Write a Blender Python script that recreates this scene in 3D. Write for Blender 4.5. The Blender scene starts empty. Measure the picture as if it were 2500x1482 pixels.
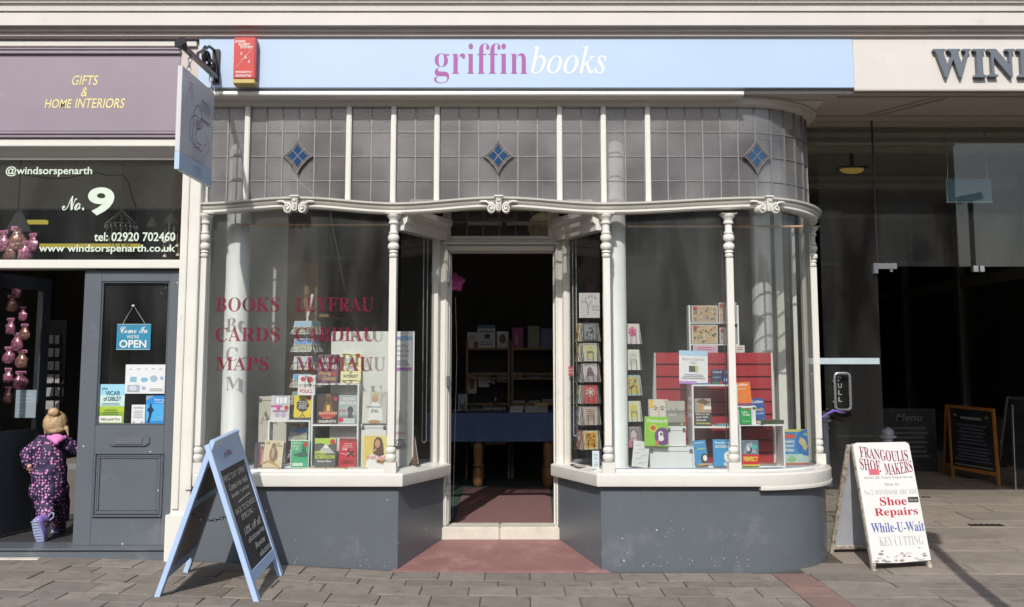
import bpy, bmesh, math, random
from mathutils import Vector, Matrix, Euler
R = math.radians
rnd = random.Random(7)
sc = bpy.context.scene
# ------------------------------------------------------------------ camera, sky, sun, exposure
FL, PX, PY, TH, DC, ZC = 2600.0, 1250.0, 583.0, R(6.7), 7.5, 1.41
cam = bpy.data.cameras.new('camera'); camo = bpy.data.objects.new('camera', cam); sc.collection.objects.link(camo)
camo.location = (0, -DC, ZC); camo.rotation_euler = (R(90) + TH, 0, 0)
cam.sensor_width = 36; cam.lens = 36 * FL / 2500; cam.shift_y = -(741 - PY) / 2500
cam.clip_start = .05; cam.clip_end = 400; sc.camera = camo
SUN = Vector((.18, 1.0, -.84)).normalized()
W = bpy.data.worlds.new('World'); sc.world = W; W.use_nodes = True
wn = W.node_tree; sky = wn.nodes.new('ShaderNodeTexSky'); sky.sky_type = 'NISHITA'; sky.sun_disc = False
sky.sun_elevation = math.asin(-SUN.z); sky.sun_rotation = math.atan2(-SUN.x, -SUN.y); sky.air_density = 1.0; sky.dust_density = 2.0
bg = wn.nodes['Background']; bg.inputs[1].default_value = .14; wn.links.new(sky.outputs[0], bg.inputs[0])
sl = bpy.data.lights.new('sun', 'SUN'); sl.energy = 3.5; sl.angle = R(.53); sl.color = (1, .965, .91)
so = bpy.data.objects.new('sun', sl); sc.collection.objects.link(so); so.rotation_euler = SUN.to_track_quat('-Z', 'Y').to_euler()
so.location = (0, -6, 9)
sc.view_settings.view_transform = 'Standard'; sc.view_settings.look = 'None'; sc.view_settings.exposure = .10
sc.cycles.transparent_max_bounces = 32; sc.cycles.max_bounces = 10; sc.cycles.sample_clamp_indirect = 4
sc.cycles.caustics_reflective = False; sc.cycles.caustics_refractive = False

# ------------------------------------------------------------------ photograph -> place helpers
cT, sT = math.cos(TH), math.sin(TH)
def ray(px, py):
    v = (PY - py) / FL
    return Vector(((px - PX) / FL, cT - v * sT, sT + v * cT))
def P(px, py, Y):
    d = ray(px, py); t = (Y + DC) / d.y
    return Vector((d.x * t, Y, ZC + d.z * t))
def X(px, py, Y): return P(px, py, Y).x
def Z(py, Y): return P(PX, py, Y).z
def G(px, py, z=0.0):
    d = ray(px, py); t = (z - ZC) / d.z
    return Vector((d.x * t, -DC + d.y * t, z))
def lerp(a, b, t): return a + (b - a) * t
def interp(x, pts):
    if x <= pts[0][0]: return pts[0][1]
    for (a, va), (b, vb) in zip(pts, pts[1:]):
        if x <= b: return lerp(va, vb, (x - a) / (b - a))
    return pts[-1][1]
def ground(x, y):
    g = interp(x, [(-3.0, .10), (-1.6, .05), (-.8, .006), (0, 0), (3, -.012)])
    if y > 0: g += .035 * y
    return g

# ------------------------------------------------------------------ materials
MATS = {}
def lin(c):
    if isinstance(c, str):
        c = c.lstrip('#'); c = [int(c[i:i + 2], 16) / 255 for i in (0, 2, 4)]
        c = [(v / 12.92 if v <= .04045 else ((v + .055) / 1.055) ** 2.4) for v in c]
    return tuple(c[:3])
def mat(name, col, rough=.5, var=.10, scale=6, bump=0.0, bscale=80, metal=0, spec=.5, rand=0, dirt=None, dscale=3, dcut=.62, coat=0, speck=0):
    if name in MATS: return MATS[name]
    m = bpy.data.materials.new(name); m.use_nodes = True; nt = m.node_tree; N = nt.nodes; L = nt.links
    b = N['Principled BSDF']; b.inputs['Roughness'].default_value = rough; b.inputs['Metallic'].default_value = metal
    b.inputs['Specular IOR Level'].default_value = spec; b.inputs['Coat Weight'].default_value = coat
    col = lin(col); tc = N.new('ShaderNodeTexCoord'); src = tc.outputs['Object']
    if rand:
        oi = N.new('ShaderNodeObjectInfo'); ad = N.new('ShaderNodeVectorMath'); ad.operation = 'MULTIPLY_ADD'
        L.new(oi.outputs['Random'], ad.inputs[0]); ad.inputs[1].default_value = (37, 53, 71); L.new(src, ad.inputs[2]); src = ad.outputs[0]
    n = N.new('ShaderNodeTexNoise'); n.inputs['Scale'].default_value = scale; n.inputs['Detail'].default_value = 6; n.inputs['Roughness'].default_value = .65
    L.new(src, n.inputs['Vector'])
    mr = N.new('ShaderNodeMapRange'); mr.inputs[1].default_value = .3; mr.inputs[2].default_value = .7
    mr.inputs[3].default_value = 1 - var; mr.inputs[4].default_value = 1 + var; L.new(n.outputs['Fac'], mr.inputs[0])
    val = mr.outputs[0]
    if rand:
        m2 = N.new('ShaderNodeMapRange'); m2.inputs[3].default_value = 1 - rand; m2.inputs[4].default_value = 1 + rand; L.new(oi.outputs['Random'], m2.inputs[0])
        mu = N.new('ShaderNodeMath'); mu.operation = 'MULTIPLY'; L.new(val, mu.inputs[0]); L.new(m2.outputs[0], mu.inputs[1]); val = mu.outputs[0]
    vm = N.new('ShaderNodeVectorMath'); vm.operation = 'SCALE'; vm.inputs[0].default_value = col; L.new(val, vm.inputs['Scale'])
    out = vm.outputs[0]
    if dirt is not None:
        d = N.new('ShaderNodeTexNoise'); d.inputs['Scale'].default_value = dscale; d.inputs['Detail'].default_value = 9; d.inputs['Roughness'].default_value = .7
        L.new(src, d.inputs['Vector']); dr = N.new('ShaderNodeMapRange'); dr.inputs[1].default_value = dcut; dr.inputs[2].default_value = dcut + .12
        L.new(d.outputs['Fac'], dr.inputs[0]); mx = N.new('ShaderNodeMix'); mx.data_type = 'RGBA'
        L.new(dr.outputs[0], mx.inputs['Factor']); L.new(out, mx.inputs['A']); mx.inputs['B'].default_value = (*lin(dirt), 1); out = mx.outputs['Result']
    if speck:
        d = N.new('ShaderNodeTexVoronoi'); d.inputs['Scale'].default_value = speck; L.new(src, d.inputs['Vector'])
        dr = N.new('ShaderNodeMapRange'); dr.inputs[1].default_value = .10; dr.inputs[2].default_value = .06; L.new(d.outputs['Distance'], dr.inputs[0])
        gate = N.new('ShaderNodeSeparateColor'); L.new(d.outputs['Color'], gate.inputs[0]); gt = N.new('ShaderNodeMath'); gt.operation = 'GREATER_THAN'; gt.inputs[1].default_value = .8
        L.new(gate.outputs[0], gt.inputs[0]); mu = N.new('ShaderNodeMath'); mu.operation = 'MULTIPLY'; L.new(dr.outputs[0], mu.inputs[0]); L.new(gt.outputs[0], mu.inputs[1])
        mx = N.new('ShaderNodeMix'); mx.data_type = 'RGBA'; L.new(mu.outputs[0], mx.inputs['Factor']); L.new(out, mx.inputs['A']); mx.inputs['B'].default_value = (.55, .53, .48, 1); out = mx.outputs['Result']
    L.new(out, b.inputs['Base Color'])
    if bump:
        nb = N.new('ShaderNodeTexNoise'); nb.inputs['Scale'].default_value = bscale; nb.inputs['Detail'].default_value = 5; L.new(src, nb.inputs['Vector'])
        bp = N.new('ShaderNodeBump'); bp.inputs['Strength'].default_value = bump; bp.inputs['Distance'].default_value = .004
        L.new(nb.outputs['Fac'], bp.inputs['Height']); L.new(bp.outputs[0], b.inputs['Normal'])
    MATS[name] = m; return m
def flat(c, rough=.45):
    k = 'print_' + (c if isinstance(c, str) else '%.2f_%.2f_%.2f' % c) + ('' if rough == .45 else '_%.2f' % rough)
    return mat(k.replace('#', ''), c, rough, var=.05, scale=40)
def glass(name, tint=(.93, .95, .93), veil=.02, vcol=(.5, .5, .48), rough=0.0, ior=1.5, bump=0, trans=0, bscale=30):
    m = bpy.data.materials.new(name); m.use_nodes = True; nt = m.node_tree; N = nt.nodes; L = nt.links; N.remove(N['Principled BSDF'])
    tr = N.new('ShaderNodeBsdfTransparent'); tr.inputs[0].default_value = (*tint, 1)
    df = N.new('ShaderNodeBsdfDiffuse'); df.inputs[0].default_value = (*vcol, 1); gl = N.new('ShaderNodeBsdfGlossy'); gl.inputs['Roughness'].default_value = rough
    tl = N.new('ShaderNodeBsdfTranslucent'); tl.inputs[0].default_value = (*vcol, 1)
    md = N.new('ShaderNodeMixShader'); md.inputs[0].default_value = trans; L.new(df.outputs[0], md.inputs[1]); L.new(tl.outputs[0], md.inputs[2])
    m1 = N.new('ShaderNodeMixShader'); m1.inputs[0].default_value = veil; L.new(tr.outputs[0], m1.inputs[1]); L.new(md.outputs[0], m1.inputs[2])
    lw = N.new('ShaderNodeLayerWeight'); lw.inputs[0].default_value = .5; pw = N.new('ShaderNodeMath'); pw.operation = 'POWER'; pw.inputs[1].default_value = 5; L.new(lw.outputs['Facing'], pw.inputs[0])
    fr = N.new('ShaderNodeMath'); fr.operation = 'MULTIPLY_ADD'; L.new(pw.outputs[0], fr.inputs[0]); f0 = ((ior - 1) / (ior + 1)) ** 2; fr.inputs[1].default_value = 1 - f0; fr.inputs[2].default_value = f0
    m2 = N.new('ShaderNodeMixShader'); L.new(fr.outputs[0], m2.inputs[0]); L.new(m1.outputs[0], m2.inputs[1]); L.new(gl.outputs[0], m2.inputs[2])
    if 'window' in name:      # dust veil, streaked to paint uneven haze over the dim interior
        gp = N.new('ShaderNodeNewGeometry'); mp_ = N.new('ShaderNodeMapping'); mp_.inputs['Scale'].default_value = (3.2, 1, .9); L.new(gp.outputs['Position'], mp_.inputs[0]); n5 = N.new('ShaderNodeTexNoise'); n5.inputs['Scale'].default_value = 1.1; n5.inputs['Detail'].default_value = 6; n5.inputs['Distortion'].default_value = .6; L.new(mp_.outputs[0], n5.inputs['Vector'])
        m5 = N.new('ShaderNodeMapRange'); m5.inputs[1].default_value = .35; m5.inputs[2].default_value = .72; m5.inputs[3].default_value = veil * .35; m5.inputs[4].default_value = veil * 1.9; L.new(n5.outputs['Fac'], m5.inputs[0]); L.new(m5.outputs[0], m1.inputs[0])
    if 'leaded' in name:
        oi = N.new('ShaderNodeObjectInfo'); mr = N.new('ShaderNodeMapRange'); mr.inputs[3].default_value = .93; mr.inputs[4].default_value = 1.07; L.new(oi.outputs['Random'], mr.inputs[0]); gp = N.new('ShaderNodeNewGeometry'); nn_ = N.new('ShaderNodeTexNoise'); nn_.inputs['Scale'].default_value = 2.2; nn_.inputs['Detail'].default_value = 4; L.new(gp.outputs['Position'], nn_.inputs['Vector']); m3 = N.new('ShaderNodeMapRange'); m3.inputs[1].default_value = .32; m3.inputs[2].default_value = .68; m3.inputs[3].default_value = .55; m3.inputs[4].default_value = 1.5; L.new(nn_.outputs['Fac'], m3.inputs[0]); mm_ = N.new('ShaderNodeMath'); mm_.operation = 'MULTIPLY'; L.new(mr.outputs[0], mm_.inputs[0]); L.new(m3.outputs[0], mm_.inputs[1]); sc_ = N.new('ShaderNodeVectorMath'); sc_.operation = 'SCALE'; sc_.inputs[0].default_value = vcol; L.new(mm_.outputs[0], sc_.inputs['Scale']); L.new(sc_.outputs[0], df.inputs[0]); L.new(sc_.outputs[0], tl.inputs[0])
    if bump:
        tc = N.new('ShaderNodeTexCoord'); nb = N.new('ShaderNodeTexNoise'); nb.inputs['Scale'].default_value = bscale; nb.inputs['Detail'].default_value = 3; L.new(tc.outputs['Object'], nb.inputs['Vector'])
        bp = N.new('ShaderNodeBump'); bp.inputs['Strength'].default_value = bump; bp.inputs['Distance'].default_value = .003; L.new(nb.outputs['Fac'], bp.inputs['Height'])
        L.new(bp.outputs[0], gl.inputs['Normal'])
    L.new(m2.outputs[0], N['Material Output'].inputs[0]); MATS[name] = m; return m
def emit(name, col, s):
    m = mat(name, col, .5); b = m.node_tree.nodes['Principled BSDF']; b.inputs['Emission Color'].default_value = (*lin(col), 1); b.inputs['Emission Strength'].default_value = s; return m
CREAM = mat('cream_gloss_paint', (.70, .685, .63), .26, var=.05, scale=3.2, bump=.10, bscale=18, dirt=(.50, .46, .38), dscale=5.5, dcut=.645)
CREAM2 = mat('cream_matt_paint', (.62, .59, .55), .5, var=.05, scale=2, bump=.12, bscale=30, dirt=(.47, .43, .38), dscale=2.6, dcut=.62)
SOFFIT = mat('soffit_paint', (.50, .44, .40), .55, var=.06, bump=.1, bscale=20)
BLUE = mat('pale_blue_sign', (.43, .555, .73), .38, var=.02, scale=1.5)
PURPLE = mat('mauve_paint', (.275, .225, .27), .42, var=.07, scale=1.4, bump=.12, bscale=9, dirt=(.33, .29, .31), dscale=2.5, dcut=.62)
GREY = mat('slate_grey_paint', (.112, .129, .148), .33, var=.06, scale=2.5, bump=.10, bscale=16, dirt=(.165, .18, .195), dscale=1.8, dcut=.58, speck=13)
GREYD = mat('slate_grey_gloss', (.10, .115, .14), .18, var=.06, scale=3, bump=.06, bscale=20)
LEAD = mat('lead_came', (.22, .215, .21), .42, var=.25, scale=60, metal=.25)
WHITE = mat('white_laminate', (.74, .75, .76), .35, var=.03)
WHITEG = mat('grey_laminate_side', (.42, .42, .44), .4, var=.05)
BLACKM = mat('black_metal', (.015, .015, .017), .35, var=.2, scale=30)
WIREW = mat('white_wire', (.7, .7, .7), .35, var=.05)
STEEL = mat('steel', (.55, .56, .58), .25, metal=.9, var=.06)
COPPER = mat('copper_tube', (.52, .30, .20), .35, metal=.4, var=.15, scale=20)
WOOD = mat('orange_wood', (.30, .15, .06), .45, var=.25, scale=14, bump=.1)
PINE = mat('pine_wood', (.36, .23, .12), .5, var=.2, scale=10)
PAGES = mat('page_block', (.70, .66, .56), .8, var=.12, scale=200)
BOX = mat('white_card_box', (.68, .69, .70), .6, var=.03)
BLUEWOOD = mat('pale_blue_painted_wood', (.42, .56, .80), .42, var=.05, scale=5, bump=.08, bscale=40, dirt=(.36, .47, .66), dscale=6, dcut=.63)
SLATE = mat('chalkboard', (.020, .020, .023), .6, var=.7, scale=7, dirt=(.05, .05, .055), dscale=4, dcut=.56)
CHALK = mat('chalk', (.62, .62, .60), .9, var=.35, scale=90)
VINYL = mat('red_vinyl', (.165, .006, .028), .35, var=.04)
def see_through(m, col, f):
    nt = m.node_tree; b = nt.nodes['Principled BSDF']; t = nt.nodes.new('ShaderNodeBsdfTransparent'); t.inputs[0].default_value = (*col, 1); x = nt.nodes.new('ShaderNodeMixShader'); x.inputs[0].default_value = f
    nt.links.new(b.outputs[0], x.inputs[1]); nt.links.new(t.outputs[0], x.inputs[2]); nt.links.new(x.outputs[0], nt.nodes['Material Output'].inputs[0])
see_through(VINYL, (.85, .60, .60), .22)
MINT = mat('mint_vinyl', (.60, .70, .60), .4, var=.03)
CLEAR = glass('window_glass', (.975, .98, .97), .015, (.55, .55, .52), ior=1.5, bump=.02, bscale=1.2)
BAYG = glass('bay_window_glass', (.97, .98, .97), .035, (.5, .5, .47), ior=1.5, bump=.03, bscale=.9)
LEADG = glass('leaded_textured_glass', (.93, .92, .92), .22, (.56, .55, .56), rough=.22, ior=1.75, bump=.35, bscale=70, trans=.35)
BLUEG = glass('blue_stained_glass', (.10, .22, .5), .6, (.035, .105, .26), rough=.12, bump=.5)
BROWNG = glass('brown_stained_glass', (.25, .2, .17), .6, (.13, .10, .085), rough=.2, bump=.5)

# ------------------------------------------------------------------ text (typefaces that come with Blender)
BASES = {'serif': 0x1D400, 'italic': 0x1D434, 'bitalic': 0x1D468, 'script': 0x1D4D0, 'bold': 0x1D5D4, 'sans': 0x1D5A0, 'sital': 0x1D63C}
def body(s, st):
    if st == 'plain': return s
    b = BASES[st]; o = ''
    for c in s:
        if c == 'h' and st == 'italic': o += '\u210e'
        elif 'A' <= c <= 'Z': o += chr(b + ord(c) - 65)
        elif 'a' <= c <= 'z': o += chr(b + 26 + ord(c) - 97)
        elif c.isdigit() and st == 'serif': o += chr(0x1D7CE + ord(c) - 48)
        elif c.isdigit() and st in ('bold', 'sital'): o += chr(0x1D7EC + ord(c) - 48)
        else: o += c
    return o
TC = {}; TC0 = {}
def text_geo(s, st, off=0.0, ext=0.0, res=3):
    sh = 0
    if st in ('bold', 'sans', 'sital', 'bitalic'):      # weights and slants of the plain face
        off += {'bold': .020, 'sans': .002, 'sital': .010, 'bitalic': .014}[st]; sh = .22 if 'ital' in st else 0; st = 'plain'
        off = round(off, 3)
        if sh:
            vs, fs = text_geo(s, 'plain', off, ext, res); return [Vector((v.x + sh * (v.y % 6 if 0 else v.y), v.y, v.z)) for v in vs], fs
    k = (s, st, off, ext, res)
    if k not in TC:
        if 'cu' not in TC0: TC0['cu'] = bpy.data.curves.new('lettering_source', 'FONT'); TC0['o'] = bpy.data.objects.new('lettering_source', TC0['cu'])
        cu, o = TC0['cu'], TC0['o']; cu.body = body(s, st); cu.size = 1; cu.offset = off; cu.extrude = ext; cu.resolution_u = res
        me = o.to_mesh()
        TC[k] = ([v.co.copy() for v in me.vertices], [tuple(p.vertices) for p in me.polygons])
        o.to_mesh_clear()
    return TC[k]

# ------------------------------------------------------------------ mesh builder
class MB:
    def __init__(s): s.v = []; s.f = []; s.m = []; s.mats = []; s.T = Matrix(); s.cur = 0
    def use(s, m):
        if m not in s.mats: s.mats.append(m)
        s.cur = s.mats.index(m); return s
    def add(s, vs, fs):
        n = len(s.v); s.v += [s.T @ Vector(v) for v in vs]
        for f in fs: s.f.append(tuple(n + i for i in f)); s.m.append(s.cur)
        return s
    def box(s, x0, x1, y0, y1, z0, z1):
        return s.add([(x0, y0, z0), (x1, y0, z0), (x1, y1, z0), (x0, y1, z0), (x0, y0, z1), (x1, y0, z1), (x1, y1, z1), (x0, y1, z1)],
                     [(0, 3, 2, 1), (4, 5, 6, 7), (0, 1, 5, 4), (1, 2, 6, 5), (2, 3, 7, 6), (3, 0, 4, 7)])
    def hexa(s, p): return s.add(p, [(0, 3, 2, 1), (4, 5, 6, 7), (0, 1, 5, 4), (1, 2, 6, 5), (2, 3, 7, 6), (3, 0, 4, 7)])
    def bar(s, a, b, w, d, up=(0, 0, 1)):
        a, b = Vector(a), Vector(b); t = (b - a).normalized(); u = Vector(up); sd = t.cross(u)
        if sd.length < 1e-4: sd = t.cross(Vector((0, 1, 0)))
        sd.normalize(); u = sd.cross(t); q = []
        for c in (a, b):
            for i, j in ((-1, -1), (1, -1), (1, 1), (-1, 1)): q.append(c + sd * (i * w / 2) + u * (j * d / 2))
        return s.hexa(q)
    def tube(s, pts, r, n=8, cap=True):
        pts = [Vector(p) for p in pts]; rs = r if isinstance(r, (list, tuple)) else [r] * len(pts); vs = []; fs = []; pu = None
        for i, p in enumerate(pts):
            t = (pts[min(i + 1, len(pts) - 1)] - pts[max(i - 1, 0)]).normalized()
            if pu is None: pu = t.orthogonal().normalized()
            pu = (pu - t * pu.dot(t)).normalized(); w = t.cross(pu)
            for k in range(n):
                a = 2 * math.pi * k / n; vs.append(p + (pu * math.cos(a) + w * math.sin(a)) * rs[i])
        for i in range(len(pts) - 1):
            for k in range(n): fs.append((i * n + k, i * n + (k + 1) % n, (i + 1) * n + (k + 1) % n, (i + 1) * n + k))
        if cap: fs += [tuple(range(n))[::-1], tuple((len(pts) - 1) * n + k for k in range(n))]
        return s.add(vs, fs)
    def lathe(s, prof, c=(0, 0, 0), n=20):
        vs = []; fs = []; c = Vector(c)
        for r, z in prof:
            for k in range(n): a = 2 * math.pi * k / n; vs.append(c + Vector((r * math.cos(a), r * math.sin(a), z)))
        for i in range(len(prof) - 1):
            for k in range(n): fs.append((i * n + k, i * n + (k + 1) % n, (i + 1) * n + (k + 1) % n, (i + 1) * n + k))
        fs += [tuple(range(n))[::-1], tuple((len(prof) - 1) * n + k for k in range(n))]
        return s.add(vs, fs)
    def prism(s, poly, y0, y1):       # polygon in XZ, extruded in Y (y0 nearer the street)
        n = len(poly); vs = [(x, y0, z) for x, z in poly] + [(x, y1, z) for x, z in poly]
        return s.add(vs, [tuple(range(n)), tuple(range(2 * n - 1, n - 1, -1))] + [(i, i + n, (i + 1) % n + n, (i + 1) % n) for i in range(n)])
    def slab(s, poly, z0, z1):        # polygon in XY, extruded in Z
        n = len(poly); vs = [(x, y, z0) for x, y in poly] + [(x, y, z1) for x, y in poly]
        return s.add(vs, [tuple(range(n))[::-1], tuple(range(n, 2 * n))] + [(i, (i + 1) % n, (i + 1) % n + n, i + n) for i in range(n)])
    def extr(s, prof, x0, x1):        # profile [(y,z)] closed, along X
        n = len(prof); vs = [(x0, y, z) for y, z in prof] + [(x1, y, z) for y, z in prof]
        return s.add(vs, [tuple(range(n))[::-1], tuple(range(n, 2 * n))] + [(i, (i + 1) % n, (i + 1) % n + n, i + n) for i in range(n)])
    def sweep(s, path, prof, zo=None, cap=True):   # path [(x,y)], outward = right of travel; profile closed [(out,z)]
        n = len(prof); vs = []; fs = []
        for i, p in enumerate(path):
            p = Vector(p); a = (p - Vector(path[i - 1])).normalized() if i else None; b = (Vector(path[i + 1]) - p).normalized() if i < len(path) - 1 else None
            a = a or b; b = b or a; na = Vector((a.y, -a.x)); nb = Vector((b.y, -b.x)); m = (na + nb).normalized(); m = m / max(.3, m.dot(na))
            for o, z in prof: vs.append((p.x + m.x * o, p.y + m.y * o, z + (zo[i] if zo else 0)))
        for i in range(len(path) - 1):
            for k in range(n): fs.append((i * n + k, (i + 1) * n + k, (i + 1) * n + (k + 1) % n, i * n + (k + 1) % n))
        if cap: fs += [tuple(range(n)), tuple((len(path) - 1) * n + k for k in range(n))[::-1]]
        return s.add(vs, fs)
    def text(s, t, st, x0, x1, z0, z1, y, off=0.0, ext=0.0, keep=False, res=3, fn=None):
        vs, fs = text_geo(t, st, off, ext, res)
        if not vs: return s
        a = min(v.x for v in vs); b = max(v.x for v in vs); c = min(v.y for v in vs); d = max(v.y for v in vs)
        kx = (x1 - x0) / (b - a); kz = (z1 - z0) / (d - c)
        if keep: kx = kz
        out = []
        for v in vs:
            q = (x0 + (v.x - a) * kx, y - v.z, z0 + (v.y - c) * kz); out.append(fn(q) if fn else q)
        return s.add(out, fs)
    def stroke(s, pts, w, y):         # flat pen stroke in XZ
        pts = [Vector((p[0], p[1])) for p in pts]; vs = []
        for i, p in enumerate(pts):
            t = (pts[min(i + 1, len(pts) - 1)] - pts[max(i - 1, 0)]); t = t.normalized() if t.length else Vector((1, 0)); nn = Vector((-t.y, t.x)) * w / 2
            vs += [(p.x + nn.x, y, p.y + nn.y), (p.x - nn.x, y, p.y - nn.y)]
        return s.add(vs, [(2 * i, 2 * i + 1, 2 * i + 3, 2 * i + 2) for i in range(len(pts) - 1)])
    def build(s, name, m=None, parent=None, org=None, smooth=False, bevel=0, fix=True):
        me = bpy.data.meshes.new(name); org = Vector(org) if org is not None else (Vector(ORG.get(parent.name, (0, 0, 0))) if parent is not None else Vector())
        me.from_pydata([tuple(v - org) for v in s.v], [], s.f)
        for mm in (s.mats or [m]): me.materials.append(mm)
        if s.mats: me.polygons.foreach_set('material_index', s.m)
        if fix:
            bm = bmesh.new(); bm.from_mesh(me); bmesh.ops.recalc_face_normals(bm, faces=bm.faces)
            if bevel: bmesh.ops.bevel(bm, geom=[e for e in bm.edges if len(e.link_faces) == 2 and e.calc_face_angle(0) > .6], offset=bevel, segments=2, affect='EDGES', clamp_overlap=True)
            bm.to_mesh(me); bm.free()
        if smooth:
            for p in me.polygons: p.use_smooth = True
            try: me.set_sharp_from_angle(angle=R(smooth if smooth is not True else 40))
            except Exception: pass
        me.update(); o = bpy.data.objects.new(name, me); sc.collection.objects.link(o)
        if parent is not None: o.parent = parent; ORG[o.name] = ORG.get(parent.name, (0, 0, 0))
        return o
ORG = {}
def thing(name, label, cat, loc=(0, 0, 0), rot=(0, 0, 0), group=None, world=True):
    """Empty at the thing's base. world=True: its parts are written in world coordinates."""
    o = bpy.data.objects.new(name, None); sc.collection.objects.link(o); o.location = loc; o.rotation_euler = rot; o.empty_display_size = .1
    o['label'] = label; o['category'] = cat
    if group: o['group'] = group
    ORG[o.name] = tuple(loc) if world else (0, 0, 0)
    return o
def tag(o, label, cat, group=None):
    o['label'] = label; o['category'] = cat
    if group: o['group'] = group
    return o
def struct(o): o['kind'] = 'structure'; return o
def link_copy(o, parent=None, loc=None, rot=None):
    c = o.copy(); sc.collection.objects.link(c); c.parent = parent
    if loc is not None: c.location = loc
    if rot is not None: c.rotation_euler = rot
    return c
def arcpts(cx, cz, rx, rz, a0=0, a1=360, n=16): return [(cx + rx * math.cos(R(lerp(a0, a1, i / n))), cz + rz * math.sin(R(lerp(a0, a1, i / n)))) for i in range(n + 1)]
def decor(mb, w, h, spec, y=-.0004, x0=0.0, z0=0.0):
    """flat print on a panel w x h whose lower left corner is x0,z0; u,v run 0..1"""
    for k, e in enumerate(spec):
        yy = y - .00035 * (k + 1); c = e[-1]; mb.use(c if not isinstance(c, (str, tuple)) else flat(c)); U = lambda u: x0 + u * w; V = lambda v: z0 + v * h
        if e[0] == 'r': mb.add([(U(e[1]), yy, V(e[2])), (U(e[3]), yy, V(e[2])), (U(e[3]), yy, V(e[4])), (U(e[1]), yy, V(e[4]))], [(0, 1, 2, 3)])
        elif e[0] == 'p': mb.add([(U(max(0, min(1, a))), yy, V(max(0, min(1, b)))) for a, b in e[1]], [tuple(range(len(e[1])))])
        elif e[0] == 'e': mb.add([(U(max(0, min(1, a))), yy, V(max(0, min(1, b)))) for a, b in arcpts(e[1], e[2], e[3], e[4])[:-1]], [tuple(range(16))])
        elif e[0] == 's': mb.stroke([(U(a), V(b)) for a, b in e[1]], e[2], yy)
        elif e[0] == 't': mb.text(e[1], e[2], U(e[3]), U(e[5]), V(e[4]), V(e[6]), yy)
        elif e[0] == 'l':
            n = e[5]
            for i in range(n):
                v = lerp(e[2], e[4], (i + .5) / n); hh = (e[4] - e[2]) / n * .22; ind = ((i * 37) % 5) * .03 * (e[3] - e[1])
                mb.add([(U(e[1] + ind), yy, V(v - hh)), (U(e[3] - ind), yy, V(v - hh)), (U(e[3] - ind), yy, V(v + hh)), (U(e[1] + ind), yy, V(v + hh))], [(0, 1, 2, 3)])

# ================================================================== GROUND, ROAD
YG = .07
PAVB = mat('paving_joint', (.075, .07, .055), .95, var=.4, scale=20, bump=.5, bscale=60)
PAV = mat('paving_slab_brown', (.215, .186, .158), .88, var=.17, scale=9, bump=.5, bscale=170, rand=.16, dirt=(.13, .12, .10), dscale=7, dcut=.56, speck=30)
PAVL = mat('paving_slab_buff', (.25, .213, .178), .85, var=.14, scale=6, bump=.45, bscale=120, rand=.13, dirt=(.19, .165, .135), dscale=5, dcut=.56, speck=24)
PAVR = mat('paving_slab_red', (.225, .145, .12), .85, var=.16, scale=9, bump=.45, bscale=150, rand=.08, dirt=(.22, .13, .11), dscale=7, dcut=.58, speck=30)
REDC = mat('red_painted_concrete', (.245, .125, .118), .6, var=.14, scale=5, bump=.3, bscale=90, dirt=(.30, .19, .17), dscale=2.6, dcut=.53, speck=20)
ASPH = mat('asphalt', (.055, .055, .056), .9, var=.25, scale=30, bump=.6, bscale=200)
b = MB()
xs = [-30, -12, -5, -3, -2.3, -1.6, -.8, 0, 1, 2, 3, 4.5, 6.5, 30]; ys = [-3.3, -2, -1, 0, .9]
b.add([(x, y, ground(x, y) - .0075) for y in ys for x in xs] + [(x, -3.3, -.4) for x in xs], [(j * len(xs) + i, j * len(xs) + i + 1, (j + 1) * len(xs) + i + 1, (j + 1) * len(xs) + i) for j in range(4) for i in range(len(xs) - 1)])
pavement = struct(b.build('pavement', PAVB, fix=False))
SL = {}
def slab(x0, x1, y0, y1, m, parent):
    g = .006; w = round(x1 - x0 - g, 3); d = round(y1 - y0 - g, 3); k = (w, d, m.name)
    cx, cy = (x0 + x1) / 2, (y0 + y1) / 2; z = ground(cx, cy)
    if k not in SL:
        q = MB(); e = .003
        q.add([(-w/2, -d/2, -.03), (w/2, -d/2, -.03), (w/2, d/2, -.03), (-w/2, d/2, -.03), (-w/2, -d/2, -e), (w/2, -d/2, -e), (w/2, d/2, -e), (-w/2, d/2, -e),
               (-w/2+e, -d/2+e, 0), (w/2-e, -d/2+e, 0), (w/2-e, d/2-e, 0), (-w/2+e, d/2-e, 0)],
              [(0, 1, 5, 4), (1, 2, 6, 5), (2, 3, 7, 6), (3, 0, 4, 7), (4, 5, 9, 8), (5, 6, 10, 9), (6, 7, 11, 10), (7, 4, 8, 11), (8, 9, 10, 11)])
        o = q.build('paving_slab', m, parent, fix=False); SL[k] = o
    else: o = link_copy(SL[k], parent)
    sx = math.atan((ground(cx + .1, cy) - ground(cx - .1, cy)) / .2); sy = math.atan((ground(cx, cy + .1) - ground(cx, cy - .1)) / .2)
    o.location = (cx, cy, z + rnd.uniform(-.0022, .0022)); o.rotation_euler = (sy + rnd.uniform(-.006, .006), -sx + rnd.uniform(-.006, .006), rnd.uniform(-.004, .004))
rows = [-.03]
k = 0
while rows[-1] > -1.9: rows.append(rows[-1] - (.27, .20, .27, .30, .2)[k % 5]); k += 1
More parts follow.
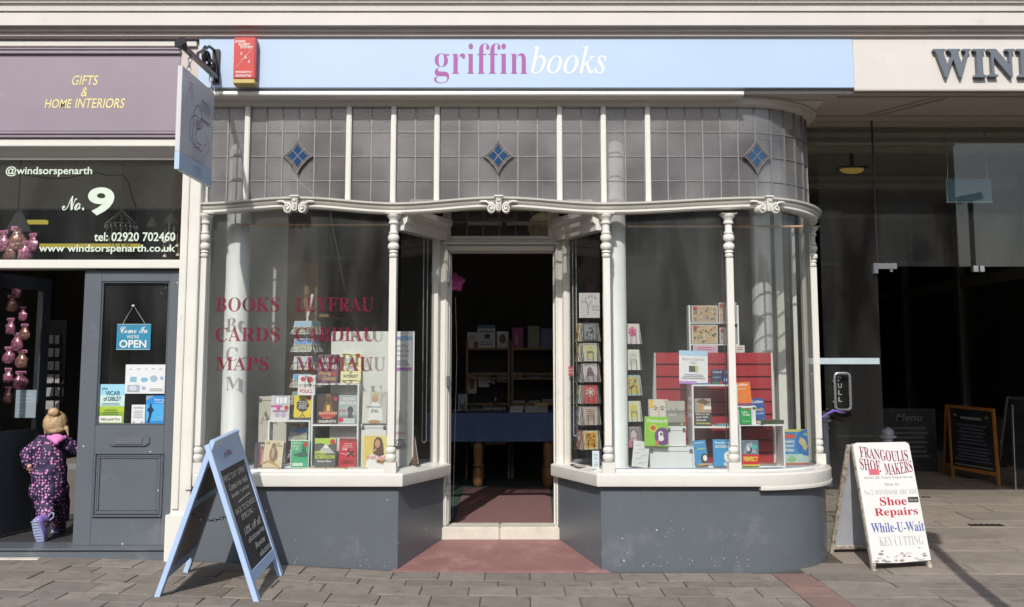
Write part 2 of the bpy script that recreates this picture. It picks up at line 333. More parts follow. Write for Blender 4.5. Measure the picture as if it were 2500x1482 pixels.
for r in range(len(rows) - 1):
    x = -4.7 + (r % 3) * .11
    while x < 5.3:
        w = rnd.choice((.30, .30, .40, .20) if x < -1.5 else (.30, .30, .31, .30)) if x < 2.0 else rnd.choice((.45, .60))
        if x < 1.77 and x + w > 1.70: w = 1.77 - x
        elif abs(x - 1.77) < .01: w = .25
        red = abs(x - 1.77) < .01 and rows[r + 1] > -1.2
        slab(x, x + w, rows[r + 1], rows[r], PAVR if red else PAV, pavement); x += w
x = -4.7
while x < -2.4:
    w = rnd.choice((.3, .4)); slab(x, x + w, -.03, .03, PAV, pavement); x += w
b = MB(); b.add([(x, y, ground(x, y) - .014) for y in (.9, 6, 14) for x in (2.3, 6.6)], [(0, 1, 3, 2), (2, 3, 5, 4)])
afloor = struct(b.build('arcade_floor', PAVB, fix=False))
y = -.03; r = 0
while y < 7:
    d = (.34, .42, .42, .5)[r % 4] if y < 3 else .55; x = 2.0 - (r % 2) * .22
    while x < 6.4:
        w = rnd.choice((.45, .6, .6)) if y < 3 else .6
        if x + w > (2.05 if y < .3 else 2.36): slab(max(x, (1.6 if y < .3 else 2.36)), x + w, y, y + d, PAVL, afloor if y > .9 else pavement)
        x += w
    y += d; r += 1
b = MB(); b.box(-60, 60, -13.0, -3.42, -.5, -.13); struct(b.build('road', ASPH))
KERB = mat('kerb_stone', (.30, .29, .27), .8, var=.15, scale=12, bump=.3)
b = MB(); b.box(-60, 60, -3.42, -3.3, -.5, -.012); struct(b.build('kerb', KERB, bevel=.01))
b = MB(); b.box(-60, 60, -17, -13.0, -.5, -.02); struct(b.build('far_pavement', PAV))
YEL = mat('yellow_road_paint', (.6, .42, .06), .7)
b = MB(); b.box(-60, 60, -3.75, -3.67, -.13, -.126); b.box(-60, 60, -3.97, -3.89, -.13, -.126); struct(b.build('road_marking', YEL))
# sloping red forecourt of the recessed entrance
b = MB(); c0 = -.085
b.add([(c0 - .735, .0, .008), (c0 + .735, .0, .008), (c0 + .47, .76, .115), (c0 - .47, .76, .115), (c0 - .735, .0, -.1), (c0 + .735, .0, -.1), (c0 + .47, .76, -.1), (c0 - .47, .76, -.1)],
      [(0, 1, 2, 3), (0, 4, 5, 1)])
b.add([(c0 - .76, -.03, -.004), (c0 + .76, -.03, -.004), (c0 + .735, 0, .008), (c0 - .735, 0, .008)], [(0, 1, 2, 3)])
struct(b.build('entrance_forecourt', REDC, fix=False))

# ================================================================== BOOKSHOP FRONT
shop = thing('bookshop_front', 'cream and slate grey bookshop front with recessed doorway and curved display window', 'shopfront', (0, .4, 0))
RR = .64; AX = 1.65
def bay_r(x0=1.0, endy=.86, n=18):
    p = [(x0, YG), (AX, YG)] if x0 < AX else []
    for i in range(1, n + 1):
        a = math.pi / 2 * i / n; p.append((AX + RR * math.sin(a), YG + RR - RR * math.cos(a)))
    p.append((AX + RR, endy)); return p
LB = [(-2.2, YG), (-.82, YG), (-.555, .745)]
RB = [(.385, .745), (.65, YG)] + bay_r(.9)[0:]
zs0, zs1 = Z(1187, -.035), Z(1153, -.03)      # sill bottom, top
# stall risers
def closed(parts, name, m, prof, path, **k):
    q = MB(); q.sweep(path, prof); return q.build(name, m, shop, **k)
closed(0, 'stall_riser', GREY, [(.05, -.15), (.05, zs0), (-.02, zs0), (-.02, -.15)], LB, smooth=35)
closed(0, 'stall_riser', GREY, [(.05, -.15), (.05, zs0), (-.02, zs0), (-.02, -.15)], RB, smooth=35)
sp = [(.094, zs0 - .004), (.098, zs0 + .008), (.098, zs1 - .02), (.090, zs1 - .010), (.06, zs1 - .006), (.02, zs1 + .002), (.014, zs1 + .010), (-.012, zs1 + .010), (-.012, zs0 - .004)]
closed(0, 'window_sill', CREAM, sp, LB, smooth=35); closed(0, 'window_sill', CREAM, sp, RB, smooth=35)
q = MB(); q.sweep(bay_r(1.68)[0:] if 0 else [(1.70, YG + .002)] + bay_r(AX + .01)[1:], [(.098, zs0 - .030), (.103, zs0 - .01), (.101, zs0 - .0045), (.05, zs0 - .0045), (.05, zs0 - .030)]); q.build('sill_drip', CREAM, shop, smooth=35)
# white paint flecks spattered along the foot of the risers
q = MB(); r5 = random.Random(11)
for i in range(120):
    hgt = .03 + .42 * r5.random() ** 3.2; s_ = r5.uniform(.0012, .0034)
    if i % 3: x = r5.uniform(.67, 1.64); y = .0485 - .05 + YG - .0725
    else: x = r5.uniform(-1.9, -.84); y = .0485 - .05 + YG - .0725
    y = YG - .0506
    q.add([(x + s_ * r5.uniform(.5, 1.2) * math.cos(a), y, hgt + .0 + s_ * 1.2 * r5.uniform(.5, 1.2) * math.sin(a)) for a in [math.pi * j / 3 for j in range(6)]], [tuple(range(6))])
o = q.build('paint_flecks', mat('white_flecks', (.55, .54, .5), .6), shop, fix=False); o['kind'] = 'stuff'
# display beds
BEDZ = Z(1146, .12)
BED = mat('display_bed_cloth', (.42, .46, .53), .8, var=.1)
q = MB(); q.slab([(-2.2, .09), (-.84, .09), (-.585, .735), (-.585, .95), (-2.2, .95)], zs1 - .05, BEDZ); q.build('display_bed', BED, shop)
q = MB(); q.slab([(.415, .735), (.67, .09)] + [(x - .02, y + .02) for x, y in bay_r(.7)[1:-1]] + [(2.26, .95), (.415, .95)], zs1 - .05, BEDZ); q.build('display_bed', BED, shop)
# glass of the two bays
zt = 2.53
def gl(name, path, z0, z1, m=BAYG, th=.006):
    q = MB(); q.sweep(path, [(-th, z0), (0, z0), (0, z1), (-th, z1)]); return q.build(name, m, shop, smooth=30)
gl('window_pane', [(-2.16, YG + .01), (-.85, YG + .01)], zs1 + .011, zt)
gl('window_pane', [(-.795, YG + .06), (-.60, .63)], zs1 + .011, 2.36, CLEAR)
gl('window_pane', [(.43, .63), (.625, YG + .06)], zs1 + .011, 2.36, CLEAR)
gl('window_pane', [(.68, YG + .01), (1.52, YG + .01)], zs1 + .011, zt)
gl('curved_window_pane', [(1.56, YG + .01), (AX, YG + .01)] + [(x - .0, y + .01) for x, y in bay_r(AX + 1)[0:18]], zs1 + .011, zt)
# slim frame bars round the panes
q = MB()
for x in (-2.175, -.83, .66): q.box(x - .014, x + .014, YG - .012, YG + .03, zs1 + .010, 2.56)
q.build('window_frame', CREAM, shop, bevel=.003)
def post(x, y, w, d, z0, z1, ang=0, name='window_post', m=CREAM, bev=.006):
    q = MB(); q.T = Matrix.Translation((x, y, 0)) @ Matrix.Rotation(ang, 4, 'Z'); q.box(-w / 2, w / 2, -d / 2, d / 2, z0, z1); return q.build(name, m, shop, bevel=bev)
aL = math.atan2(.675, .265)
post(-.585, .675, .045, .05, zs1, 2.40, aL); post(.415, .675, .045, .05, zs1, 2.40, -aL)
post(2.285, .80, .05, .07, zs1, 3.27); post(2.22, .87, .03, .03, zs1, 2.5); post(2.285, .66, .028, .03, zs1 + .010, 2.5)
# chamfered pilaster faces either side of the door
for s, cx in ((-1, -.535), (1, .365)):
    post(cx, .738, .075, .05, .10, 2.55, 0, 'door_pilaster', CREAM, .012)
    post(cx - s * .020, .711, .012, .02, .20, 2.52, 0, 'pilaster_bead', CREAM, .004)
# beams over the splayed side windows
q = MB(); pr = [(-.03, 2.36), (.05, 2.36), (.055, 2.40), (.075, 2.42), (.08, 2.46), (.10, 2.48), (.10, 2.52), (-.03, 2.52)]
q.sweep([LB[1], LB[2]], pr); q.build('splay_beam', CREAM, shop, smooth=25)
q = MB(); q.sweep([RB[0], RB[1]], pr); q.build('splay_beam', CREAM, shop, smooth=25)
q = MB(); q.slab([(-.76, .33), (.60, .33), (.40, .80), (-.57, .80)], 2.605, 2.625); q.build('recess_ceiling', CREAM2, shop)
q = MB(); q.sweep([LB[1], LB[2]], [(-.02, 2.52), (.01, 2.52), (.01, 2.55), (-.02, 2.55)]); q.sweep([RB[0], RB[1]], [(-.02, 2.52), (.01, 2.52), (.01, 2.55), (-.02, 2.55)]); q.build('recess_frieze', CREAM2, shop)
# ---- wavy moulded transom rail
tp = []; sv = []
x = -2.215; s = 0
while x < AX: tp.append((x, YG)); sv.append(s); x += .05; s += .05
s0 = sv[-1]
for i, (x, y) in enumerate(bay_r(AX + 1, n=22)[:-1]):
    tp.append((x, y)); sv.append(2.215 + AX + RR * math.pi / 2 * (i + 1) / 22)
keyS = [2.215 - 1.54, 2.215 - .095, 2.215 + AX + .155]; lows = [0, 2.215 - .83, 2.215 + .66, 2.215 + AX + RR * math.pi / 2]
def wave(s):
    for i in range(3):
        if s <= lows[i + 1] + 1e-6:
            t = (s - lows[i]) / (keyS[i] - lows[i]) if s < keyS[i] else (lows[i + 1] - s) / (lows[i + 1] - keyS[i])
            return .042 * (.5 - .5 * math.cos(math.pi * max(0, min(1, t))))
    return 0
zw = [wave(s) for s in sv]; ZT = 2.472
tr = [(-.02, ZT), (.05, ZT), (.062, ZT + .012), (.062, ZT + .024), (.050, ZT + .028), (.050, ZT + .034), (.068, ZT + .040), (.075, ZT + .050), (.060, ZT + .055), (.060, ZT + .060), (.088, ZT + .066), (.092, ZT + .078), (.05, ZT + .084), (-.02, ZT + .084)]
q = MB(); q.sweep(tp, tr, zw); q.build('transom_rail', CREAM, shop, smooth=28)
def scroll_key(x, y, z, ang):
    T = Matrix.Translation((x, y, z)) @ Matrix.Rotation(ang, 4, 'Z') @ Matrix.Diagonal((.70, 1, .82, 1))
    q = MB(); q.T = T
    q.prism([(-.030, .085), (.030, .085), (.022, -.035), (-.022, -.035)], -.118, -.02); q.box(-.046, .046, -.128, -.02, .085, .102); q.box(-.012, .012, -.126, -.118, -.02, .03); q.box(-.02, .02, -.126, -.118, .045, .075)
    k = q.build('scroll_key', CREAM, shop, bevel=.004)
    for sg in (-1, 1):
        q = MB(); q.T = T; pts = []; rs = []
        for i in range(26):
            a = R(90 + 30) - i * R(26); r = .048 * (1 - i / 30) ; pts.append((sg * (.078 + r * math.cos(a) * -1), -.085 - .0012 * i, -.008 + r * math.sin(a))); rs.append(.0115 * (1 - i / 60))
        q.tube([(sg * .19, -.075, .052), (sg * .14, -.08, .054), (sg * .11, -.083, .046)] + pts, [.009, .011, .012] + rs, 7)
        q.T = T @ Matrix.Translation((sg * .078, -.02, -.008)) @ Matrix.Rotation(R(90), 4, 'X'); q.lathe([(.040, 0), (.040, .06), (.034, .066), (.012, .068), (.012, .08), (.0, .084)], n=16)
        q.build('scroll', CREAM, k, smooth=True, fix=True)
ph = .155 / RR
scroll_key(-1.54, YG, ZT + .042, 0); scroll_key(-.095, YG, ZT + .042, 0); scroll_key(AX + RR * math.sin(ph), YG + RR - RR * math.cos(ph), ZT + .042, ph)
# ---- turned colonnettes
def colonnette(x, y, name='turned_colonnette'):
    q = MB(); q.T = Matrix.Translation((x, y, 0))
    zz = lambda py: Z(py, -.01)
    top = ZT - .004
    q.box(-.055, .055, -.05, .05, zz(521), top)
    pr = [(.016, zz(628)), (.030, zz(626)), (.032, zz(622)), (.026, zz(620)), (.026, zz(617)), (.034, zz(615)), (.030, zz(612))]
    for t in range(9): a = -math.pi / 2 + math.pi * t / 8; pr.append((.022 + .019 * math.cos(a), lerp(zz(610), zz(592), (math.sin(a) + 1) / 2)))
    pr += [(.030, zz(590))]
    for t in range(9): a = -math.pi / 2 + math.pi * t / 8; pr.append((.024 + .017 * math.cos(a), lerp(zz(589), zz(571), (math.sin(a) + 1) / 2)))
    pr += [(.034, zz(570)), (.036, zz(567)), (.028, zz(565)), (.026, zz(562)), (.026, zz(547)), (.036, zz(545)), (.037, zz(541)), (.030, zz(539)), (.032, zz(535)), (.046, zz(529)), (.052, zz(526)), (.052, zz(522))]
    q.lathe(pr, n=20)
    q.box(-.024, .024, -.024, .024, zz(1088), zz(629))
    pr = [(.026, zz(1129)), (.036, zz(1127))]
    for t in range(7): a = -math.pi / 2 + math.pi * t / 6; pr.append((.026 + .014 * math.cos(a), lerp(zz(1126), zz(1109), (math.sin(a) + 1) / 2)))
    for t in range(7): a = -math.pi / 2 + math.pi * t / 6; pr.append((.024 + .013 * math.cos(a), lerp(zz(1108), zz(1092), (math.sin(a) + 1) / 2)))
    pr += [(.028, zz(1089))]
    q.lathe(pr, n=20); q.box(-.042, .042, -.042, .042, zs1 - .01, zz(1129))
    return q.build(name, CREAM, shop, smooth=35, bevel=0)
colonnette(-2.185, .018); colonnette(-.842, .02); colonnette(.668, .02); colonnette(1.54, .02); colonnette(2.335, .74)
# ---- upper leaded lights
zu0, zu1 = 2.545, 3.262
came = MB(); PANE = {}
def lpane(w, h, x, y, z, ang, parent):
    k = (round(w, 3), round(h, 3))
    if k not in PANE:
        q = MB(); q.box(-w / 2, w / 2, 0, .005, 0, h); PANE[k] = q.build('pane', LEADG, parent, org=(0, 0, 0))
    else: PANE[k] = link_copy(PANE[k], parent); 
    o = PANE[k]; o.parent = parent; o.location = Vector((x, y, z)) - Vector(ORG[parent.name]); o.rotation_euler = (rnd.uniform(-.006, .006), 0, ang + rnd.uniform(-.006, .006)); ORG[o.name] = ORG[parent.name]
    return o
def leaded(x0, x1, cols, rows=4, path=None):
    """straight when path is None"""
    cm = MB(); n = cols; pts = path or [(lerp(x0, x1, i / n), YG + .01) for i in range(n + 1)]
    first = MB(); zr = [lerp(zu0, zu1, v) for v in (0, .245, .495, .745, 1)]
    root = None
    for i in range(n + 1):
        x, y = pts[i]; w = .005 if 0 < i < n else .007
        a = pts[max(0, i - 1)]; c = pts[min(n, i + 1)]; ang = math.atan2(c[1] - a[1], c[0] - a[0])
        cm.T = Matrix.Translation((x, y, 0)) @ Matrix.Rotation(ang, 4, 'Z'); cm.box(-w, w, -.005, .010, zu0, zu1)
    cm.T = Matrix()
    for j in range(1, 4): cm.sweep(pts, [(-.009, zr[j] - .0035), (.0045, zr[j] - .0035), (.0045, zr[j] + .0035), (-.009, zr[j] + .0035)])
    root = cm.build('leaded_light', LEAD, shop)
    for i in range(n):
        (xa, ya), (xb, yb) = pts[i], pts[i + 1]; ang = math.atan2(yb - ya, xb - xa); w = math.hypot(xb - xa, yb - ya) - .006
        for j in range(rows): lpane(w, zr[j + 1] - zr[j] - .005, (xa + xb) / 2, (ya + yb) / 2, zr[j] + .0025, ang, root)
    return root
def diamond(x, y, z, ang, root, hx=.108, hz=.128):
    T = Matrix.Translation((x, y, z)) @ Matrix.Rotation(ang, 4, 'Z')
    def side(k, m=8, sg=(1, 1), e=1.0):
        out = []
        for i in range(m + 1):
            t = i / m; out.append((sg[0] * hx * e * (t ** 1.55), sg[1] * hz * e * ((1 - t) ** 1.55)))
        return out
    def star(e, p=1.4, m=7):
        o = []
        for sx, sy, rev in ((1, 1, 0), (1, -1, 1), (-1, -1, 0), (-1, 1, 1)):
            seg = [(sx * hx * e * (t / m) ** p, sy * hz * e * (1 - t / m) ** p) for t in range(m + 1)]
            o += (seg[::-1] if rev else seg)[:-1]
        return o
    q = MB(); q.T = T; q.prism(star(1.0, 1.30), -.012, .0); q.build('brown_glass_border', BROWNG, root)
    s = .036; 
    for i, (cx, cz) in enumerate(((0, 1), (1, 0), (0, -1), (-1, 0))):
        q = MB(); q.T = T; px_, pz_ = cx * s * .98, cz * s * 1.08; r = s * .90
        q.prism([(px_, pz_ + r * 1.08), (px_ + r, pz_), (px_, pz_ - r * 1.08), (px_ - r, pz_)], -.016, -.012); q.build('blue_pane', BLUEG, root)
    q = MB(); q.T = T
    for e, wd in ((1.0, .006), (.80, .004)):
        st = star(e, 1.30)
        for a, c in zip(st, st[1:] + st[:1]): q.bar((a[0], -.013, a[1]), (c[0], -.013, c[1]), wd, .012, (0, 1, 0))
    for a, c in (((-.052, -.058), (.052, .058)), ((-.052, .058), (.052, -.058))): q.bar((a[0], -.015, a[1]), (c[0], -.015, c[1]), .005, .010, (0, 1, 0))
    q.build('diamond_leading', LEAD, root)
def ux(p): return X(p, 370, YG)
muls = [604, 852, 961, 1067, 1366, 1473, 1581]
lx = [ux(p) for p in muls]
defs = [(-2.185, lx[0] - .018, 2), (lx[0] + .018, lx[1] - .018, 6), (lx[1] + .018, lx[2] - .018, 2), (lx[2] + .018, lx[3] - .018, 2), (lx[3] + .018, lx[4] - .018, 6), (lx[4] + .018, lx[5] - .018, 2), (lx[5] + .018, lx[6] - .018, 2)]
for i, (a, c, n) in enumerate(defs):
    r_ = leaded(a, c, n)
    if i in (1, 4): diamond(lerp(a, c, .5), YG - .0, lerp(zu0, zu1, .495), 0, r_)
xa = lx[6] + .018; full = AX - xa + RR * math.pi / 2; n = 13; pp = []
def bayat(s):
    if s < AX - xa: return (xa + s, YG + .01), 0
    a = (s - (AX - xa)) / RR; return (AX + RR * math.sin(a), YG + .01 + RR - RR * math.cos(a)), a
for i in range(n + 1): pp.append(bayat(full * i / n)[0])
r_ = leaded(0, 0, n, path=pp)
(dx_, dy_), da = bayat(full * 6 / n); diamond(dx_ + .012 * math.sin(da), dy_ - .012 * math.cos(da), lerp(zu0, zu1, .495), da, r_)
for x in lx:
    q = MB(); q.box(x - .0185, x + .0185, YG - .03, YG + .04, zu0 - .02, zu1 + .01); q.build('mullion', CREAM, shop, bevel=.006)
q = MB(); q.box(-2.215, -2.185, YG - .02, YG + .04, zu0 - .02, zu1 + .01); q.build('mullion', CREAM, shop, bevel=.004)
# ---- rim, ledge and head over the lights
q = MB(); q.sweep([(-2.2, YG)] + [(AX, YG)] + bay_r(AX + 1)[:], [(-.03, 3.262), (.02, 3.262), (.045, 3.275), (.06, 3.30), (.075, 3.305), (.075, 3.329), (-.03, 3.329)]); q.build('head_moulding', CREAM2, shop, smooth=30)
q = MB(); q.extr([(-.088, Z(234, -.08)), (-.096, Z(231, -.08)), (-.092, Z(224, -.08)), (-.05, Z(221, -.08)), (-.01, Z(221, -.08)), (-.01, Z(236, -.08))], -2.2, X(1815, 228, -.08)); q.build('ledge', CREAM, shop)
# ---- fascia with lettering
zf0, zf1 = Z(214, -.10), Z(86, -.10)
q = MB(); q.box(X(485, 150, -.1), X(2083, 150, -.1), -.10, -.062, zf0, zf1); fas = q.build('fascia_board', BLUE, shop, bevel=.002)
GR = mat('griffin_purple', (.32, .075, .30), .4, var=.02); GW = mat('sign_white', (.80, .80, .82), .4, var=.02)
def px_text(mb, t, st, x0, x1, y0, y1, Y, off=0, ext=0, keep=False, fn=None, ym=None):
    ym = ym or (y0 + y1) / 2
    return mb.text(t, st, X(x0, ym, Y), X(x1, ym, Y), Z(y1, Y), Z(y0, Y), Y, off, ext, keep, 4, fn)
q = MB(); px_text(q, 'griffin', 'serif', 1060, 1288, 106, 203, -.1015, off=-.012); q.build('sign_lettering', GR, fas)
q = MB(); px_text(q, 'books', 'italic', 1297, 1480, 112, 180, -.1015); q.build('sign_lettering', GW, fas)
# ---- door frame, fanlight, step, door leaf
YD = .76
def fb(name, boxes, m=CREAM, bev=.005, par=None):
    q = MB()
    for bx in boxes: q.box(*bx)
    return q.build(name, m, par or shop, bevel=bev)
zd = lambda p: Z(p, YD)
xL0, xL1, xR0, xR1 = X(1076, 900, YD), X(1097, 900, YD), X(1351, 900, YD), X(1366, 900, YD)
fb('door_frame', [(xL0, xL1 - .012, YD - .04, YD + .10, .20, zd(600)), (xR0 + .012, xR1 + .012, YD - .04, YD + .10, .20, zd(600)), (xL1 - .012, xR0 + .012, YD - .04, YD + .10, zd(617) + .01, zd(600))])
fb('door_stop', [(xL1 - .012, xL1, YD + .0, YD + .08, .20, zd(617)), (xR0, xR0 + .012, YD + .0, YD + .08, .20, zd(617)), (xL1, xR0, YD, YD + .08, zd(617), zd(617) + .01)], CREAM, .002)
fb('transom_ledge', [(xL0 - .01, xR1 + .02, YD - .065, YD + .08, zd(599), zd(592)), (xL0, xR1 + .01, YD - .05, YD + .08, zd(592), zd(587))])
fx0, fx1, fz0, fz1 = X(1101, 545, YD), X(1338, 545, YD), zd(577), 2.604
fl = fb('fanlight', [(xL0 + .01, fx0, YD - .03, YD + .05, zd(587), fz1), (fx1, xR1, YD - .03, YD + .05, zd(587), fz1), (fx0, fx1, YD - .03, YD + .05, zd(587), fz0)])
q = MB()
for i in range(1, 6): xx = lerp(fx0, fx1, i / 6); q.box(xx - .004, xx + .004, YD, YD + .012, fz0, fz1)
q.box(fx0, fx1, YD - .001, YD + .013, zd(541) - .003, zd(541) + .003); q.build('fanlight_leading', LEAD, fl)
for i in range(6):
    for j in range(2):
        za, zb = (fz0, zd(541) - .003) if j == 0 else (zd(541) + .003, fz1)
        q = MB(); q.box(lerp(fx0, fx1, i / 6) + .004, lerp(fx0, fx1, (i + 1) / 6) - .004, YD + .004, YD + .008, za, zb); q.build('pane', CLEAR, fl)
STONE = mat('marble_step', (.62, .58, .50), .5, var=.12, scale=7, bump=.15, dirt=(.42, .36, .30), dscale=9, dcut=.6)
xm = (xL0 + xR1) / 2
fb('door_step', [(xL0 + .0, xm - .002, YD - .075, YD + .16, .06, Z(1287, YD - .07)), (xm + .002, xR1 + .01, YD - .075, YD + .16, .06, Z(1287, YD - .07))], STONE, .008)
dl = MB(); dl.T = Matrix.Translation((xL1 + .012, YD + .06, 0)) @ Matrix.Rotation(R(94.5), 4, 'Z')
for bx in ((0, .10, 0, .045, .215, zd(619)), (.68, .78, 0, .045, .215, zd(619)), (.10, .68, 0, .045, .215, .60), (.10, .68, 0, .045, zd(619) - .11, zd(619))): dl.box(*bx)
dleaf = dl.build('door', CREAM, shop, bevel=.004)
q = MB(); q.T = dl.T; q.box(.10, .68, .02, .026, .60, zd(619) - .11); q.build('door_pane', CLEAR, dleaf)
fb('hinge', [(xL1 - .02, xL1 + .004, YD - .046, YD + .02, zd(693), zd(662))], STEEL, .002); fb('hinge', [(xL1 - .02, xL1 + .004, YD - .046, YD + .02, zd(945), zd(918))], STEEL, .002); fb('hinge', [(xL1 - .02, xL1 + .004, YD - .046, YD + .02, zd(1208), zd(1180))], STEEL, .002)
# ---- inner columns behind the glass
COLM = mat('grey_white_column_paint', (.80, .82, .81), .45, var=.05, scale=2)
for px_, y_, r_ in ((577, .33, .089), (1504, .30, .078)):
    q = MB(); q.lathe([(r_ + .012, .64), (r_ + .012, .67), (r_, .69), (r_, 2.56), (r_ * .95, 3.30)], (X(px_, 800, y_), y_, 0), 28); q.build('column', COLM, shop, smooth=35)
q = MB(); q.lathe([(.085, .2), (.085, 3.3)], (X(1862, 800, 1.5), 1.5, 0), 24); q.build('column', COLM, shop, smooth=35)
# ---- vinyl letters on the glass
q = MB(); yv = YG + .0085
for t, x0, x1, y0, y1 in (('BOOKS', 527, 682, 726, 761), ('CARDS', 526, 683, 799, 834), ('MAPS', 526, 656, 871, 905), ('LLYFRAU', 721, 912, 726, 761), ('CARDIAU', 721, 916, 799, 834), ('MAPIAU', 721, 910, 871, 907)):
    q = MB(); px_text(q, t, 'serif', x0, x1, y0, y1, yv, off=-.001); q.build('window_lettering', VINYL, shop, fix=False)
# ---- copper rails and blind chains
for x0, x1, py in ((590, 955, 549), (1532, 1960, 553)):
    q = MB(); q.tube([P(x0, py, .22), P(x1, py, .22)], .008, 8); q.build('copper_rail', COPPER, shop, smooth=True)
def chain(px_, Y, y0, y1, loop=.02):
    q = MB(); z0, z1 = Z(y1, Y), Z(y0, Y); x = X(px_, (y0 + y1) / 2, Y); z = z1
    while z > z0: q.box(x - .003, x + .003, Y - .003, Y + .003, z - .007, z); q.box(x + loop - .003, x + loop + .003, Y - .003, Y + .003, z - .007, z); z -= .011
    for i in range(9): a = math.pi * (1 + i / 8); q.box(x + loop / 2 + loop / 2 * math.cos(a) - .003, x + loop / 2 + loop / 2 * math.cos(a) + .003, Y - .003, Y + .003, z0 + loop / 2 * math.sin(a) - .003, z0 + loop / 2 * math.sin(a) + .003)
    q.build('blind_chain', WIREW, shop)
chain(1033, .60, 560, 1075, .03); chain(1399, .60, 560, 1060, .026); chain(1769, .20, 560, 1085, .0001)
# ---- interior shell
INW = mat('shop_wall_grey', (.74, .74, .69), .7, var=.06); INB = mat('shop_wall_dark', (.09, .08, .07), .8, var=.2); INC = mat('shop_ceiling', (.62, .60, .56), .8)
CARP = mat('green_carpet', (.035, .07, .05), .95, var=.25, scale=60)
def sbox(name, bx, m):
    q = MB(); q.box(*bx); return struct(q.build(name, m))
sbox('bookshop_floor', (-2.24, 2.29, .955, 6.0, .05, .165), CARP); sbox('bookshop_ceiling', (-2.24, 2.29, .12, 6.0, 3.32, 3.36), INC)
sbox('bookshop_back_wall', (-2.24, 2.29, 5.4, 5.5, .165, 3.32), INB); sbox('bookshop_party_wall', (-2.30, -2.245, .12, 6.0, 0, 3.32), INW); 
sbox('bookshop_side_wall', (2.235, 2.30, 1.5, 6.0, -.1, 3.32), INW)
q = MB(); q.box(-2.235, X(700, 700, 1.25), 1.25, 1.29, .166, 3.31); q.build('pale_fill_panel', INW, shop)  # pale panel added to stand in for reflected light behind the left column
# ================================================================== CORNICE ABOVE ALL SHOPS
cor = thing('building_cornice', 'long cream moulded cornice running above all the shop signs', 'cornice', (0, .2, 3.9))
c = lambda p, Y=-.18: Z(p, Y)
def strip(name, prof, m, x0=-5.2, x1=5.4): q = MB(); q.extr(prof, x0, x1); return q.build(name, m, cor)
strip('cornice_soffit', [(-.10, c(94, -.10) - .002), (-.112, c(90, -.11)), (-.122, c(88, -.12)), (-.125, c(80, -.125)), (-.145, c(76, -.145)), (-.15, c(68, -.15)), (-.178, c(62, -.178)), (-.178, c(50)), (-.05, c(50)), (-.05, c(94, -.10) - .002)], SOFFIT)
strip('cornice_face', [(-.186, c(62)), (-.186, c(33)), (-.180, c(30.5)), (-.1785, c(30.5)), (-.1785, c(62))], CREAM2)
strip('cornice_band', [(-.176, c(32)), (-.176, c(29)), (-.196, c(28)), (-.198, c(18.5)), (-.188, c(17)), (-.10, c(17)), (-.10, c(32))], CREAM2)
strip('cornice_cove', [(-.190, c(18)), (-.196, c(14)), (-.20, c(11)), (-.214, c(10)), (-.214, c(8)), (-.205, c(7)), (-.225, c(0)), (-.30, c(-22)), (-.33, c(-26)), (-.33, c(-60)), (-.10, c(-60)), (-.10, c(18))], CREAM2)
sbox('upper_wall', (-5.2, 5.4, -.09, .4, c(-60) + .001, 6.5), mat('upper_render', (.55, .50, .45), .8, bump=.2))
# beam over everything + soffit over the arcade entrance
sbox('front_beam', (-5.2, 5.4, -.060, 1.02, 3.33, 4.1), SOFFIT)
q = MB(); 
for a, e in (((2.35, .02), (5.3, .02)), ((2.35, .62), (5.3, .62)), ((2.75, .60), (3.05, .06)), ((2.85, .60), (3.15, .06)), ((4.4, .60), (4.7, .06))): q.bar((*a, 3.324), (*e, 3.324), .018, .014)
q.build('soffit_bead', SOFFIT, shop)
# white part of the fascia with the raised arcade letters
arc = thing('arcade_entrance', 'glazed arcade entrance with raised slate letters on a cream fascia', 'entrance', (3.7, .8, .03))
q = MB(); xw = X(2083, 150, -.1) + .002; q.box(xw, 5.4, -.098, -.062, zf0 - .012, zf1); q.box(xw, 5.4, -.102, -.062, zf0 - .022, zf0 - .014); afas = q.build('fascia_board', CREAM2, arc, bevel=.002)
LET = mat('raised_letter_paint', (.13, .15, .18), .35, var=.05)
for ch, x0, x1 in (('W', 2281, 2372), ('I', 2378, 2408), ('N', 2413, 2480), ('D', 2485, 2550), ('S', 2560, 2605), ('O', 2615, 2685), ('R', 2692, 2760)):
    q = MB(); xx0, xx1 = X(x0, 155, -.14), X(x1, 155, -.14)
    vs, fs = text_geo(ch, 'serif', .012, .02, 4); a = min(v.x for v in vs); bb_ = max(v.x for v in vs); cc = min(v.y for v in vs); dd = max(v.y for v in vs)
    z0, z1 = Z(188, -.14), Z(119, -.14)
    q.add([(lerp(xx0, xx1, (v.x - a) / (bb_ - a)), -.12 - v.z * .9, lerp(z0, z1, (v.y - cc) / (dd - cc))) for v in vs], fs); q.build('raised_letter', LET, afas, fix=False)

# ================================================================== ARCADE
AY = .80
zg = Z(652, AY)
q = MB(); q.box(X(1998, 460, AY), X(2134, 460, AY), AY, AY + .01, .03, 3.33); q.build('glass_panel', CLEAR, arc)
q = MB(); q.box(X(2136, 460, AY), 5.25, AY, AY + .01, zg + .004, 3.33); q.build('glass_panel', CLEAR, arc)
q = MB(); q.box(X(2134, 460, AY) - .002, X(2136, 460, AY) + .002, AY - .002, AY + .012, zg, 3.33); q.build('glass_joint', BLACKM, arc)
q = MB(); x0 = X(2131, 650, AY); q.box(x0, X(2188, 650, AY), AY - .02, AY + .03, Z(657, AY), Z(643, AY)); q.box(x0, X(2142, 650, AY), AY - .02, AY + .03, Z(668, AY), Z(657, AY)); q.box(X(2172, 650, AY), X(2178, 650, AY), AY - .015, AY + .02, Z(664, AY), Z(657, AY)); q.build('patch_fitting', STEEL, arc, bevel=.002)
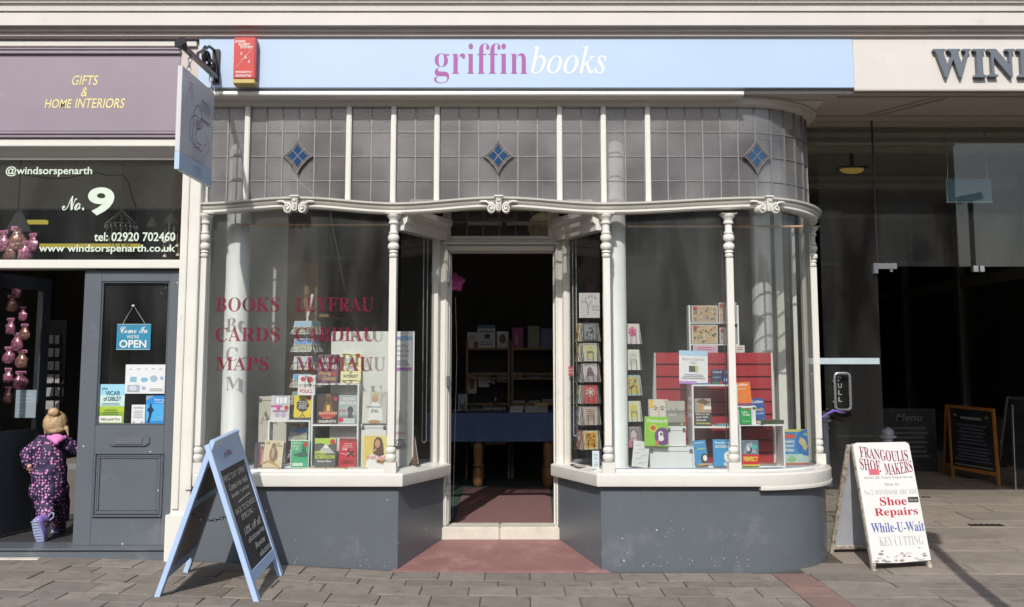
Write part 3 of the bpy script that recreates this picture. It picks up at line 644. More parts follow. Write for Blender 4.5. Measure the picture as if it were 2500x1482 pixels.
q = MB(); q.box(X(2374, 650, AY), X(2386, 650, AY), AY - .02, AY + .03, Z(664, AY), Z(649, AY)); q.box(X(2390, 650, AY), X(2401, 650, AY), AY - .02, AY + .03, Z(664, AY), Z(649, AY)); q.build('patch_fitting', STEEL, arc, bevel=.002)
MAN = mat('frosted_band', (.42, .50, .54), .5)
q = MB(); q.box(X(1985, 882, AY), X(2147, 882, AY), AY - .003, AY - .001, Z(889, AY), Z(874, AY)); q.build('glass_marking', MAN, arc)
hx0, hx1, hz0, hz1 = X(2034, 950, AY), X(2071, 950, AY), Z(1000, AY), Z(911, AY); rr = .03; pts = []
for cx, cz, a0 in ((hx1 - rr, hz1 - rr, 0), (hx0 + rr, hz1 - rr, 90), (hx0 + rr, hz0 + rr, 180), (hx1 - rr, hz0 + rr, 270)):
    for i in range(5): a = R(a0 + 22.5 * i); pts.append((cx + rr * math.cos(a), AY - .05, cz + rr * math.sin(a)))
q = MB(); q.tube(pts + [pts[0], pts[1]], .010, 8)
for z in (hz0 + .06, hz1 - .06): q.tube([(hx0, AY - .05, z), (hx0, AY + .0, z)], .009, 8)
hd = q.build('pull_handle', STEEL, arc, smooth=True)
q = MB()
for i, ch in enumerate('PULL'): zc_ = lerp(Z(925, AY), Z(975, AY), i / 3); q.text(ch, 'plain', X(2046, 950, AY), X(2055, 950, AY), zc_ - .018, zc_ + .018, AY - .003)
q.build('pull_lettering', mat('door_lettering', (.35, .35, .35), .5), arc)
RIB = mat('purple_ribbon', (.16, .09, .38), .5)
q = MB(); q.tube([P(2036, 1002, .74), P(2020, 1010, .73), P(2008, 1019, .73), P(1999, 1016, .74)], [.012, .008, .009, .003], 6); q.tube([P(2036, 1002, .74), P(2050, 1006, .73), P(2062, 1008, .73)], [.008, .006, .003], 6)
tag(q.build('ribbon', RIB, smooth=True), 'purple ribbon tied to the steel pull handle of the arcade door', 'ribbon')
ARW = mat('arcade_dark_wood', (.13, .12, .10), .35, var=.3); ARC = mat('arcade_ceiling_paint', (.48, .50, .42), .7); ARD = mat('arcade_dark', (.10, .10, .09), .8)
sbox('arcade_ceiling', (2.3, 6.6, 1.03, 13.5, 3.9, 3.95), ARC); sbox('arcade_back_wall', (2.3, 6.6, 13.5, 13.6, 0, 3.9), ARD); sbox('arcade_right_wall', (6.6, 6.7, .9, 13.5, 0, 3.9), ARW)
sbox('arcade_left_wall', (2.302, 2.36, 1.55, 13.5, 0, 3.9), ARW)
aw = thing('arcade_ceiling_beams', 'pale moulded beams crossing the dark arcade ceiling behind the glass', 'ceiling beams', (4.3, 2, 3.9))
for y in (1.5, 3.6, 6.2, 9):
    q = MB(); q.box(2.37, 6.59, y, y + .25, 3.68, 3.899); q.box(2.37, 6.59, y - .05, y + .30, 3.80, 3.84); q.box(2.37, 6.59, y - .03, y, 3.72, 3.75); q.build('ceiling_beam', ARC, aw)
sf = thing('arcade_shopfront', 'dark timber shopfront with tall windows along the arcade', 'shopfront', (6.55, 4, 0))
for i in range(5):
    y = 1.4 + i * 2.2; q = MB(); q.box(6.50, 6.598, y, y + .12, .1, 3.4); q.box(6.52, 6.598, y + .12, y + 2.2, 2.5, 2.65); q.box(6.52, 6.598, y + .12, y + 2.2, .1, .7); q.build('shopfront_frame', mat('arcade_frame_paint', (.34, .32, .28), .4), sf)
    q = MB(); q.box(6.56, 6.57, y + .12, y + 2.2, .7, 2.5); q.build('pane', CLEAR, sf)
sf2 = thing('arcade_shopfront', 'narrow panelled shopfront side beyond the glass door, beside the bookshop', 'shopfront', (2.4, 5, 0))
for i in range(4):
    y = 2.2 + i * 1.6; q = MB(); q.box(2.361, 2.42, y, y + .12, .1, 2.9); q.box(2.361, 2.40, y + .12, y + 1.6, 2.5, 2.62); q.build('shopfront_frame', mat('arcade_frame_paint', (.34, .32, .28), .4), sf2)
# lamp
LMP = emit('warm_lamp_glass', (.55, .38, .08), .22)
al = thing('ceiling_lamp', 'small amber glass lamp on the arcade ceiling', 'lamp', tuple(P(2080, 412, 4.6)))
q = MB(); c_ = P(2080, 415, 4.6); q.T = Matrix.Translation(c_) @ Matrix.Diagonal((1.9, 1.2, .6, 1)); q.lathe([(.02, -.07), (.055, -.05), (.075, 0), (.07, .02)], n=14); q.build('lamp_glass', LMP, al, smooth=True)
q = MB(); q.T = Matrix.Translation(c_); q.box(-.16, .16, -.1, .1, .012, .03); q.box(-.02, .02, -.02, .02, .03, 3.9 - c_.z); q.build('lamp_holder', BLACKM, al)
# hanging notice
hn = thing('hanging_notice', 'blue rectangular notice hanging on two rods behind the arcade glass', 'sign', tuple(P(2365, 490, 1.2)))
p0, p1 = P(2313, 493, 1.2), P(2418, 437, 1.2)
q = MB(); q.box(p0.x, p1.x, 1.19, 1.2, p0.z, p1.z); q.build('notice_panel', mat('notice_blue', (.10, .24, .31), .3), hn)
q = MB(); q.box(p0.x - .008, p1.x + .008, 1.188, 1.202, p0.z - .008, p0.z); q.box(p0.x - .008, p0.x, 1.188, 1.202, p0.z, p1.z); q.build('notice_edge', mat('notice_edge', (.45, .5, .5), .3), hn)
for x in (p0.x + .01, p1.x - .03): q = MB(); q.tube([(x, 1.195, p1.z), (x, 1.195, 3.899)], .005, 6); q.build('rod', STEEL, hn)
# bollards standing inside the arcade
BOL = mat('bollard_paint', (.42, .47, .55), .35, var=.08)
bolp = None
for px_, pt, pb, Y_, lab in ((2014, 1003, 1122, 4.0, 'grey domed bollard between the curved window and the pull handle'), (2172, 1042, 1170, 3.6, 'grey domed bollard half hidden behind the shoe repair board')):
    x = X(px_, pb, Y_); zb = ground(x, Y_); zt_ = Z(pt, Y_); r = .045; h = zt_ - zb
    t = thing('bollard', lab, 'bollard', (x, Y_, zb), group='bollards in the arcade', world=False)
    q = MB(); q.lathe([(.068, 0), (.068, .04), (.05, .06), (.046, h - .19), (.06, h - .185), (.06, h - .17), (.046, h - .165), (.046, h - .12)], n=18); q.build('shaft', BOL, t, smooth=35)
    q = MB(); q.lathe([(.046, h - .12), (.082, h - .11), (.084, h - .09), (.06, h - .08), (.062, h - .05), (.045, h - .02), (.012, h - .004), (.010, h)], n=18); q.build('dome_cap', BOL, t, smooth=35)
# free standing chalkboards in the arcade
ORW = mat('orange_varnished_wood', (.48, .20, .045), .35, var=.2, scale=12)
def aboard(name, lab, FL_, FR_, RL_, RR_, TL_, TR_, frame, face, fw=.05, hd=0, parts=None, cat='A-board', foot=.06, th=.022, facein=None):
    """two leaning panels; feet at the four ground points, ridge TL..TR"""
    FL_, FR_, RL_, RR_, TL_, TR_ = [Vector(v) for v in (FL_, FR_, RL_, RR_, TL_, TR_)]; bk = (RL_ - FL_).normalized() * th * 1.3
    org = (FL_ + FR_ + RL_ + RR_) / 4; t = thing(name, lab, cat, tuple(org)); out = []
    for k, (a, b_, c_, d_) in enumerate(((FL_, FR_, TL_, TR_), (RR_, RL_, TR_ + bk, TL_ + bk))):
        u = (b_ - a); v = (c_ - a); w_ = u.length; h_ = v.length; u.normalize(); v.normalize(); n_ = u.cross(v).normalized()
        T = Matrix(((u.x, -n_.x, v.x, a.x), (u.y, -n_.y, v.y, a.y), (u.z, -n_.z, v.z, a.z), (0, 0, 0, 1)))
        q = MB(); q.T = T
        q.box(0, fw, 0, th, 0, h_); q.box(w_ - fw, w_, 0, th, 0, h_)
        q.box(fw, w_ - fw, .001, th - .001, h_ - fw - hd, h_); q.box(fw, w_ - fw, .001, th - .001, foot, foot + fw)
        p = q.build('frame', frame, t, bevel=.002)
        q = MB(); q.T = T; q.box(fw - .004, w_ - fw + .004, .006, th - .006, foot + fw, h_ - fw - hd); q.build('panel', face if (k == 0 or facein is None) else facein, p)
        out.append((T, w_, h_, p))
    return t, out
Yb = 4.7
def GG(px_, py_): # ground point from a pixel, following the sloping ground
    z = 0
    for _ in range(6): p = G(px_, py_, z); z = ground(p.x, p.y)
    return p
a_, b_ = GG(2322, 1165), GG(2440, 1186)
up = .80
t, fr = aboard('chalkboard', 'orange wooden framed chalkboard standing in the arcade gloom', a_, b_, a_ + Vector((.1, .45, 0)), b_ + Vector((.1, .45, 0)), a_ + Vector((.07, .2, up)), b_ + Vector((.07, .2, up)), ORW, SLATE, .035, 0, foot=.10, cat='chalkboard')
T, w_, h_, p = fr[0]; q = MB(); q.T = T; decor(q, w_ - .08, h_ - .2, [('l', .25, .84, .75, .95, 1, (.3, .3, .3)), ('l', .15, .42, .85, .8, 6, (.12, .14, .2)), ('l', .06, .12, .94, .4, 5, (.12, .14, .2)), ('l', .05, .03, .95, .08, 1, (.3, .3, .2)), ('e', .12, .93, .05, .03, (.25, .2, .05)), ('e', .88, .93, .05, .03, (.25, .2, .05))], .004, .04, .13); q.build('chalk_writing', None, p, fix=False)
a_, b_ = GG(2474, 1195), GG(2590, 1215)
t, fr = aboard('pavement_board', 'silver framed board at the far edge of the arcade', a_, b_, a_ + Vector((.05, .5, 0)), b_ + Vector((.05, .5, 0)), a_ + Vector((.12, .22, .95)), b_ + Vector((.1, .22, .95)), STEEL, SLATE, .03, 0, foot=.2, cat='A-board')
q = MB(); a_ = GG(2160, 1150); q.box(a_.x, a_.x + .62, a_.y, a_.y + .02, a_.z, a_.z + .72); q.T = Matrix.Translation((a_.x, a_.y, a_.z + .1)); bb_ = tag(q.build('menu_board', SLATE), 'large black menu board in shadow behind the shoe repair board', 'menu board')
q = MB(); q.T = Matrix.Translation((a_.x, a_.y, a_.z)); decor(q, .62, .72, [('t', 'Menu', 'sital', .25, .8, .75, .92, (.16, .16, .16)), ('l', .15, .2, .85, .72, 7, (.10, .10, .10))]); q.build('chalk_writing', None, bb_, org=(0, 0, 0), fix=False)
q = MB(); a_ = GG(2366, 1283); b_ = GG(2440, 1279); zz_ = ground(a_.x, a_.y) + .004; q.box(a_.x, b_.x, a_.y - .03, a_.y + .05, zz_ - .01, zz_)
dc = tag(q.build('drain_cover', BLACKM), 'small black slotted drain cover in the arcade paving', 'drain cover')
q = MB()
for i in range(6): q = MB(); x = lerp(a_.x + .01, b_.x - .03, i / 5); q.box(x, x + .012, a_.y - .025, a_.y + .045, zz_ + .0005, zz_ + .004); q.build('grating_bar', BLACKM, dc)

# ================================================================== GIFT SHOP (left)
gs = thing('gift_shop_front', 'grey and cream gift shop front with mauve sign and open door', 'shopfront', (-3.3, .2, .1))
def gb(name, boxes, m=CREAM, bev=.004, par=None):
    q = MB()
    for bx in boxes: q.box(*bx)
    return q.build(name, m, par or gs, bevel=bev)
yl = -.03
pxl, pxr = X(441, 560, yl), -2.21
gz = lambda p, Y=-.05: Z(p, Y)
# pilaster between the shops
gb('pilaster', [(pxl, pxr, yl, .30, .0, 3.33), (pxl + .055, pxr + .02, yl - .0, .28, .0, 3.32)] [:1])
gb('pilaster_strip', [(pxl + .012, pxl + .055, yl - .014, yl + .002, .42, 3.32)], CREAM)
gb('pilaster_plinth', [(pxl - .025, pxr - .02, yl - .03, .28, .0, gz(1256, yl))])
gb('pilaster_strip', [(-2.245, -2.205, -.045, .02, .55, 2.46)])
# sign panel
xe = X(440, 230, -.05)
gb('cornice_strip', [(-5.2, X(480, 107, -.085), -.085, -.062, gz(113, -.085), gz(99, -.085))], CREAM2)
gb('sign_moulding', [(-5.2, xe, -.098, -.062, gz(121, -.098), gz(116, -.098)), (-5.2, xe, -.088, -.062, gz(131, -.088), gz(121, -.088) - .001)], PURPLE)
zb0, zb1 = gz(322), gz(131)
sb_ = gb('sign_board', [(-5.2, xe, -.066, -.02, zb0, zb1)], PURPLE)
gb('sign_moulding', [(-5.2, xe, -.075, -.02, gz(329), zb0 - .001), (-5.2, xe, -.095, -.02, gz(336, -.09), gz(330, -.09))], PURPLE)
YT_ = mat('yellow_sign_paint', (.72, .63, .28), .5)
q = MB(); sh_ = lambda p: p
for t, x0, x1, y0, y1 in (('GIFTS', 176, 240, 184, 208), ('&', 198, 214, 213, 236), ('HOME', 109, 176, 242, 264), ('INTERIORS', 183, 305, 240, 264)):
    st = 'sital'; px_text(q, t, st, x0, x1, y0, y1, -.068, off=.0)
q.build('sign_lettering', YT_, sb_)
gb('head_rail', [(-5.2, xe, -.075, .05, gz(357, -.075), gz(338, -.075))], CREAM)
q = MB(); q.extr([(-.072, gz(357, -.075) - .001), (-.06, gz(362)), (-.03, gz(370, -.03)), (.0, gz(380, .0)), (.02, gz(385, .02)), (.02, gz(390, .02)), (.08, gz(390, .06)), (.08, gz(357, -.075) - .001)], -5.2, xe); q.build('head_cove', CREAM2, gs)
gz1 = gz(391, .06); gz0 = gz(632, .06)
q = MB(); q.box(-5.2, xe, .06, .066, gz0, gz1 + .02); q.build('window_pane', CLEAR, gs)
gb('transom_bar', [(-5.2, X(441, 645, .03), .03, .20, gz(655, .03), gz(634, .03))])
q = MB(); gx = lambda p, y=500: X(p, y, .118)
for t, st, x0, x1, y0, y1, off in (('@windsorspenarth', 'bold', 14, 225, 406, 431, -.004), ('No.', 'script', 152, 206, 478, 514, .004), ('9', 'plain', 214, 279, 457, 526, .035),
        ('tel: 02920 702460', 'bold', 230, 428, 567, 589, -.004), ('www windsorspenarth.co.uk', 'bold', 95, 428, 597, 620, -.004)):
    q = MB(); px_text(q, t, st, x0, x1, y0, y1, .0585, off=off); q.build('window_lettering', MINT, gs, fix=False)
# step
zst = gz(1336, .0)
gb('door_sill', [(-5.2, X(437, 1340, -.04), -.04, .22, .0, zst - .018), (-5.2, X(437, 1340, -.05), -.055, .22, zst - .017, zst)], GREY, .006)
gb('cream_edge', [(-5.2, X(102, 1366, -.06), -.12, -.058, .0, .105)], STONE, .004)
# closed door leaf
YL = .075
dx0, dx1 = X(192, 1000, YL), pxl - .002; zt_ = gz(660, YL); dz = lambda p: Z(p, YL)
gx0, gx1, gzA, gzB = X(241, 860, YL), X(408, 860, YL), dz(1038), dz(687)
leaf = gb('door_leaf', [(dx0, gx0, YL, YL + .05, zst, zt_), (gx1, dx1, YL, YL + .05, zst, zt_), (gx0, gx1, YL + .001, YL + .049, gzB, zt_), (gx0, gx1, YL + .001, YL + .049, zst, gzA)], GREY, .003)
gb('glazing_bead', [(gx0, gx0 + .012, YL + .008, YL + .03, gzA, gzB), (gx1 - .012, gx1, YL + .008, YL + .03, gzA, gzB), (gx0 + .012, gx1 - .012, YL + .008, YL + .03, gzA, gzA + .012), (gx0 + .012, gx1 - .012, YL + .008, YL + .03, gzB - .012, gzB)], GREYD, .003, leaf)
q = MB(); q.box(gx0 + .01, gx1 - .01, YL + .03, YL + .036, gzA + .01, gzB - .01); q.build('pane', CLEAR, leaf)
px0, px1, pz0, pz1 = X(228, 1180, YL), X(398, 1180, YL), dz(1262), dz(1104)
for i, (ins, pr_) in enumerate(((0, .016), (.018, .010), (.030, .005))):
    w = .014
    a, b2, c_, d_ = px0 + ins, px1 - ins, pz0 + ins, pz1 - ins
    gb('panel_moulding', [(a, b2, YL - pr_, YL, c_, c_ + w), (a, b2, YL - pr_, YL, d_ - w, d_), (a, a + w, YL - pr_, YL, c_ + w, d_ - w), (b2 - w, b2, YL - pr_, YL, c_ + w, d_ - w)], GREY, .004, leaf)
q = MB(); lx0, lx1, lz0, lz1 = X(264, 1075, YL), X(366, 1075, YL), dz(1089), dz(1060)
q.prism([(lx0, (lz0 + lz1) / 2 - .02), (lx0 + .03, lz0), (lx1 - .03, lz0), (lx1, (lz0 + lz1) / 2 - .02), (lx1, (lz0 + lz1) / 2 + .02), (lx1 - .03, lz1), (lx0 + .03, lz1), (lx0, (lz0 + lz1) / 2 + .02)], YL - .012, YL)
lbx = q.build('letterbox', GREY, leaf, bevel=.003)
gb('letter_flap', [(X(282, 1075, YL), X(349, 1075, YL), YL - .018, YL - .0125, dz(1084), dz(1067))], mat('flap_metal', (.20, .21, .23), .3, metal=.4), .002, lbx)
# open leaf folded inwards on the far side
q = MB(); hx = X(-40, 1000, .15); ex, ey = X(112, 1000, .85), .85
L_ = Vector((ex - hx, ey - .15, 0)); ln = L_.length; an = math.atan2(L_.y, L_.x); q.T = Matrix.Translation((hx, .15, 0)) @ Matrix.Rotation(an, 4, 'Z')
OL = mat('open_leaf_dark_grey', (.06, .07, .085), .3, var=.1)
for bx in ((0, .11, 0, .045, zst + .01, 2.07), (ln - .11, ln, 0, .045, zst + .01, 2.07), (.11, ln - .11, .001, .044, zst + .01, .92), (.11, ln - .11, .001, .044, 1.97, 2.07)): q.box(*bx)
ol = q.build('open_door_leaf', OL, gs, bevel=.004); TT = q.T
q = MB(); q.T = TT; q.box(.11, ln - .11, .02, .026, .92, 1.97); q.build('pane', CLEAR, ol)
# interior shell of the gift shop
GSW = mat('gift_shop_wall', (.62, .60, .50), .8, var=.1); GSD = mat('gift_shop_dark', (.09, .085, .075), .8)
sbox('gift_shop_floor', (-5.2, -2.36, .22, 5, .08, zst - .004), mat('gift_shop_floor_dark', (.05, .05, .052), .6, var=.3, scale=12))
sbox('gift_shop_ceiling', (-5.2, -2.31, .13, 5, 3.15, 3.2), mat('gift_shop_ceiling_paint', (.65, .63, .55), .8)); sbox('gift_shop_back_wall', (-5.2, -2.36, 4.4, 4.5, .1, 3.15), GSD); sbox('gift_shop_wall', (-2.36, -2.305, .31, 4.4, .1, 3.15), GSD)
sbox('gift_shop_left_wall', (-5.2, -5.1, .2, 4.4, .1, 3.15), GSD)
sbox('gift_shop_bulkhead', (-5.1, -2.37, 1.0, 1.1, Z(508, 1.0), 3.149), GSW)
for k, (x0, x1, py, Y_, lb) in enumerate(((-60, 112, 541, 3.6, 'yellow strip light glowing high in the gift shop, at its far side'), (96, 340, 599, 3.9, 'long yellow strip light glowing behind the telephone lettering'))):
    q = MB(); p0, p1 = P(x0, py + 5, Y_), P(x1, py - 4, Y_); q.box(p0.x, p1.x, Y_, Y_ + .06, p0.z, p1.z); t = q.build('light_tube', emit('yellow_tube', (.75, .62, .10), .55))
    tag(t, lb, 'strip light', 'strip lights in the gift shop')
    q = MB(); q.box(p0.x, p1.x, Y_ - .02, Y_ + .08, p1.z + .002, p1.z + .03); q.box(p0.x + .1, p0.x + .12, Y_ + .02, Y_ + .04, p1.z + .03, 3.149); q.box(p1.x - .12, p1.x - .1, Y_ + .02, Y_ + .04, p1.z + .03, 3.149); q.build('light_batten', BLACKM, t)
# cable
q = MB(); q.tube([P(x, y, .55) for x, y in ((60, 427), (110, 434), (160, 436), (215, 424), (240, 422), (262, 429), (300, 427), (313, 445), (325, 485), (334, 512), (336, 545))], .0045, 6); tag(q.build('cable', BLACKM, smooth=True), 'black cable drooping behind the gift shop lettering', 'cable')

# ================================================================== ACROSS THE STREET (seen mirrored in the glass)
OB = mat('opposite_render', (.55, .52, .47), .85, var=.15); OS = mat('opposite_slate_roof', (.12, .12, .13), .7); OW = mat('opposite_window', (.05, .06, .07), .1)
def house(x0, x1, h, roof, lab, name='terraced_house', m=OB):
    t = thing(name, lab, 'building', ((x0 + x1) / 2, -18, -.02)); q = MB(); q.box(x0, x1, -26, -17, -.02, h); q.build('wall', m, t)
    q = MB(); q.add([(x0, -26, h), (x1, -26, h), (x1, -16.8, h), (x0, -16.8, h), (x0 + .01, -21.5, h + roof), (x1 - .01, -21.5, h + roof)], [(0, 1, 5, 4), (2, 3, 4, 5), (0, 4, 3), (1, 2, 5), (0, 3, 2, 1)]); q.build('roof', OS, t)
    n = max(1, int((x1 - x0) / 2.2))
    for fl in range(max(1, int(h / 3))):
        for i in range(n):
            cx = lerp(x0, x1, (i + .5) / n); q = MB(); q.box(cx - .45, cx + .45, -16.99, -16.95, fl * 3 + .9, fl * 3 + 2.4); w_ = q.build('window', OW, t)
            q = MB(); q.box(cx - .55, cx + .55, -16.95, -16.88, fl * 3 + .8, fl * 3 + .9); q.box(cx - .02, cx + .02, -16.95, -16.93, fl * 3 + .9, fl * 3 + 2.4); q.build('window_frame', CREAM2, w_)
house(-16, -7.88, 6.8, 2.2, 'rendered terrace house across the street, beyond the gift shop end'); house(-7.9, -.5, 6.8, 2.2, 'wide rendered house across the street facing the gift shop', m=mat('opposite_brick', (.25, .12, .08), .9))
house(-.52, 6.32, 6.8, 2.2, 'rendered house across the street facing the bookshop'); house(6.3, 11, 6.8, 2.2, 'slate roofed house across the street facing the arcade', m=mat('opposite_brick', (.25, .12, .08), .9)); house(17, 25, 3.4, 1.6, 'low building far across the street beyond the arcade')
cp = thing('camera_pole', 'grey security camera on a tall pole across the street, mirrored in the arcade glass', 'camera pole', (10.75, -15.6, -.02))
q = MB(); q.tube([(10.75, -15.6, -.02), (10.75, -15.6, 5.0)], .06, 8); q.build('pole', BLACKM, cp)
q = MB(); q.bar((10.45, -15.6, 5.22), (11.0, -15.55, 5.32), .16, .16); q.bar((10.75, -15.6, 5.0), (10.75, -15.6, 5.2), .1, .1); q.build('security_camera', BLACKM, cp)
q = MB(); lpx, lpy = 2.52, -3.05; q.T = Matrix.Translation((lpx, lpy, 0)); q.lathe([(.075, -.03), (.075, .9), (.05, .95), (.045, 3.4)], n=14); lpo = tag(q.build('lamp_post', BLACKM, smooth=35), 'dark street lamp post at the kerb whose shadow crosses the paving', 'lamp post')
q = MB(); q.T = Matrix.Translation((lpx, lpy, 0)); q.lathe([(.05, 3.4), (.10, 3.45), (.15, 3.75), (.05, 3.86), (.02, 3.92)], n=10); q.build('lantern', BLACKM, lpo, org=(0, 0, 0))

# ================================================================== WALL FITTINGS
ab = thing('alarm_box', 'red and yellow burglar alarm box on the pale blue sign', 'alarm box', tuple(P(600, 200, -.1)))
a0, a1 = P(568, 192, -.19), P(624, 97, -.19)
RED = mat('alarm_red', (.52, .045, .04), .4, var=.05, dirt=(.45, .08, .06)); YLW = mat('alarm_yellow', (.50, .38, .12), .5, var=.1)
q = MB(); q.box(a0.x, a1.x, -.185, -.103, a0.z, a1.z + .02); body_ = q.build('cover', RED, ab, bevel=.006)
q = MB(); zlo = Z(203, -.185); q.box(a0.x + .001, a1.x - .001, -.183, -.103, zlo, a0.z - .001); q.hexa([(a0.x + .001, -.15, Z(209, -.15)), (a1.x - .001, -.15, Z(209, -.15)), (a1.x - .001, -.103, Z(209, -.15)), (a0.x + .001, -.103, Z(209, -.15)), (a0.x + .001, -.183, zlo), (a1.x - .001, -.183, zlo), (a1.x - .001, -.103, zlo), (a0.x + .001, -.103, zlo)]); q.build('base', YLW, ab, bevel=.003)
q = MB(); q.T = Matrix.Translation((a0.x, -.185, a0.z)); w, h = a1.x - a0.x, a1.z - a0.z + .02
WH = (.75, .72, .68)
decor(q, w, h, [('t', 'SONIC', 'bold', .06, .87, .55, .93, WH), ('t', 'ALARM', 'bold', .2, .80, .72, .86, WH), ('t', 'SYSTEM', 'bold', .3, .73, .86, .79, WH), ('t', 'S', 'bold', .32, .57, .4, .64, WH), ('t', 'A', 'bold', .48, .48, .6, .56, WH), ('t', 'S', 'bold', .68, .38, .76, .45, WH),
    ('s', [(.16, .28), (.5, .5), (.86, .74)], .003, (.7, .45, .4)), ('s', [(.3, .46), (.72, .52)], .003, (.7, .45, .4)), ('t', 'PENARTH', 'bold', .12, .135, .84, .185, WH), ('t', '20703720', 'bold', .12, .045, .84, .10, WH)], -.0)
q.build('lettering', None, body_, fix=False)
# hanging sign on its iron bracket
hs = thing('hanging_sign', 'double sided bookshop sign with a purple griffin drawing hanging edge-on from its chain', 'hanging sign', (-2.18, -.5, 2.5))
y0_, y1_ = -.98, -.30
t0 = P(446, 160, y0_); xh = t0.x
zt1, zb1_ = t0.z, Z(412, y0_)
dx = X(520, 330, y1_) - xh
T = Matrix.Translation((xh, y0_, zb1_)) @ Matrix.Rotation(math.atan2(y1_ - y0_, dx), 4, 'Z'); wS = math.hypot(y1_ - y0_, dx); hS = zt1 - zb1_
SGN = mat('sign_grey_white', (.58, .58, .62), .4, var=.03)
q = MB(); q.T = T; q.box(0, wS, 0, .03, hS * .17, hS); pn = q.build('sign_panel', SGN, hs, bevel=.002)
q = MB(); q.T = T; q.box(0, wS, .0, .03, 0, hS * .17 - .001); q.build('blue_band', BLUE, hs)
q = MB(); q.T = T; PUR = (.17, .07, .22); S = []
S.append(('s', [(.46 + .20 * math.cos(R(a)), .46 + .16 * math.sin(R(a))) for a in range(70, 320, 12)], .007, PUR))
S.append(('s', [(.42, .70), (.50, .74), (.58, .70), (.62, .63), (.56, .60), (.66, .55), (.60, .52), (.50, .50), (.44, .42), (.50, .36), (.62, .36)], .008, PUR))
S.append(('s', [(.42, .70), (.36, .62), (.38, .52), (.34, .44), (.40, .34), (.52, .30), (.66, .30)], .008, PUR))
for i in range(6): S.append(('s', [(.55 + .05 * i, .72 - .01 * i), (.60 + .055 * i, .80 + .01 * i), (.66 + .05 * i, .84 - .03 * i)], .006, PUR)); S.append(('s', [(.56 + .05 * i, .60), (.60 + .05 * i, .64), (.64 + .05 * i, .60)], .006, PUR))
for i in range(8): S.append(('s', arcpts(.46 + .05 * (i % 3), .56 - .035 * (i // 3), .03, .018, 0, 200, 6), .005, PUR))
for i in range(5): S.append(('s', [(.36 + .08 * i, .28), (.38 + .08 * i, .22), (.35 + .08 * i, .20), (.40 + .08 * i, .17)], .006, PUR))
S.append(('s', [(.18, .80), (.24, .86), (.20, .90), (.28, .88), (.26, .80), (.32, .76)], .006, PUR)); S.append(('s', [(.66, .36), (.74, .40), (.70, .48), (.80, .44), (.84, .36), (.76, .30)], .006, PUR))
S.append(('t', 'griffin', 'serif', .4, .085, .66, .125, (.25, .3, .6))); S.append(('t', 'books', 'italic', .4, .04, .66, .075, (.25, .3, .6)))
decor(q, wS, hS, S, 0); q.build('griffin_drawing', None, pn, fix=False)
br = thing('iron_bracket', 'black wrought iron bracket with scrolls holding the hanging sign', 'bracket', (-1.98, -.1, 3.2))
IRON = mat('black_iron', (.022, .02, .022), .4, var=.2)
bx_, bz_ = X(525, 160, -.12), Z(160, -.12)
q = MB(); q.box(bx_ - .022, bx_ + .030, -.125, -.103, Z(202, -.12), Z(120, -.12)); q.build('wall_plate', IRON, br, bevel=.003)
A = P(528, 190, -.13); B = P(452, 118, -1.0)
q = MB(); q.bar(A, B, .028, .028); d_ = (B - A).normalized(); q.tube([B, B + d_ * .05 + Vector((-.02, 0, .03))], [.02, .045], 6); q.build('arm', IRON, br)
q = MB(); C_ = P(522, 122, -.13)
q.tube([C_, lerp(C_, P(500, 118, -.4), .5) + Vector((0, 0, .02)), P(497, 122, -.4), P(483, 130, -.62), lerp(A, B, .62)], .010, 6)
def spiral(c, r, turns, ux_, uz_, ph=0, n=22): return [c + ux_ * (r * (1 - .8 * i / n) * math.cos(ph + turns * 2 * math.pi * i / n)) + uz_ * (r * (1 - .8 * i / n) * math.sin(ph + turns * 2 * math.pi * i / n)) for i in range(n + 1)]
u_ = Vector((.12, .99, 0)).normalized(); v_ = Vector((0, 0, 1))
q.tube(spiral(P(505, 140, -.25), .075, 1.6, u_, v_, 2.0), .011, 6); q.tube(spiral(P(518, 170, -.22), .07, 1.5, u_ * -1, v_, .5), .011, 6); q.tube([P(500, 128, -.25), P(510, 150, -.25), P(520, 176, -.17), P(526, 186, -.14)], .012, 6); q.build('scrollwork', IRON, br, smooth=True)
q = MB(); zt_s = zt1 + .0
for yy in (y0_ + .12, y1_ - .03):
    f = (yy - A.y) / (B.y - A.y); pa = A + (B - A) * f; xx = lerp(xh, xh + dx, (yy - y0_) / (y1_ - y0_)); n_ = 4; zz0 = zt1; step = (pa.z - zz0) / n_
    for i in range(n_):
        c1 = Vector((lerp(xx, pa.x, (i + .5) / n_), yy, zz0 + step * (i + .5))); ring = [c1 + (Vector((0, 1, 0)) if i % 2 else Vector((1, 0, 0))) * .012 * math.cos(a) + v_ * step * .62 * math.sin(a) for a in [2 * math.pi * k / 10 for k in range(11)]]; q.tube(ring, .004, 5, False)
q.build('chain', STEEL, hs, smooth=True)

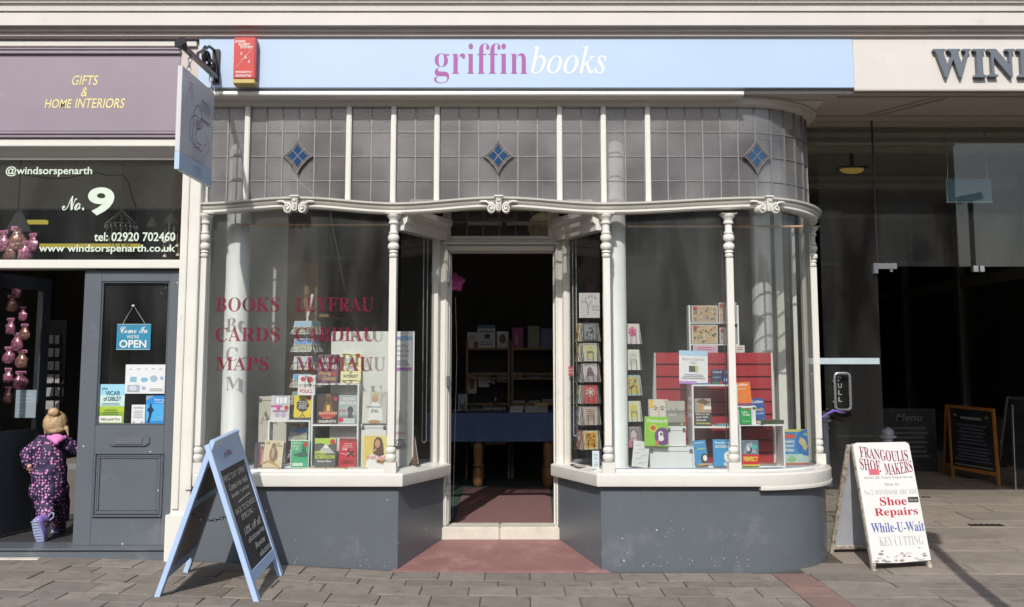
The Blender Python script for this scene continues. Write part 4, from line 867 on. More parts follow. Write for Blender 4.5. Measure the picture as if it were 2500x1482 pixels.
# ================================================================== PAVEMENT BOARDS
FLp, FRp = G(633, 1474, .03), G(692, 1400, .05); RLp, RRp = G(374, 1463, .055), G(452, 1392, .075)
def on(py, y, px_): return P(px_, py, y)
ymid0, ymid1 = (FLp.y + RLp.y) / 2, (FRp.y + RRp.y) / 2
TLp, TRp = P(505, 1084, ymid0), P(585, 1047, ymid1)
ba, fr = aboard('pavement_board', 'pale blue A-board with a handwritten chalk panel in front of the bookshop', FLp, FRp, RLp, RRp, TLp + Vector((.012, 0, 0)), TRp + Vector((.012, 0, 0)), BLUEWOOD, SLATE, .062, .115, foot=.12, cat='A-board', th=.03, facein=mat('board_back_grey', (.30, .26, .24), .7))
T, w_, h_, p = fr[0]; q = MB(); q.T = T; ih = h_ - .12 - .062 - .062 - .115; iw = w_ - .12
Rx = Matrix.Rotation(0, 4, 'Y')
CH = [('t', 'FIRST DAY OPEN !', 'sans', .06, .875, .96, .935), ('t', 'Come in for deals', 'sital', .14, .775, .90, .84), ('t', 'books + prizes', 'sital', .14, .69, .86, .745), ('s', [(.3, .635), (.5, .642), (.82, .648)], .006),
      ('t', 'BACK TO SCHOOL', 'sans', .10, .535, .92, .59), ('t', 'SPECIAL -', 'sans', .24, .455, .80, .51), ('t', '10% off all', 'sital', .18, .31, .88, .385), ('t', 'dictionaries,', 'sital', .22, .215, .94, .28), ('t', 'Revise', 'sital', .40, .125, .82, .185), ('t', 'education', 'sital', .46, .03, .95, .09)]
decor(q, iw, ih, [e + (CHALK,) for e in CH], .0055, .06, .185); q.build('chalk_writing', None, p, fix=False)
q = MB(); q.T = T; decor(q, w_ - .124, .115, [('t', 'griffin', 'serif', .30, .35, .58, .75, GR), ('t', 'books', 'italic', .59, .42, .76, .72, GW)], .0, .062, h_ - .062 - .10); q.build('logo', None, p, fix=False)
q = MB(); q.T = T; q.box(.059, .0605, -.0005, .004, .185, .185 + ih)
T2, w2, h2, p2 = fr[1]; q = MB(); q.T = T2; q.box(.062, w2 - .062, .001, .029, h2 * .56, h2 * .56 + .05); q.build('cross_rail', BLUEWOOD, p2)
q = MB(); ca, cb = FLp.lerp(TLp, .55), RLp.lerp(TLp, .55); ca = ca.lerp(FRp.lerp(TRp, .55), .10); cb = cb.lerp(RRp.lerp(TRp, .55), .10)
for i in range(14):
    f = (i + .5) / 14; c1 = ca.lerp(cb, f) - Vector((0, 0, .05 * math.sin(math.pi * f))); dd = (cb - ca).normalized(); sd = v_ if i % 2 else dd.cross(v_).normalized(); L_ = (cb - ca).length / 14 * .62
    q.tube([c1 + dd * L_ * math.cos(a) + sd * .008 * math.sin(a) for a in [2 * math.pi * k / 8 for k in range(9)]], .0028, 4, False)
q.build('chain', BLACKM, ba, smooth=True)
# shoe repair board
SHW = mat('worn_white_board', (.66, .65, .62), .5, var=.06, scale=4, dirt=(.30, .22, .15), dscale=13, dcut=.665); SHE = mat('worn_board_edge', (.42, .38, .32), .7, var=.3, scale=30, dirt=(.16, .10, .06), dscale=25, dcut=.5)
SHI = mat('board_inside_grey', (.40, .42, .46), .6)
a_, b_ = G(2132, 1395, -.01), G(2277, 1388, -.01); c_, d_ = G(2022, 1353, .0), G(2165, 1350, .0)
tl, trp = P(2080, 1083, (a_.y + c_.y) / 2 - .02), P(2216, 1086, (b_.y + d_.y) / 2 - .02)
sh = thing('pavement_board', 'worn white shoe repair A-board with painted red and blue lettering', 'A-board', tuple((a_ + b_ + c_ + d_) / 4))
for k, (p0, p1, p2_, p3) in enumerate(((a_, b_, tl, trp), (d_, c_, trp + Vector((0, .04, 0)), tl + Vector((0, .04, 0))))):
    u = (p1 - p0); v = (p2_ - p0); w_ = u.length; h_ = v.length; u.normalize(); v.normalize(); n_ = u.cross(v).normalized()
    T = Matrix(((u.x, -n_.x, v.x, p0.x), (u.y, -n_.y, v.y, p0.y), (u.z, -n_.z, v.z, p0.z), (0, 0, 0, 1)))
    q = MB(); q.T = T
    for bx in ((0, .028, 0, .028, 0, h_), (w_ - .028, w_, 0, .028, 0, h_), (.028, w_ - .028, .004, .027, h_ - .03, h_), (.028, w_ - .028, .004, .027, .05, .075)): q.box(*bx)
    fr_ = q.build('frame', SHE, sh, bevel=.002)
    q = MB(); q.T = T
    e_ = -.006
    q.prism([(.004 - 0, .055), (.2, .048), (w_ - .004, .057), (w_ - .004, h_ - .02), (w_ - .03, h_ + .004), (.03, h_ + .004), (.004, h_ - .014)], e_, -.0005) if k == 0 else q.box(.005, w_ - .005, e_, -.0005, .06, h_)
    pn = q.build('panel', SHW if k == 0 else SHI, fr_)
    if k == 0:
        q = MB(); q.T = T; H = h_ - .05; MAR = (.22, .03, .06); RD = (.45, .02, .045); BL = (.05, .09, .32); GY = (.36, .35, .34)
        def wv(a, ph, wx=w_):
            return lambda p: (p[0], p[1], p[2] + a * math.cos(math.pi * 2 * (p[0] / wx) * .62 + ph))
        T_ = lambda t, st, u0, v0, u1, v1, c, off=0, fn=None, k_=1: q.use(flat(c)) and q.text(t, st, u0 * w_, u1 * w_, .05 + v0 * H, .05 + v1 * H, e_ - .0008 - k_ * .0002, off, 0, False, 3, fn)
        T_('FRANGOULIS', 'serif', .10, .86, .93, .955, MAR, .0, wv(.022, .3)); T_('SHOE', 'serif', .07, .765, .42, .865, MAR, 0, wv(.020, .9)); T_('MAKERS', 'serif', .48, .745, .97, .845, MAR, 0, wv(.020, .9))
        T_('With 20 Years Experience', 'bold', .10, .685, .94, .712, (.20, .19, .21), -.02); T_('Now At', 'bold', .44, .63, .68, .655, (.20, .19, .21), -.02)
        T_('No 2 WINDSOR ARCADE', 'serif', .06, .555, .98, .60, GY, -.012); T_('Shoe', 'serif', .30, .465, .76, .535, RD, .004); T_('Repairs', 'serif', .18, .365, .92, .445, RD, .004)
        T_('While-U-Wait', 'serif', .08, .245, .98, .325, BL, .0); T_('KEY CUTTING', 'serif', .18, .135, .92, .21, GY, -.012)
        q.use(flat((.55, .12, .16))); q.add([(.20 * w_, e_ - .0012, .05 + .725 * H), (.38 * w_, e_ - .0012, .05 + .725 * H), (.38 * w_, e_ - .0012, .05 + .775 * H), (.20 * w_, e_ - .0012, .05 + .775 * H)], [(0, 1, 2, 3)])
        q.use(flat((.03, .03, .03))); q.add([(.79 * w_, e_ - .0012, .05 + .485 * H), (.97 * w_, e_ - .0012, .05 + .485 * H), (.97 * w_, e_ - .0012, .05 + .53 * H), (.79 * w_, e_ - .0012, .05 + .53 * H)], [(0, 1, 2, 3)])
        T_('Shoe care', 'plain', .81, .495, .95, .52, (.5, .45, .3), 0, None, 6)
        q.build('lettering', None, pn, fix=False)
        q = MB(); q.T = T; rr_ = random.Random(3)
        for i in range(40):
            cx = rr_.uniform(.08, .93) * w_; cz = .06 + rr_.random() ** 2 * .095; s_ = rr_.uniform(.004, .02); m_ = rr_.choice([(.25, .22, .2), (.42, .40, .38), (.33, .24, .14), (.5, .48, .45)]); q.use(flat(m_))
            q.add([(cx + s_ * rr_.uniform(.5, 1.5) * math.cos(a), e_ - .001 - i * .00002, cz + s_ * .5 * rr_.uniform(.5, 1.2) * math.sin(a)) for a in [2 * math.pi * j / 7 for j in range(7)]], [tuple(range(7))])
        q.build('peeling_paint', None, pn, fix=False)

# ================================================================== DISPLAYS : books, boxes, posters
def paper(name, lab, cat, px0, px1, py0, py1, Y, base, spec, th=.02, lean=0.0, roll=0.0, yaw=0.0, part='cover_print', group=None, pages=True, rest=None):
    """an upright printed thing; pixel box gives the size at depth Y. rest=z puts its foot on that height"""
    ym = (py0 + py1) / 2; x0, x1 = X(px0, ym, Y), X(px1, ym, Y); z0, z1 = Z(py1, Y), Z(py0, Y)
    w, h = (x1 - x0), (z1 - z0) / max(.5, math.cos(lean))
    if rest is not None: z0 = rest
    t = thing(name, lab, cat, ((x0 + x1) / 2, Y, z0), (-lean, 0, yaw), group, world=False)
    rm = Matrix.Rotation(roll, 4, 'Y')
    if abs(roll) > .001: w *= 1 - abs(math.sin(roll)) * .55; h *= 1 - abs(math.sin(roll)) * .25
    lift = w / 2 * abs(math.sin(roll)); T = Matrix.Translation((0, 0, lift)) @ rm
    q = MB(); q.T = T; m_ = base if not isinstance(base, (str, tuple)) else flat(base)
    if th > .009 and pages:
        q.box(-w / 2, w / 2, -.0012, .0008, 0, h); q.box(-w / 2, w / 2, th, th + .002, 0, h); q.box(-w / 2, -w / 2 + .002, .0008, th, 0, h); c_ = q.build('cover', m_, t)
        q = MB(); q.T = T; q.box(-w / 2 + .0021, w / 2 - .003, .0009, th - .0001, .002, h - .002); q.build('page_block', PAGES, t)
    else: q.box(-w / 2, w / 2, -.001, th, 0, h); c_ = q.build('cover' if name == 'book' else 'panel', m_, t)
    if spec:
        q = MB(); q.T = T; decor(q, w, h, spec, -.0014, -w / 2, 0); q.build(part, None, c_, fix=False)
    return t
BK = lambda lab, *a, **k: paper('book', lab, 'book', *a, **k)
zb = BEDZ + .001
L = .13
# --- left window, shelves (white cubes)
def cube(name, lab, x0, x1, z0, z1, y0, y1, mids=(), back=False, m=WHITE, side=None, group=None):
    t = thing(name, lab, 'display cube', ((x0 + x1) / 2, (y0 + y1) / 2, z0), group=group); k = .012
    for nm, bx in (('side_panel', (x0, x0 + k, y0, y1, z0, z1)), ('side_panel', (x1 - k, x1, y0, y1, z0, z1)), ('top_panel', (x0 + k, x1 - k, y0 + .0005, y1, z1 - k, z1)), ('bottom_panel', (x0 + k, x1 - k, y0 + .0005, y1, z0, z0 + k))):
        q = MB(); q.box(*bx); q.build(nm, m, t, bevel=.001)
    for z in mids: q = MB(); q.box(x0 + k, x1 - k, y0 + .0005, y1, z - k, z); q.build('shelf', m, t)
    if back: q = MB(); q.box(x0 + k, x1 - k, y1 - .006, y1 - .001, z0 + k, z1 - k); q.build('back_panel', WHITEG, t)
    if side:
        for i in range(3):
            for j in range(3): q = MB(); yy = lerp(y0, y1, .3 + .2 * i); zz = lerp(z0, z1, .62 + .10 * j); q.box(side - .001, side + .001, yy - .012, yy + .012, zz - .012, zz + .012); q.build('slot', WHITE, t)
    return t
YB = .22
xx = lambda p, Y=YB, y=1000: X(p, y, Y)
zz = lambda p, Y=YB: Z(p, Y)
cube('display_cube', 'tall two tier white display cube in the middle of the left window', xx(760), xx(876), BEDZ, zz(936), YB, YB + .115, (zz(1036),))
cube('display_cube', 'low white display cube beside the left window column', xx(655), xx(758.5), BEDZ, zz(1026), YB, YB + .115)
Wt = (.72, .71, .68); Rd = (.50, .03, .04)
zc1, zc2 = zz(936) + .001, zz(1036) + .001; zl = zz(1026) + .001
BK('plum book with white script title on top of the tall cube', 775, 826, 866, 936, .27, (.14, .06, .10), [('t', 'SARAH', 'sital', .15, .72, .85, .88, Wt), ('t', 'WATERS', 'sital', .08, .50, .92, .66, Wt), ('t', 'Paying', 'sital', .08, .26, .66, .40, (.6, .40, .08)), ('t', 'Guests', 'sital', .25, .10, .88, .24, (.6, .40, .08)), ('e', .82, .33, .10, .07, Rd)], lean=L, rest=zc1)
BK('cream book with blue and black stencil capitals on top of the tall cube', 832, 881, 861, 934, .27, (.70, .66, .38), [('t', 'MARTIN', 'bold', .16, .72, .84, .84, (.30, .42, .62)), ('t', 'THE ZONE', 'bold', .18, .60, .84, .69, (.06, .05, .05)), ('t', 'AMIS', 'bold', .16, .44, .84, .57, (.30, .42, .62)), ('t', 'OF', 'bold', .42, .31, .58, .41, (.06, .05, .05)), ('t', 'INTEREST', 'bold', .14, .18, .86, .28, (.06, .05, .05)), ('s', [(.05, .94), (.35, .96), (.6, .93), (.95, .95)], .003, (.1, .09, .05)), ('s', [(.05, .06), (.4, .09), (.95, .07)], .004, (.1, .09, .05)), ('e', .85, .92, .10, .07, Rd)], lean=L, rest=zc1)
BK('white book with red roundels and a red title word', 727, 769, 916, 965, .22, (.72, .70, .70), [('e', .28, .80, .14, .12, Rd), ('e', .70, .78, .17, .15, Rd), ('t', 'JO NESBO', 'bold', .06, .38, .94, .56, (.12, .12, .14)), ('t', 'POLICE', 'bold', .12, .12, .90, .30, Rd)], lean=L)
BK('yellow book with a black tree shaped lettering block', 717, 759, 963, 1024, .24, (.68, .53, .03), [('p', [(.5 + .36 * math.cos(R(a)) * (1 + .08 * math.cos(R(a * 7))), .58 + .26 * math.sin(R(a))) for a in range(0, 360, 15)], (.04, .04, .03)), ('s', [(.5, .33), (.5, .22), (.35, .12)], .005, (.04, .04, .03)), ('s', [(.5, .24), (.66, .12)], .005, (.04, .04, .03)), ('t', 'WE ARE ALL', 'bold', .27, .70, .74, .75, Wt), ('t', 'Completely', 'sital', .22, .60, .78, .67, Wt), ('t', 'BESIDE', 'bold', .30, .53, .70, .58, Wt), ('t', 'OURSELVES', 'bold', .24, .45, .76, .50, Wt), ('r', 0, 0, 1, .10, (.10, .09, .08)), ('e', .84, .86, .12, .08, Rd)], lean=L, rest=zl)
BK('pale book with a barred window and teacups', 661, 706, 964, 1023, .24, (.60, .56, .58), [('r', .15, .55, .92, 1, (.42, .45, .52)), ('r', .26, .68, .84, .93, (.75, .78, .8)), ('s', [(.45, .68), (.45, .93)], .004, (.2, .22, .28)), ('s', [(.64, .68), (.64, .93)], .004, (.2, .22, .28)), ('r', 0, .52, .6, .60, (.5, .08, .25)), ('e', .40, .47, .09, .12, (.55, .05, .28)), ('e', .84, .50, .12, .09, Rd), ('e', .35, .22, .14, .10, (.42, .35, .50)), ('e', .68, .22, .14, .10, (.42, .35, .50)), ('r', .1, .34, .9, .40, (.3, .2, .3))], lean=L, rest=zl)
BK('dark book with an orange arch and a red title', 773, 826, 958, 1032, .25, (.035, .022, .022), [('p', [(.25, .35), (.42, .8), (.42, 1), (.62, 1), (.62, .8), (.78, .35)], (.18, .07, .02)), ('p', [(.1, .30), (.5, .48), (.9, .30), (.8, .22), (.2, .22)], (.45, .04, .02)), ('r', .44, .42, .60, .62, (.60, .45, .10)), ('e', .52, .78, .07, .12, (.05, .03, .03)), ('t', 'SILKWORM', 'bold', .08, .31, .92, .40, (.7, .45, .35)), ('t', 'ROBERT', 'bold', .28, .16, .72, .23, (.7, .2, .15)), ('t', 'GALBRAITH', 'bold', .10, .04, .90, .13, Wt), ('e', .84, .82, .09, .06, Rd)], lean=L, rest=zc2, th=.03)
BK('misty teal book with white capitals and a small dark figure', 826, 871, 962, 1032, .25, (.20, .25, .27), [('r', 0, .3, 1, 1, (.33, .38, .40)), ('r', .1, .02, .9, .2, (.45, .5, .5)), ('t', 'THE SON', 'bold', .2, .82, .85, .92, Wt), ('t', 'SAFE HOUSE', 'bold', .05, .68, .95, .78, Wt), ('e', .64, .48, .16, .13, (.05, .05, .06)), ('p', [(.5, .2), (.56, .46), (.72, .46), (.8, .2)], (.07, .07, .08)), ('t', 'thriller', 'sital', .02, .42, .4, .52, (.55, .1, .12)), ('e', .15, .14, .14, .09, Rd)], lean=L, rest=zc2, th=.03)
Yf = .15
BK('dark purple thriller half hidden behind the hawk book', 621, 646, 1072, 1134, .22, (.06, .035, .045), [('r', .5, .1, 1, .8, (.25, .12, .15)), ('t', 'THE', 'bold', .5, .82, .9, .92, Wt), ('s', [(.75, .15), (.8, .7)], .008, (.6, .3, .35))], lean=L, rest=zb)
BK('beige book with a brown hawk perched on a branch', 640, 688, 1074, 1142, Yf, (.60, .50, .33), [('t', 'H', 'bold', .10, .84, .25, .95, (.06, .04, .02)), ('t', 'is for', 'sital', .60, .88, .84, .95, (.06, .04, .02)), ('t', 'Hawk', 'sital', .62, .78, .95, .86, (.06, .04, .02)),
    ('p', [(.38, .86), (.50, .92), (.60, .86), (.60, .78), (.72, .62), (.74, .42), (.62, .24), (.54, .14), (.44, .22), (.32, .38), (.30, .58), (.37, .74)], (.22, .13, .07)), ('p', [(.42, .72), (.52, .74), (.56, .60), (.52, .40), (.44, .34), (.40, .48)], (.40, .29, .18)), ('s', [(.66, .6), (.70, .3)], .004, (.1, .05, .03)), ('s', [(.60, .55), (.64, .28)], .003, (.1, .05, .03)), ('e', .47, .85, .03, .02, (.02, .02, .02)), ('p', [(.02, .20), (.30, .30), (.60, .22), (.98, .04), (.98, .0), (.90, .0), (.55, .15), (.28, .22), (.02, .13)], (.45, .27, .10))], lean=L * 1.4, rest=zb, roll=.05, th=.03)
BK('green book with a giant boot line drawing', 709, 754, 1068, 1137, Yf + .02, (.04, .36, .18), [('r', .0, .0, .03, 1, Wt), ('r', .97, 0, 1, 1, Wt), ('r', 0, .0, 1, .03, Wt), ('r', 0, .97, 1, 1, Wt), ('t', 'HOW TO', 'bold', .1, .84, .55, .93, (.55, .7, .5)), ('t', 'BUILD', 'bold', .1, .74, .45, .82, (.55, .7, .5)), ('t', 'A GIRL', 'bold', .1, .64, .45, .72, (.55, .7, .5)), ('p', [(.62, .82), (.70, .84), (.90, .52), (.94, .44), (.70, .40), (.2, .44), (.16, .50), (.5, .56), (.60, .62)], (.02, .12, .07)), ('r', .1, .08, .7, .20, (.5, .68, .52)), ('e', .78, .84, .13, .09, Rd)], lean=L, rest=zb)
BK('charcoal and lime book with a white mountain', 767, 819, 1064, 1138, Yf, (.09, .10, .09), [('p', [(0, .82), (0, 1), (1, 1), (1, .84), (.6, .78), (.3, .84)], (.38, .55, .08)), ('p', [(.15, .52), (.52, .82), (.95, .5)], (.45, .46, .46)), ('p', [(.40, .72), (.52, .82), (.66, .70), (.55, .66)], Wt), ('t', 'PETER', 'bold', .03, .46, .54, .58, (.55, .66, .05)), ('t', 'ROBINSON', 'bold', .03, .33, .95, .45, (.55, .66, .05)), ('t', 'Abattoir Blues', 'bold', .14, .22, .80, .28, Wt), ('e', .84, .88, .12, .09, Rd)], lean=L, rest=zb, th=.03)
BK('crimson book with crossed black arrows at the end of the bottom shelf', 827, 869, 1065, 1138, Yf + .03, (.50, .02, .04), [('r', 0, .90, 1, 1, (.22, .03, .04)), ('t', 'VAL', 'bold', .16, .60, .5, .68, Wt), ('s', [(.5, .62), (.9, .38)], .012, (.05, .02, .02)), ('s', [(.5, .38), (.88, .60)], .012, (.05, .02, .02)), ('t', 'EMMA', 'bold', .12, .14, .92, .30, (.24, .01, .02)), ('l', .2, .68, .8, .84, 3, (.65, .35, .35)), ('s', [(.1, .5), (.4, .46), (.6, .52)], .003, Wt)], lean=L, rest=zb)
BK('grey white cookbook showing a woman in white, raised on the file box', 884, 944, 956, 1034, .22, (.46, .44, .42), [('r', 0, .0, .3, 1, (.56, .55, .52)), ('p', [(.25, .08), (.28, .52), (.40, .66), (.62, .66), (.80, .5), (.85, .08)], (.66, .66, .64)), ('e', .50, .76, .13, .11, (.42, .25, .16)), ('p', [(.36, .78), (.38, .92), (.52, .98), (.66, .92), (.64, .84), (.45, .86)], (.45, .36, .20)), ('t', 'Deliciously', 'sital', .16, .46, .80, .56, (.1, .1, .1)), ('t', 'Ella', 'sital', .35, .34, .66, .44, (.1, .1, .1)), ('e', .5, .06, .25, .05, (.40, .22, .08)), ('s', [(.75, .6), (.8, .9), (.95, .95)], .003, (.2, .2, .2))], lean=.16)
BK('yellow cookbook with a smiling long haired woman', 886, 950, 1062, 1142, .16, (.66, .50, .12), [('r', .5, .35, 1, 1, (.68, .58, .22)), ('p', [(.1, 0), (.16, .35), (.40, .48), (.72, .48), (.95, .30), (.98, 0)], (.72, .70, .66)), ('p', [(.38, .45), (.40, .85), (.52, .97), (.68, .93), (.76, .75), (.80, .42), (.62, .36)], (.10, .05, .03)), ('e', .54, .76, .10, .13, (.50, .28, .17)), ('s', [(.49, .70), (.54, .68), (.59, .70)], .003, (.6, .05, .05)), ('p', [(.38, .56), (.48, .62), (.52, .58), (.42, .50)], (.50, .28, .17)), ('t', 'SHELINA', 'sital', .12, .28, .88, .39, (.62, .05, .10))], lean=L, rest=zb)
BK('white cookbook with a plate of food lying tilted at the front of the window', 898, 962, 1112, 1146, .11, (.70, .70, .68), [('e', .6, .5, .34, .2, (.42, .42, .42)), ('e', .6, .54, .3, .16, (.22, .10, .04)), ('e', .66, .62, .12, .1, (.12, .25, .05)), ('e', .5, .56, .08, .08, (.5, .2, .05))], lean=.75, rest=zb, th=.015)
BK('dark brown book leaning sideways near the splayed glass', 985, 1024, 1058, 1130, .32, (.085, .05, .035), [('t', 'The', 'bold', .3, .75, .75, .85, (.28, .2, .13)), ('t', 'Oak', 'bold', .25, .58, .8, .72, (.28, .2, .13)), ('s', [(.2, .1), (.5, .4), (.8, .15)], .008, (.2, .12, .08))], lean=.15, roll=-.22, yaw=-.3, rest=zb, th=.025)
BK('pale title standing behind the colonnette with black letters', 935, 992, 1002, 1088, .29, (.58, .58, .56), [('t', 'HOTEL', 'bold', .45, .02, .98, .18, (.05, .05, .06)), ('l', .4, .3, .95, .4, 2, (.5, .2, .2)), ('p', [(.5, .6), (.7, .9), (.95, .6)], (.45, .48, .4))], lean=.1)
# flat books along the sill of the left window
for k, (x0, x1, y_, h_, col, lab) in enumerate(((745, 800, .15, .010, (.62, .52, .48), 'flat pinkish book lying on the left window bed'), (800, 850, .14, .012, (.42, .32, .20), 'flat tan book lying on the left window bed'), (848, 900, .14, .014, (.62, .60, .55), 'flat off-white book lying on the left window bed'), (630, 670, .13, .012, (.38, .30, .20), 'flat brown book lying under the hawk book'))):
    q = MB(); q.T = Matrix.Translation((X((x0 + x1) / 2, 1140, y_), y_, BEDZ)) @ Matrix.Rotation(rnd.uniform(-.3, .3), 4, 'Z'); w = (X(x1, 1140, y_) - X(x0, 1140, y_)) / 2
    o = tag(q.box(-w, w, -.035, .035, 0, h_).build('flat_book', flat(col)), lab, 'book')
    q2 = MB(); q2.T = q.T; q2.box(-w + .003, w + .0005, -.0355, .033, .002, h_ - .002); q2.build('page_block', PAGES, o, org=(0, 0, 0))
# white board and poster behind the left window
wb = paper('display_board', 'large plain white board standing behind the left window books', 'board', 806, 1010, 816, 1146, .327, (.66, .67, .64), [], th=.012, rest=zb, pages=False)
PW = (.74, .74, .75)
paper('poster', 'ordering service poster with blue header taped to the white board', 'poster', 948, 1006, 818, 905, .3225, PW, [('r', .0, .85, 1, .97, (.30, .48, .76)), ('t', 'griffin', 'serif', .25, .875, .5, .945, GR), ('t', 'books', 'italic', .52, .89, .72, .94, Wt), ('t', 'Next Day', 'plain', .12, .64, .86, .74, (.25, .26, .32)), ('t', 'Ordering', 'plain', .10, .51, .88, .60, (.25, .26, .32)), ('t', 'Service', 'plain', .16, .39, .80, .47, (.25, .26, .32)), ('l', .08, .14, .92, .30, 3, (.35, .36, .4)), ('r', 0, .02, 1, .09, (.45, .18, .48))], th=.001, pages=False, part='print')
def lidbox(lab, px0, px1, py0, py1, Y, d=.22, m=BOX, lid=.03, par=None, group=None):
    x0, x1 = X(px0, (py0 + py1) / 2, Y), X(px1, (py0 + py1) / 2, Y); z0, z1 = Z(py1, Y), Z(py0, Y)
    t = thing('lidded_box', lab, 'box', ((x0 + x1) / 2, Y + d / 2, z0), group=group)
    q = MB(); q.box(x0 + .004, x1 - .004, Y + .004, Y + d - .004, z0, z1 - lid); q.build('box_body', m, t, bevel=.002)
    q = MB(); q.box(x0, x1, Y, Y + d, z1 - lid, z1); q.build('lid', m, t, bevel=.003)
    q = MB(); q.box(x0 + .006, x0 + .026, Y - .002, Y, z1 - lid * 1.3, z1 - lid * .4); q.box(x1 - .026, x1 - .006, Y - .002, Y, z1 - lid * 1.3, z1 - lid * .4); q.build('metal_corner', STEEL, t)
    return t
lidbox('tall white storage box under the woman in white cookbook', 880, 944, 1035, 1146, .235, .10)
lidbox('cream storage box behind the barred window book', 628, 700, 968, 1140, .55, .25, mat('cream_box', (.55, .52, .45), .6))
# --- wire spinner with postcards
sp_ = thing('postcard_spinner', 'white wire postcard spinner in the left window', 'card spinner', (X(748, 1000, .42), .42, BEDZ))
cx_, cy_ = X(748, 900, .42), .42
q = MB(); q.tube([(cx_, cy_, .655), (cx_ + .0, cy_, Z(770, .42))], .008, 8); q.tube([(cx_, cy_, Z(772, .42)), (cx_ + .035, cy_, Z(718, .42))], .011, 6); q.lathe([(.13, BEDZ), (.12, .66), (.02, .67)], (cx_, cy_, 0), 16); q.build('pole', WIREW, sp_, smooth=True)
PCOL = [((.12, .27, .55), (.33, .27, .25), (.35, .4, .3)), ((.10, .30, .60), (.10, .22, .12), (.3, .35, .3)), ((.30, .45, .62), (.42, .38, .30), (.15, .2, .12)), ((.45, .5, .55), (.15, .25, .4), (.5, .48, .4)), ((.12, .25, .3), (.4, .15, .05), (.3, .28, .2))]
cards = []
for lv in range(8):
    pz = 815 + lv * 43; zc_ = Z(pz, .42)
    for k in range(4):
        an = R(-45 + 90 * k + 22 * math.sin(lv * .9) * .3 - 62); dx_, dy_ = math.sin(an), -math.cos(an)
        T = Matrix.Translation((cx_ + dx_ * .085, cy_ + dy_ * .085, zc_)) @ Matrix.Rotation(an, 4, 'Z') @ Matrix.Rotation(R(-10), 4, 'X')
        q = MB(); q.T = T; a_, b_, c2 = PCOL[(lv * 3 + k * 2) % 5]; q.use(flat((.66, .65, .62))); q.box(-.068, .068, .0, .002, 0, .094)
        decor(q, .130, .088, [('r', 0, .5, 1, 1, a_), ('p', [(0, .5), (.3, .62), (.6, .52), (1, .6), (1, .4), (0, .4)], b_), ('r', 0, 0, 1, .45, c2), ('p', [(.1, .1), (.5, .3), (.9, .1)], b_)], -.0002, -.065, .003); q.build('postcard', None, sp_, fix=False)
        q = MB(); q.T = T; q.tube([(-.072, -.004, .03), (-.072, -.01, -.004), (.072, -.01, -.004), (.072, -.004, .03)], .0026, 4); q.tube([(-.072, -.008, .05), (-.03, -.01, .05), (-.03, -.01, -.004)], .002, 4); q.tube([(.072, -.008, .05), (.03, -.01, .05), (.03, -.01, -.004)], .002, 4); q.tube([(0, -.01, -.004), (0, .08, -.01)], .002, 4); q.build('wire_pocket', WIREW, sp_)
# brown timber bookcase and folded stand behind it
bc = thing('bookcase', 'tall brown bookcase in the shade behind the postcard spinner', 'bookcase', (X(740, 700, 1.5), 1.6, .165))
x0, x1 = X(697, 700, 1.4), X(775, 700, 1.4)
TAN = mat('tan_board', (.30, .20, .085), .6)
q = MB(); q.box(x0, x1, 1.4, 1.44, .165, Z(640, 1.4)); q.build('end_panel', TAN, bc)
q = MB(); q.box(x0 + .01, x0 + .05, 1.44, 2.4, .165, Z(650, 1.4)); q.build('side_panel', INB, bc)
for z in (.6, 1.0, 1.4, 1.8): q = MB(); q.box(x0 + .05, x0 + .36, 1.45, 2.4, z, z + .025); q.build('shelf', TAN, bc)

# --- right window
YR_ = .24
GON = mat('gondola_red', (.36, .022, .035), .4, var=.06, scale=4); 
gd = thing('slatted_stand', 'red slatted display stand in the curved window', 'display stand', (X(1740, 1000, .52), .55, BEDZ))
gy = .52; gx0, gx1 = X(1597, 900, gy), X(1886, 900, gy); zt_ = Z(861, gy); zb_ = .66; n = 9
for i in range(n):
    z1 = zt_ - i * (zt_ - zb_) / n; z0 = z1 - (zt_ - zb_) / n + .008
    q = MB(); q.extr([(gy, z0), (gy - .006, z0 + .005), (gy - .006, z1 - .002), (gy, z1), (gy + .012, z1), (gy + .012, z0)], gx0 + .012, gx1 - .012); q.build('slat', GON, gd)
q = MB(); q.box(gx0 + .012, gx1 - .012, gy + .0125, gy + .02, zb_, zt_); q.build('backing', mat('gondola_dark', (.12, .01, .015), .6), gd)
for x in (gx0, gx1 - .012):
    q = MB(); q.hexa([(x - (.035 if x < 1.4 else 0), gy - .02, BEDZ), (x + .0118, gy - .02, BEDZ), (x + .0118, gy + .06, BEDZ), (x - (.035 if x < 1.4 else 0), gy + .06, BEDZ), (x, gy - .012, zt_), (x + .0118, gy - .012, zt_), (x + .0118, gy + .04, zt_), (x, gy + .04, zt_)]); q.build('end_panel', WHITEG if x < 1.4 else CREAM2, gd)
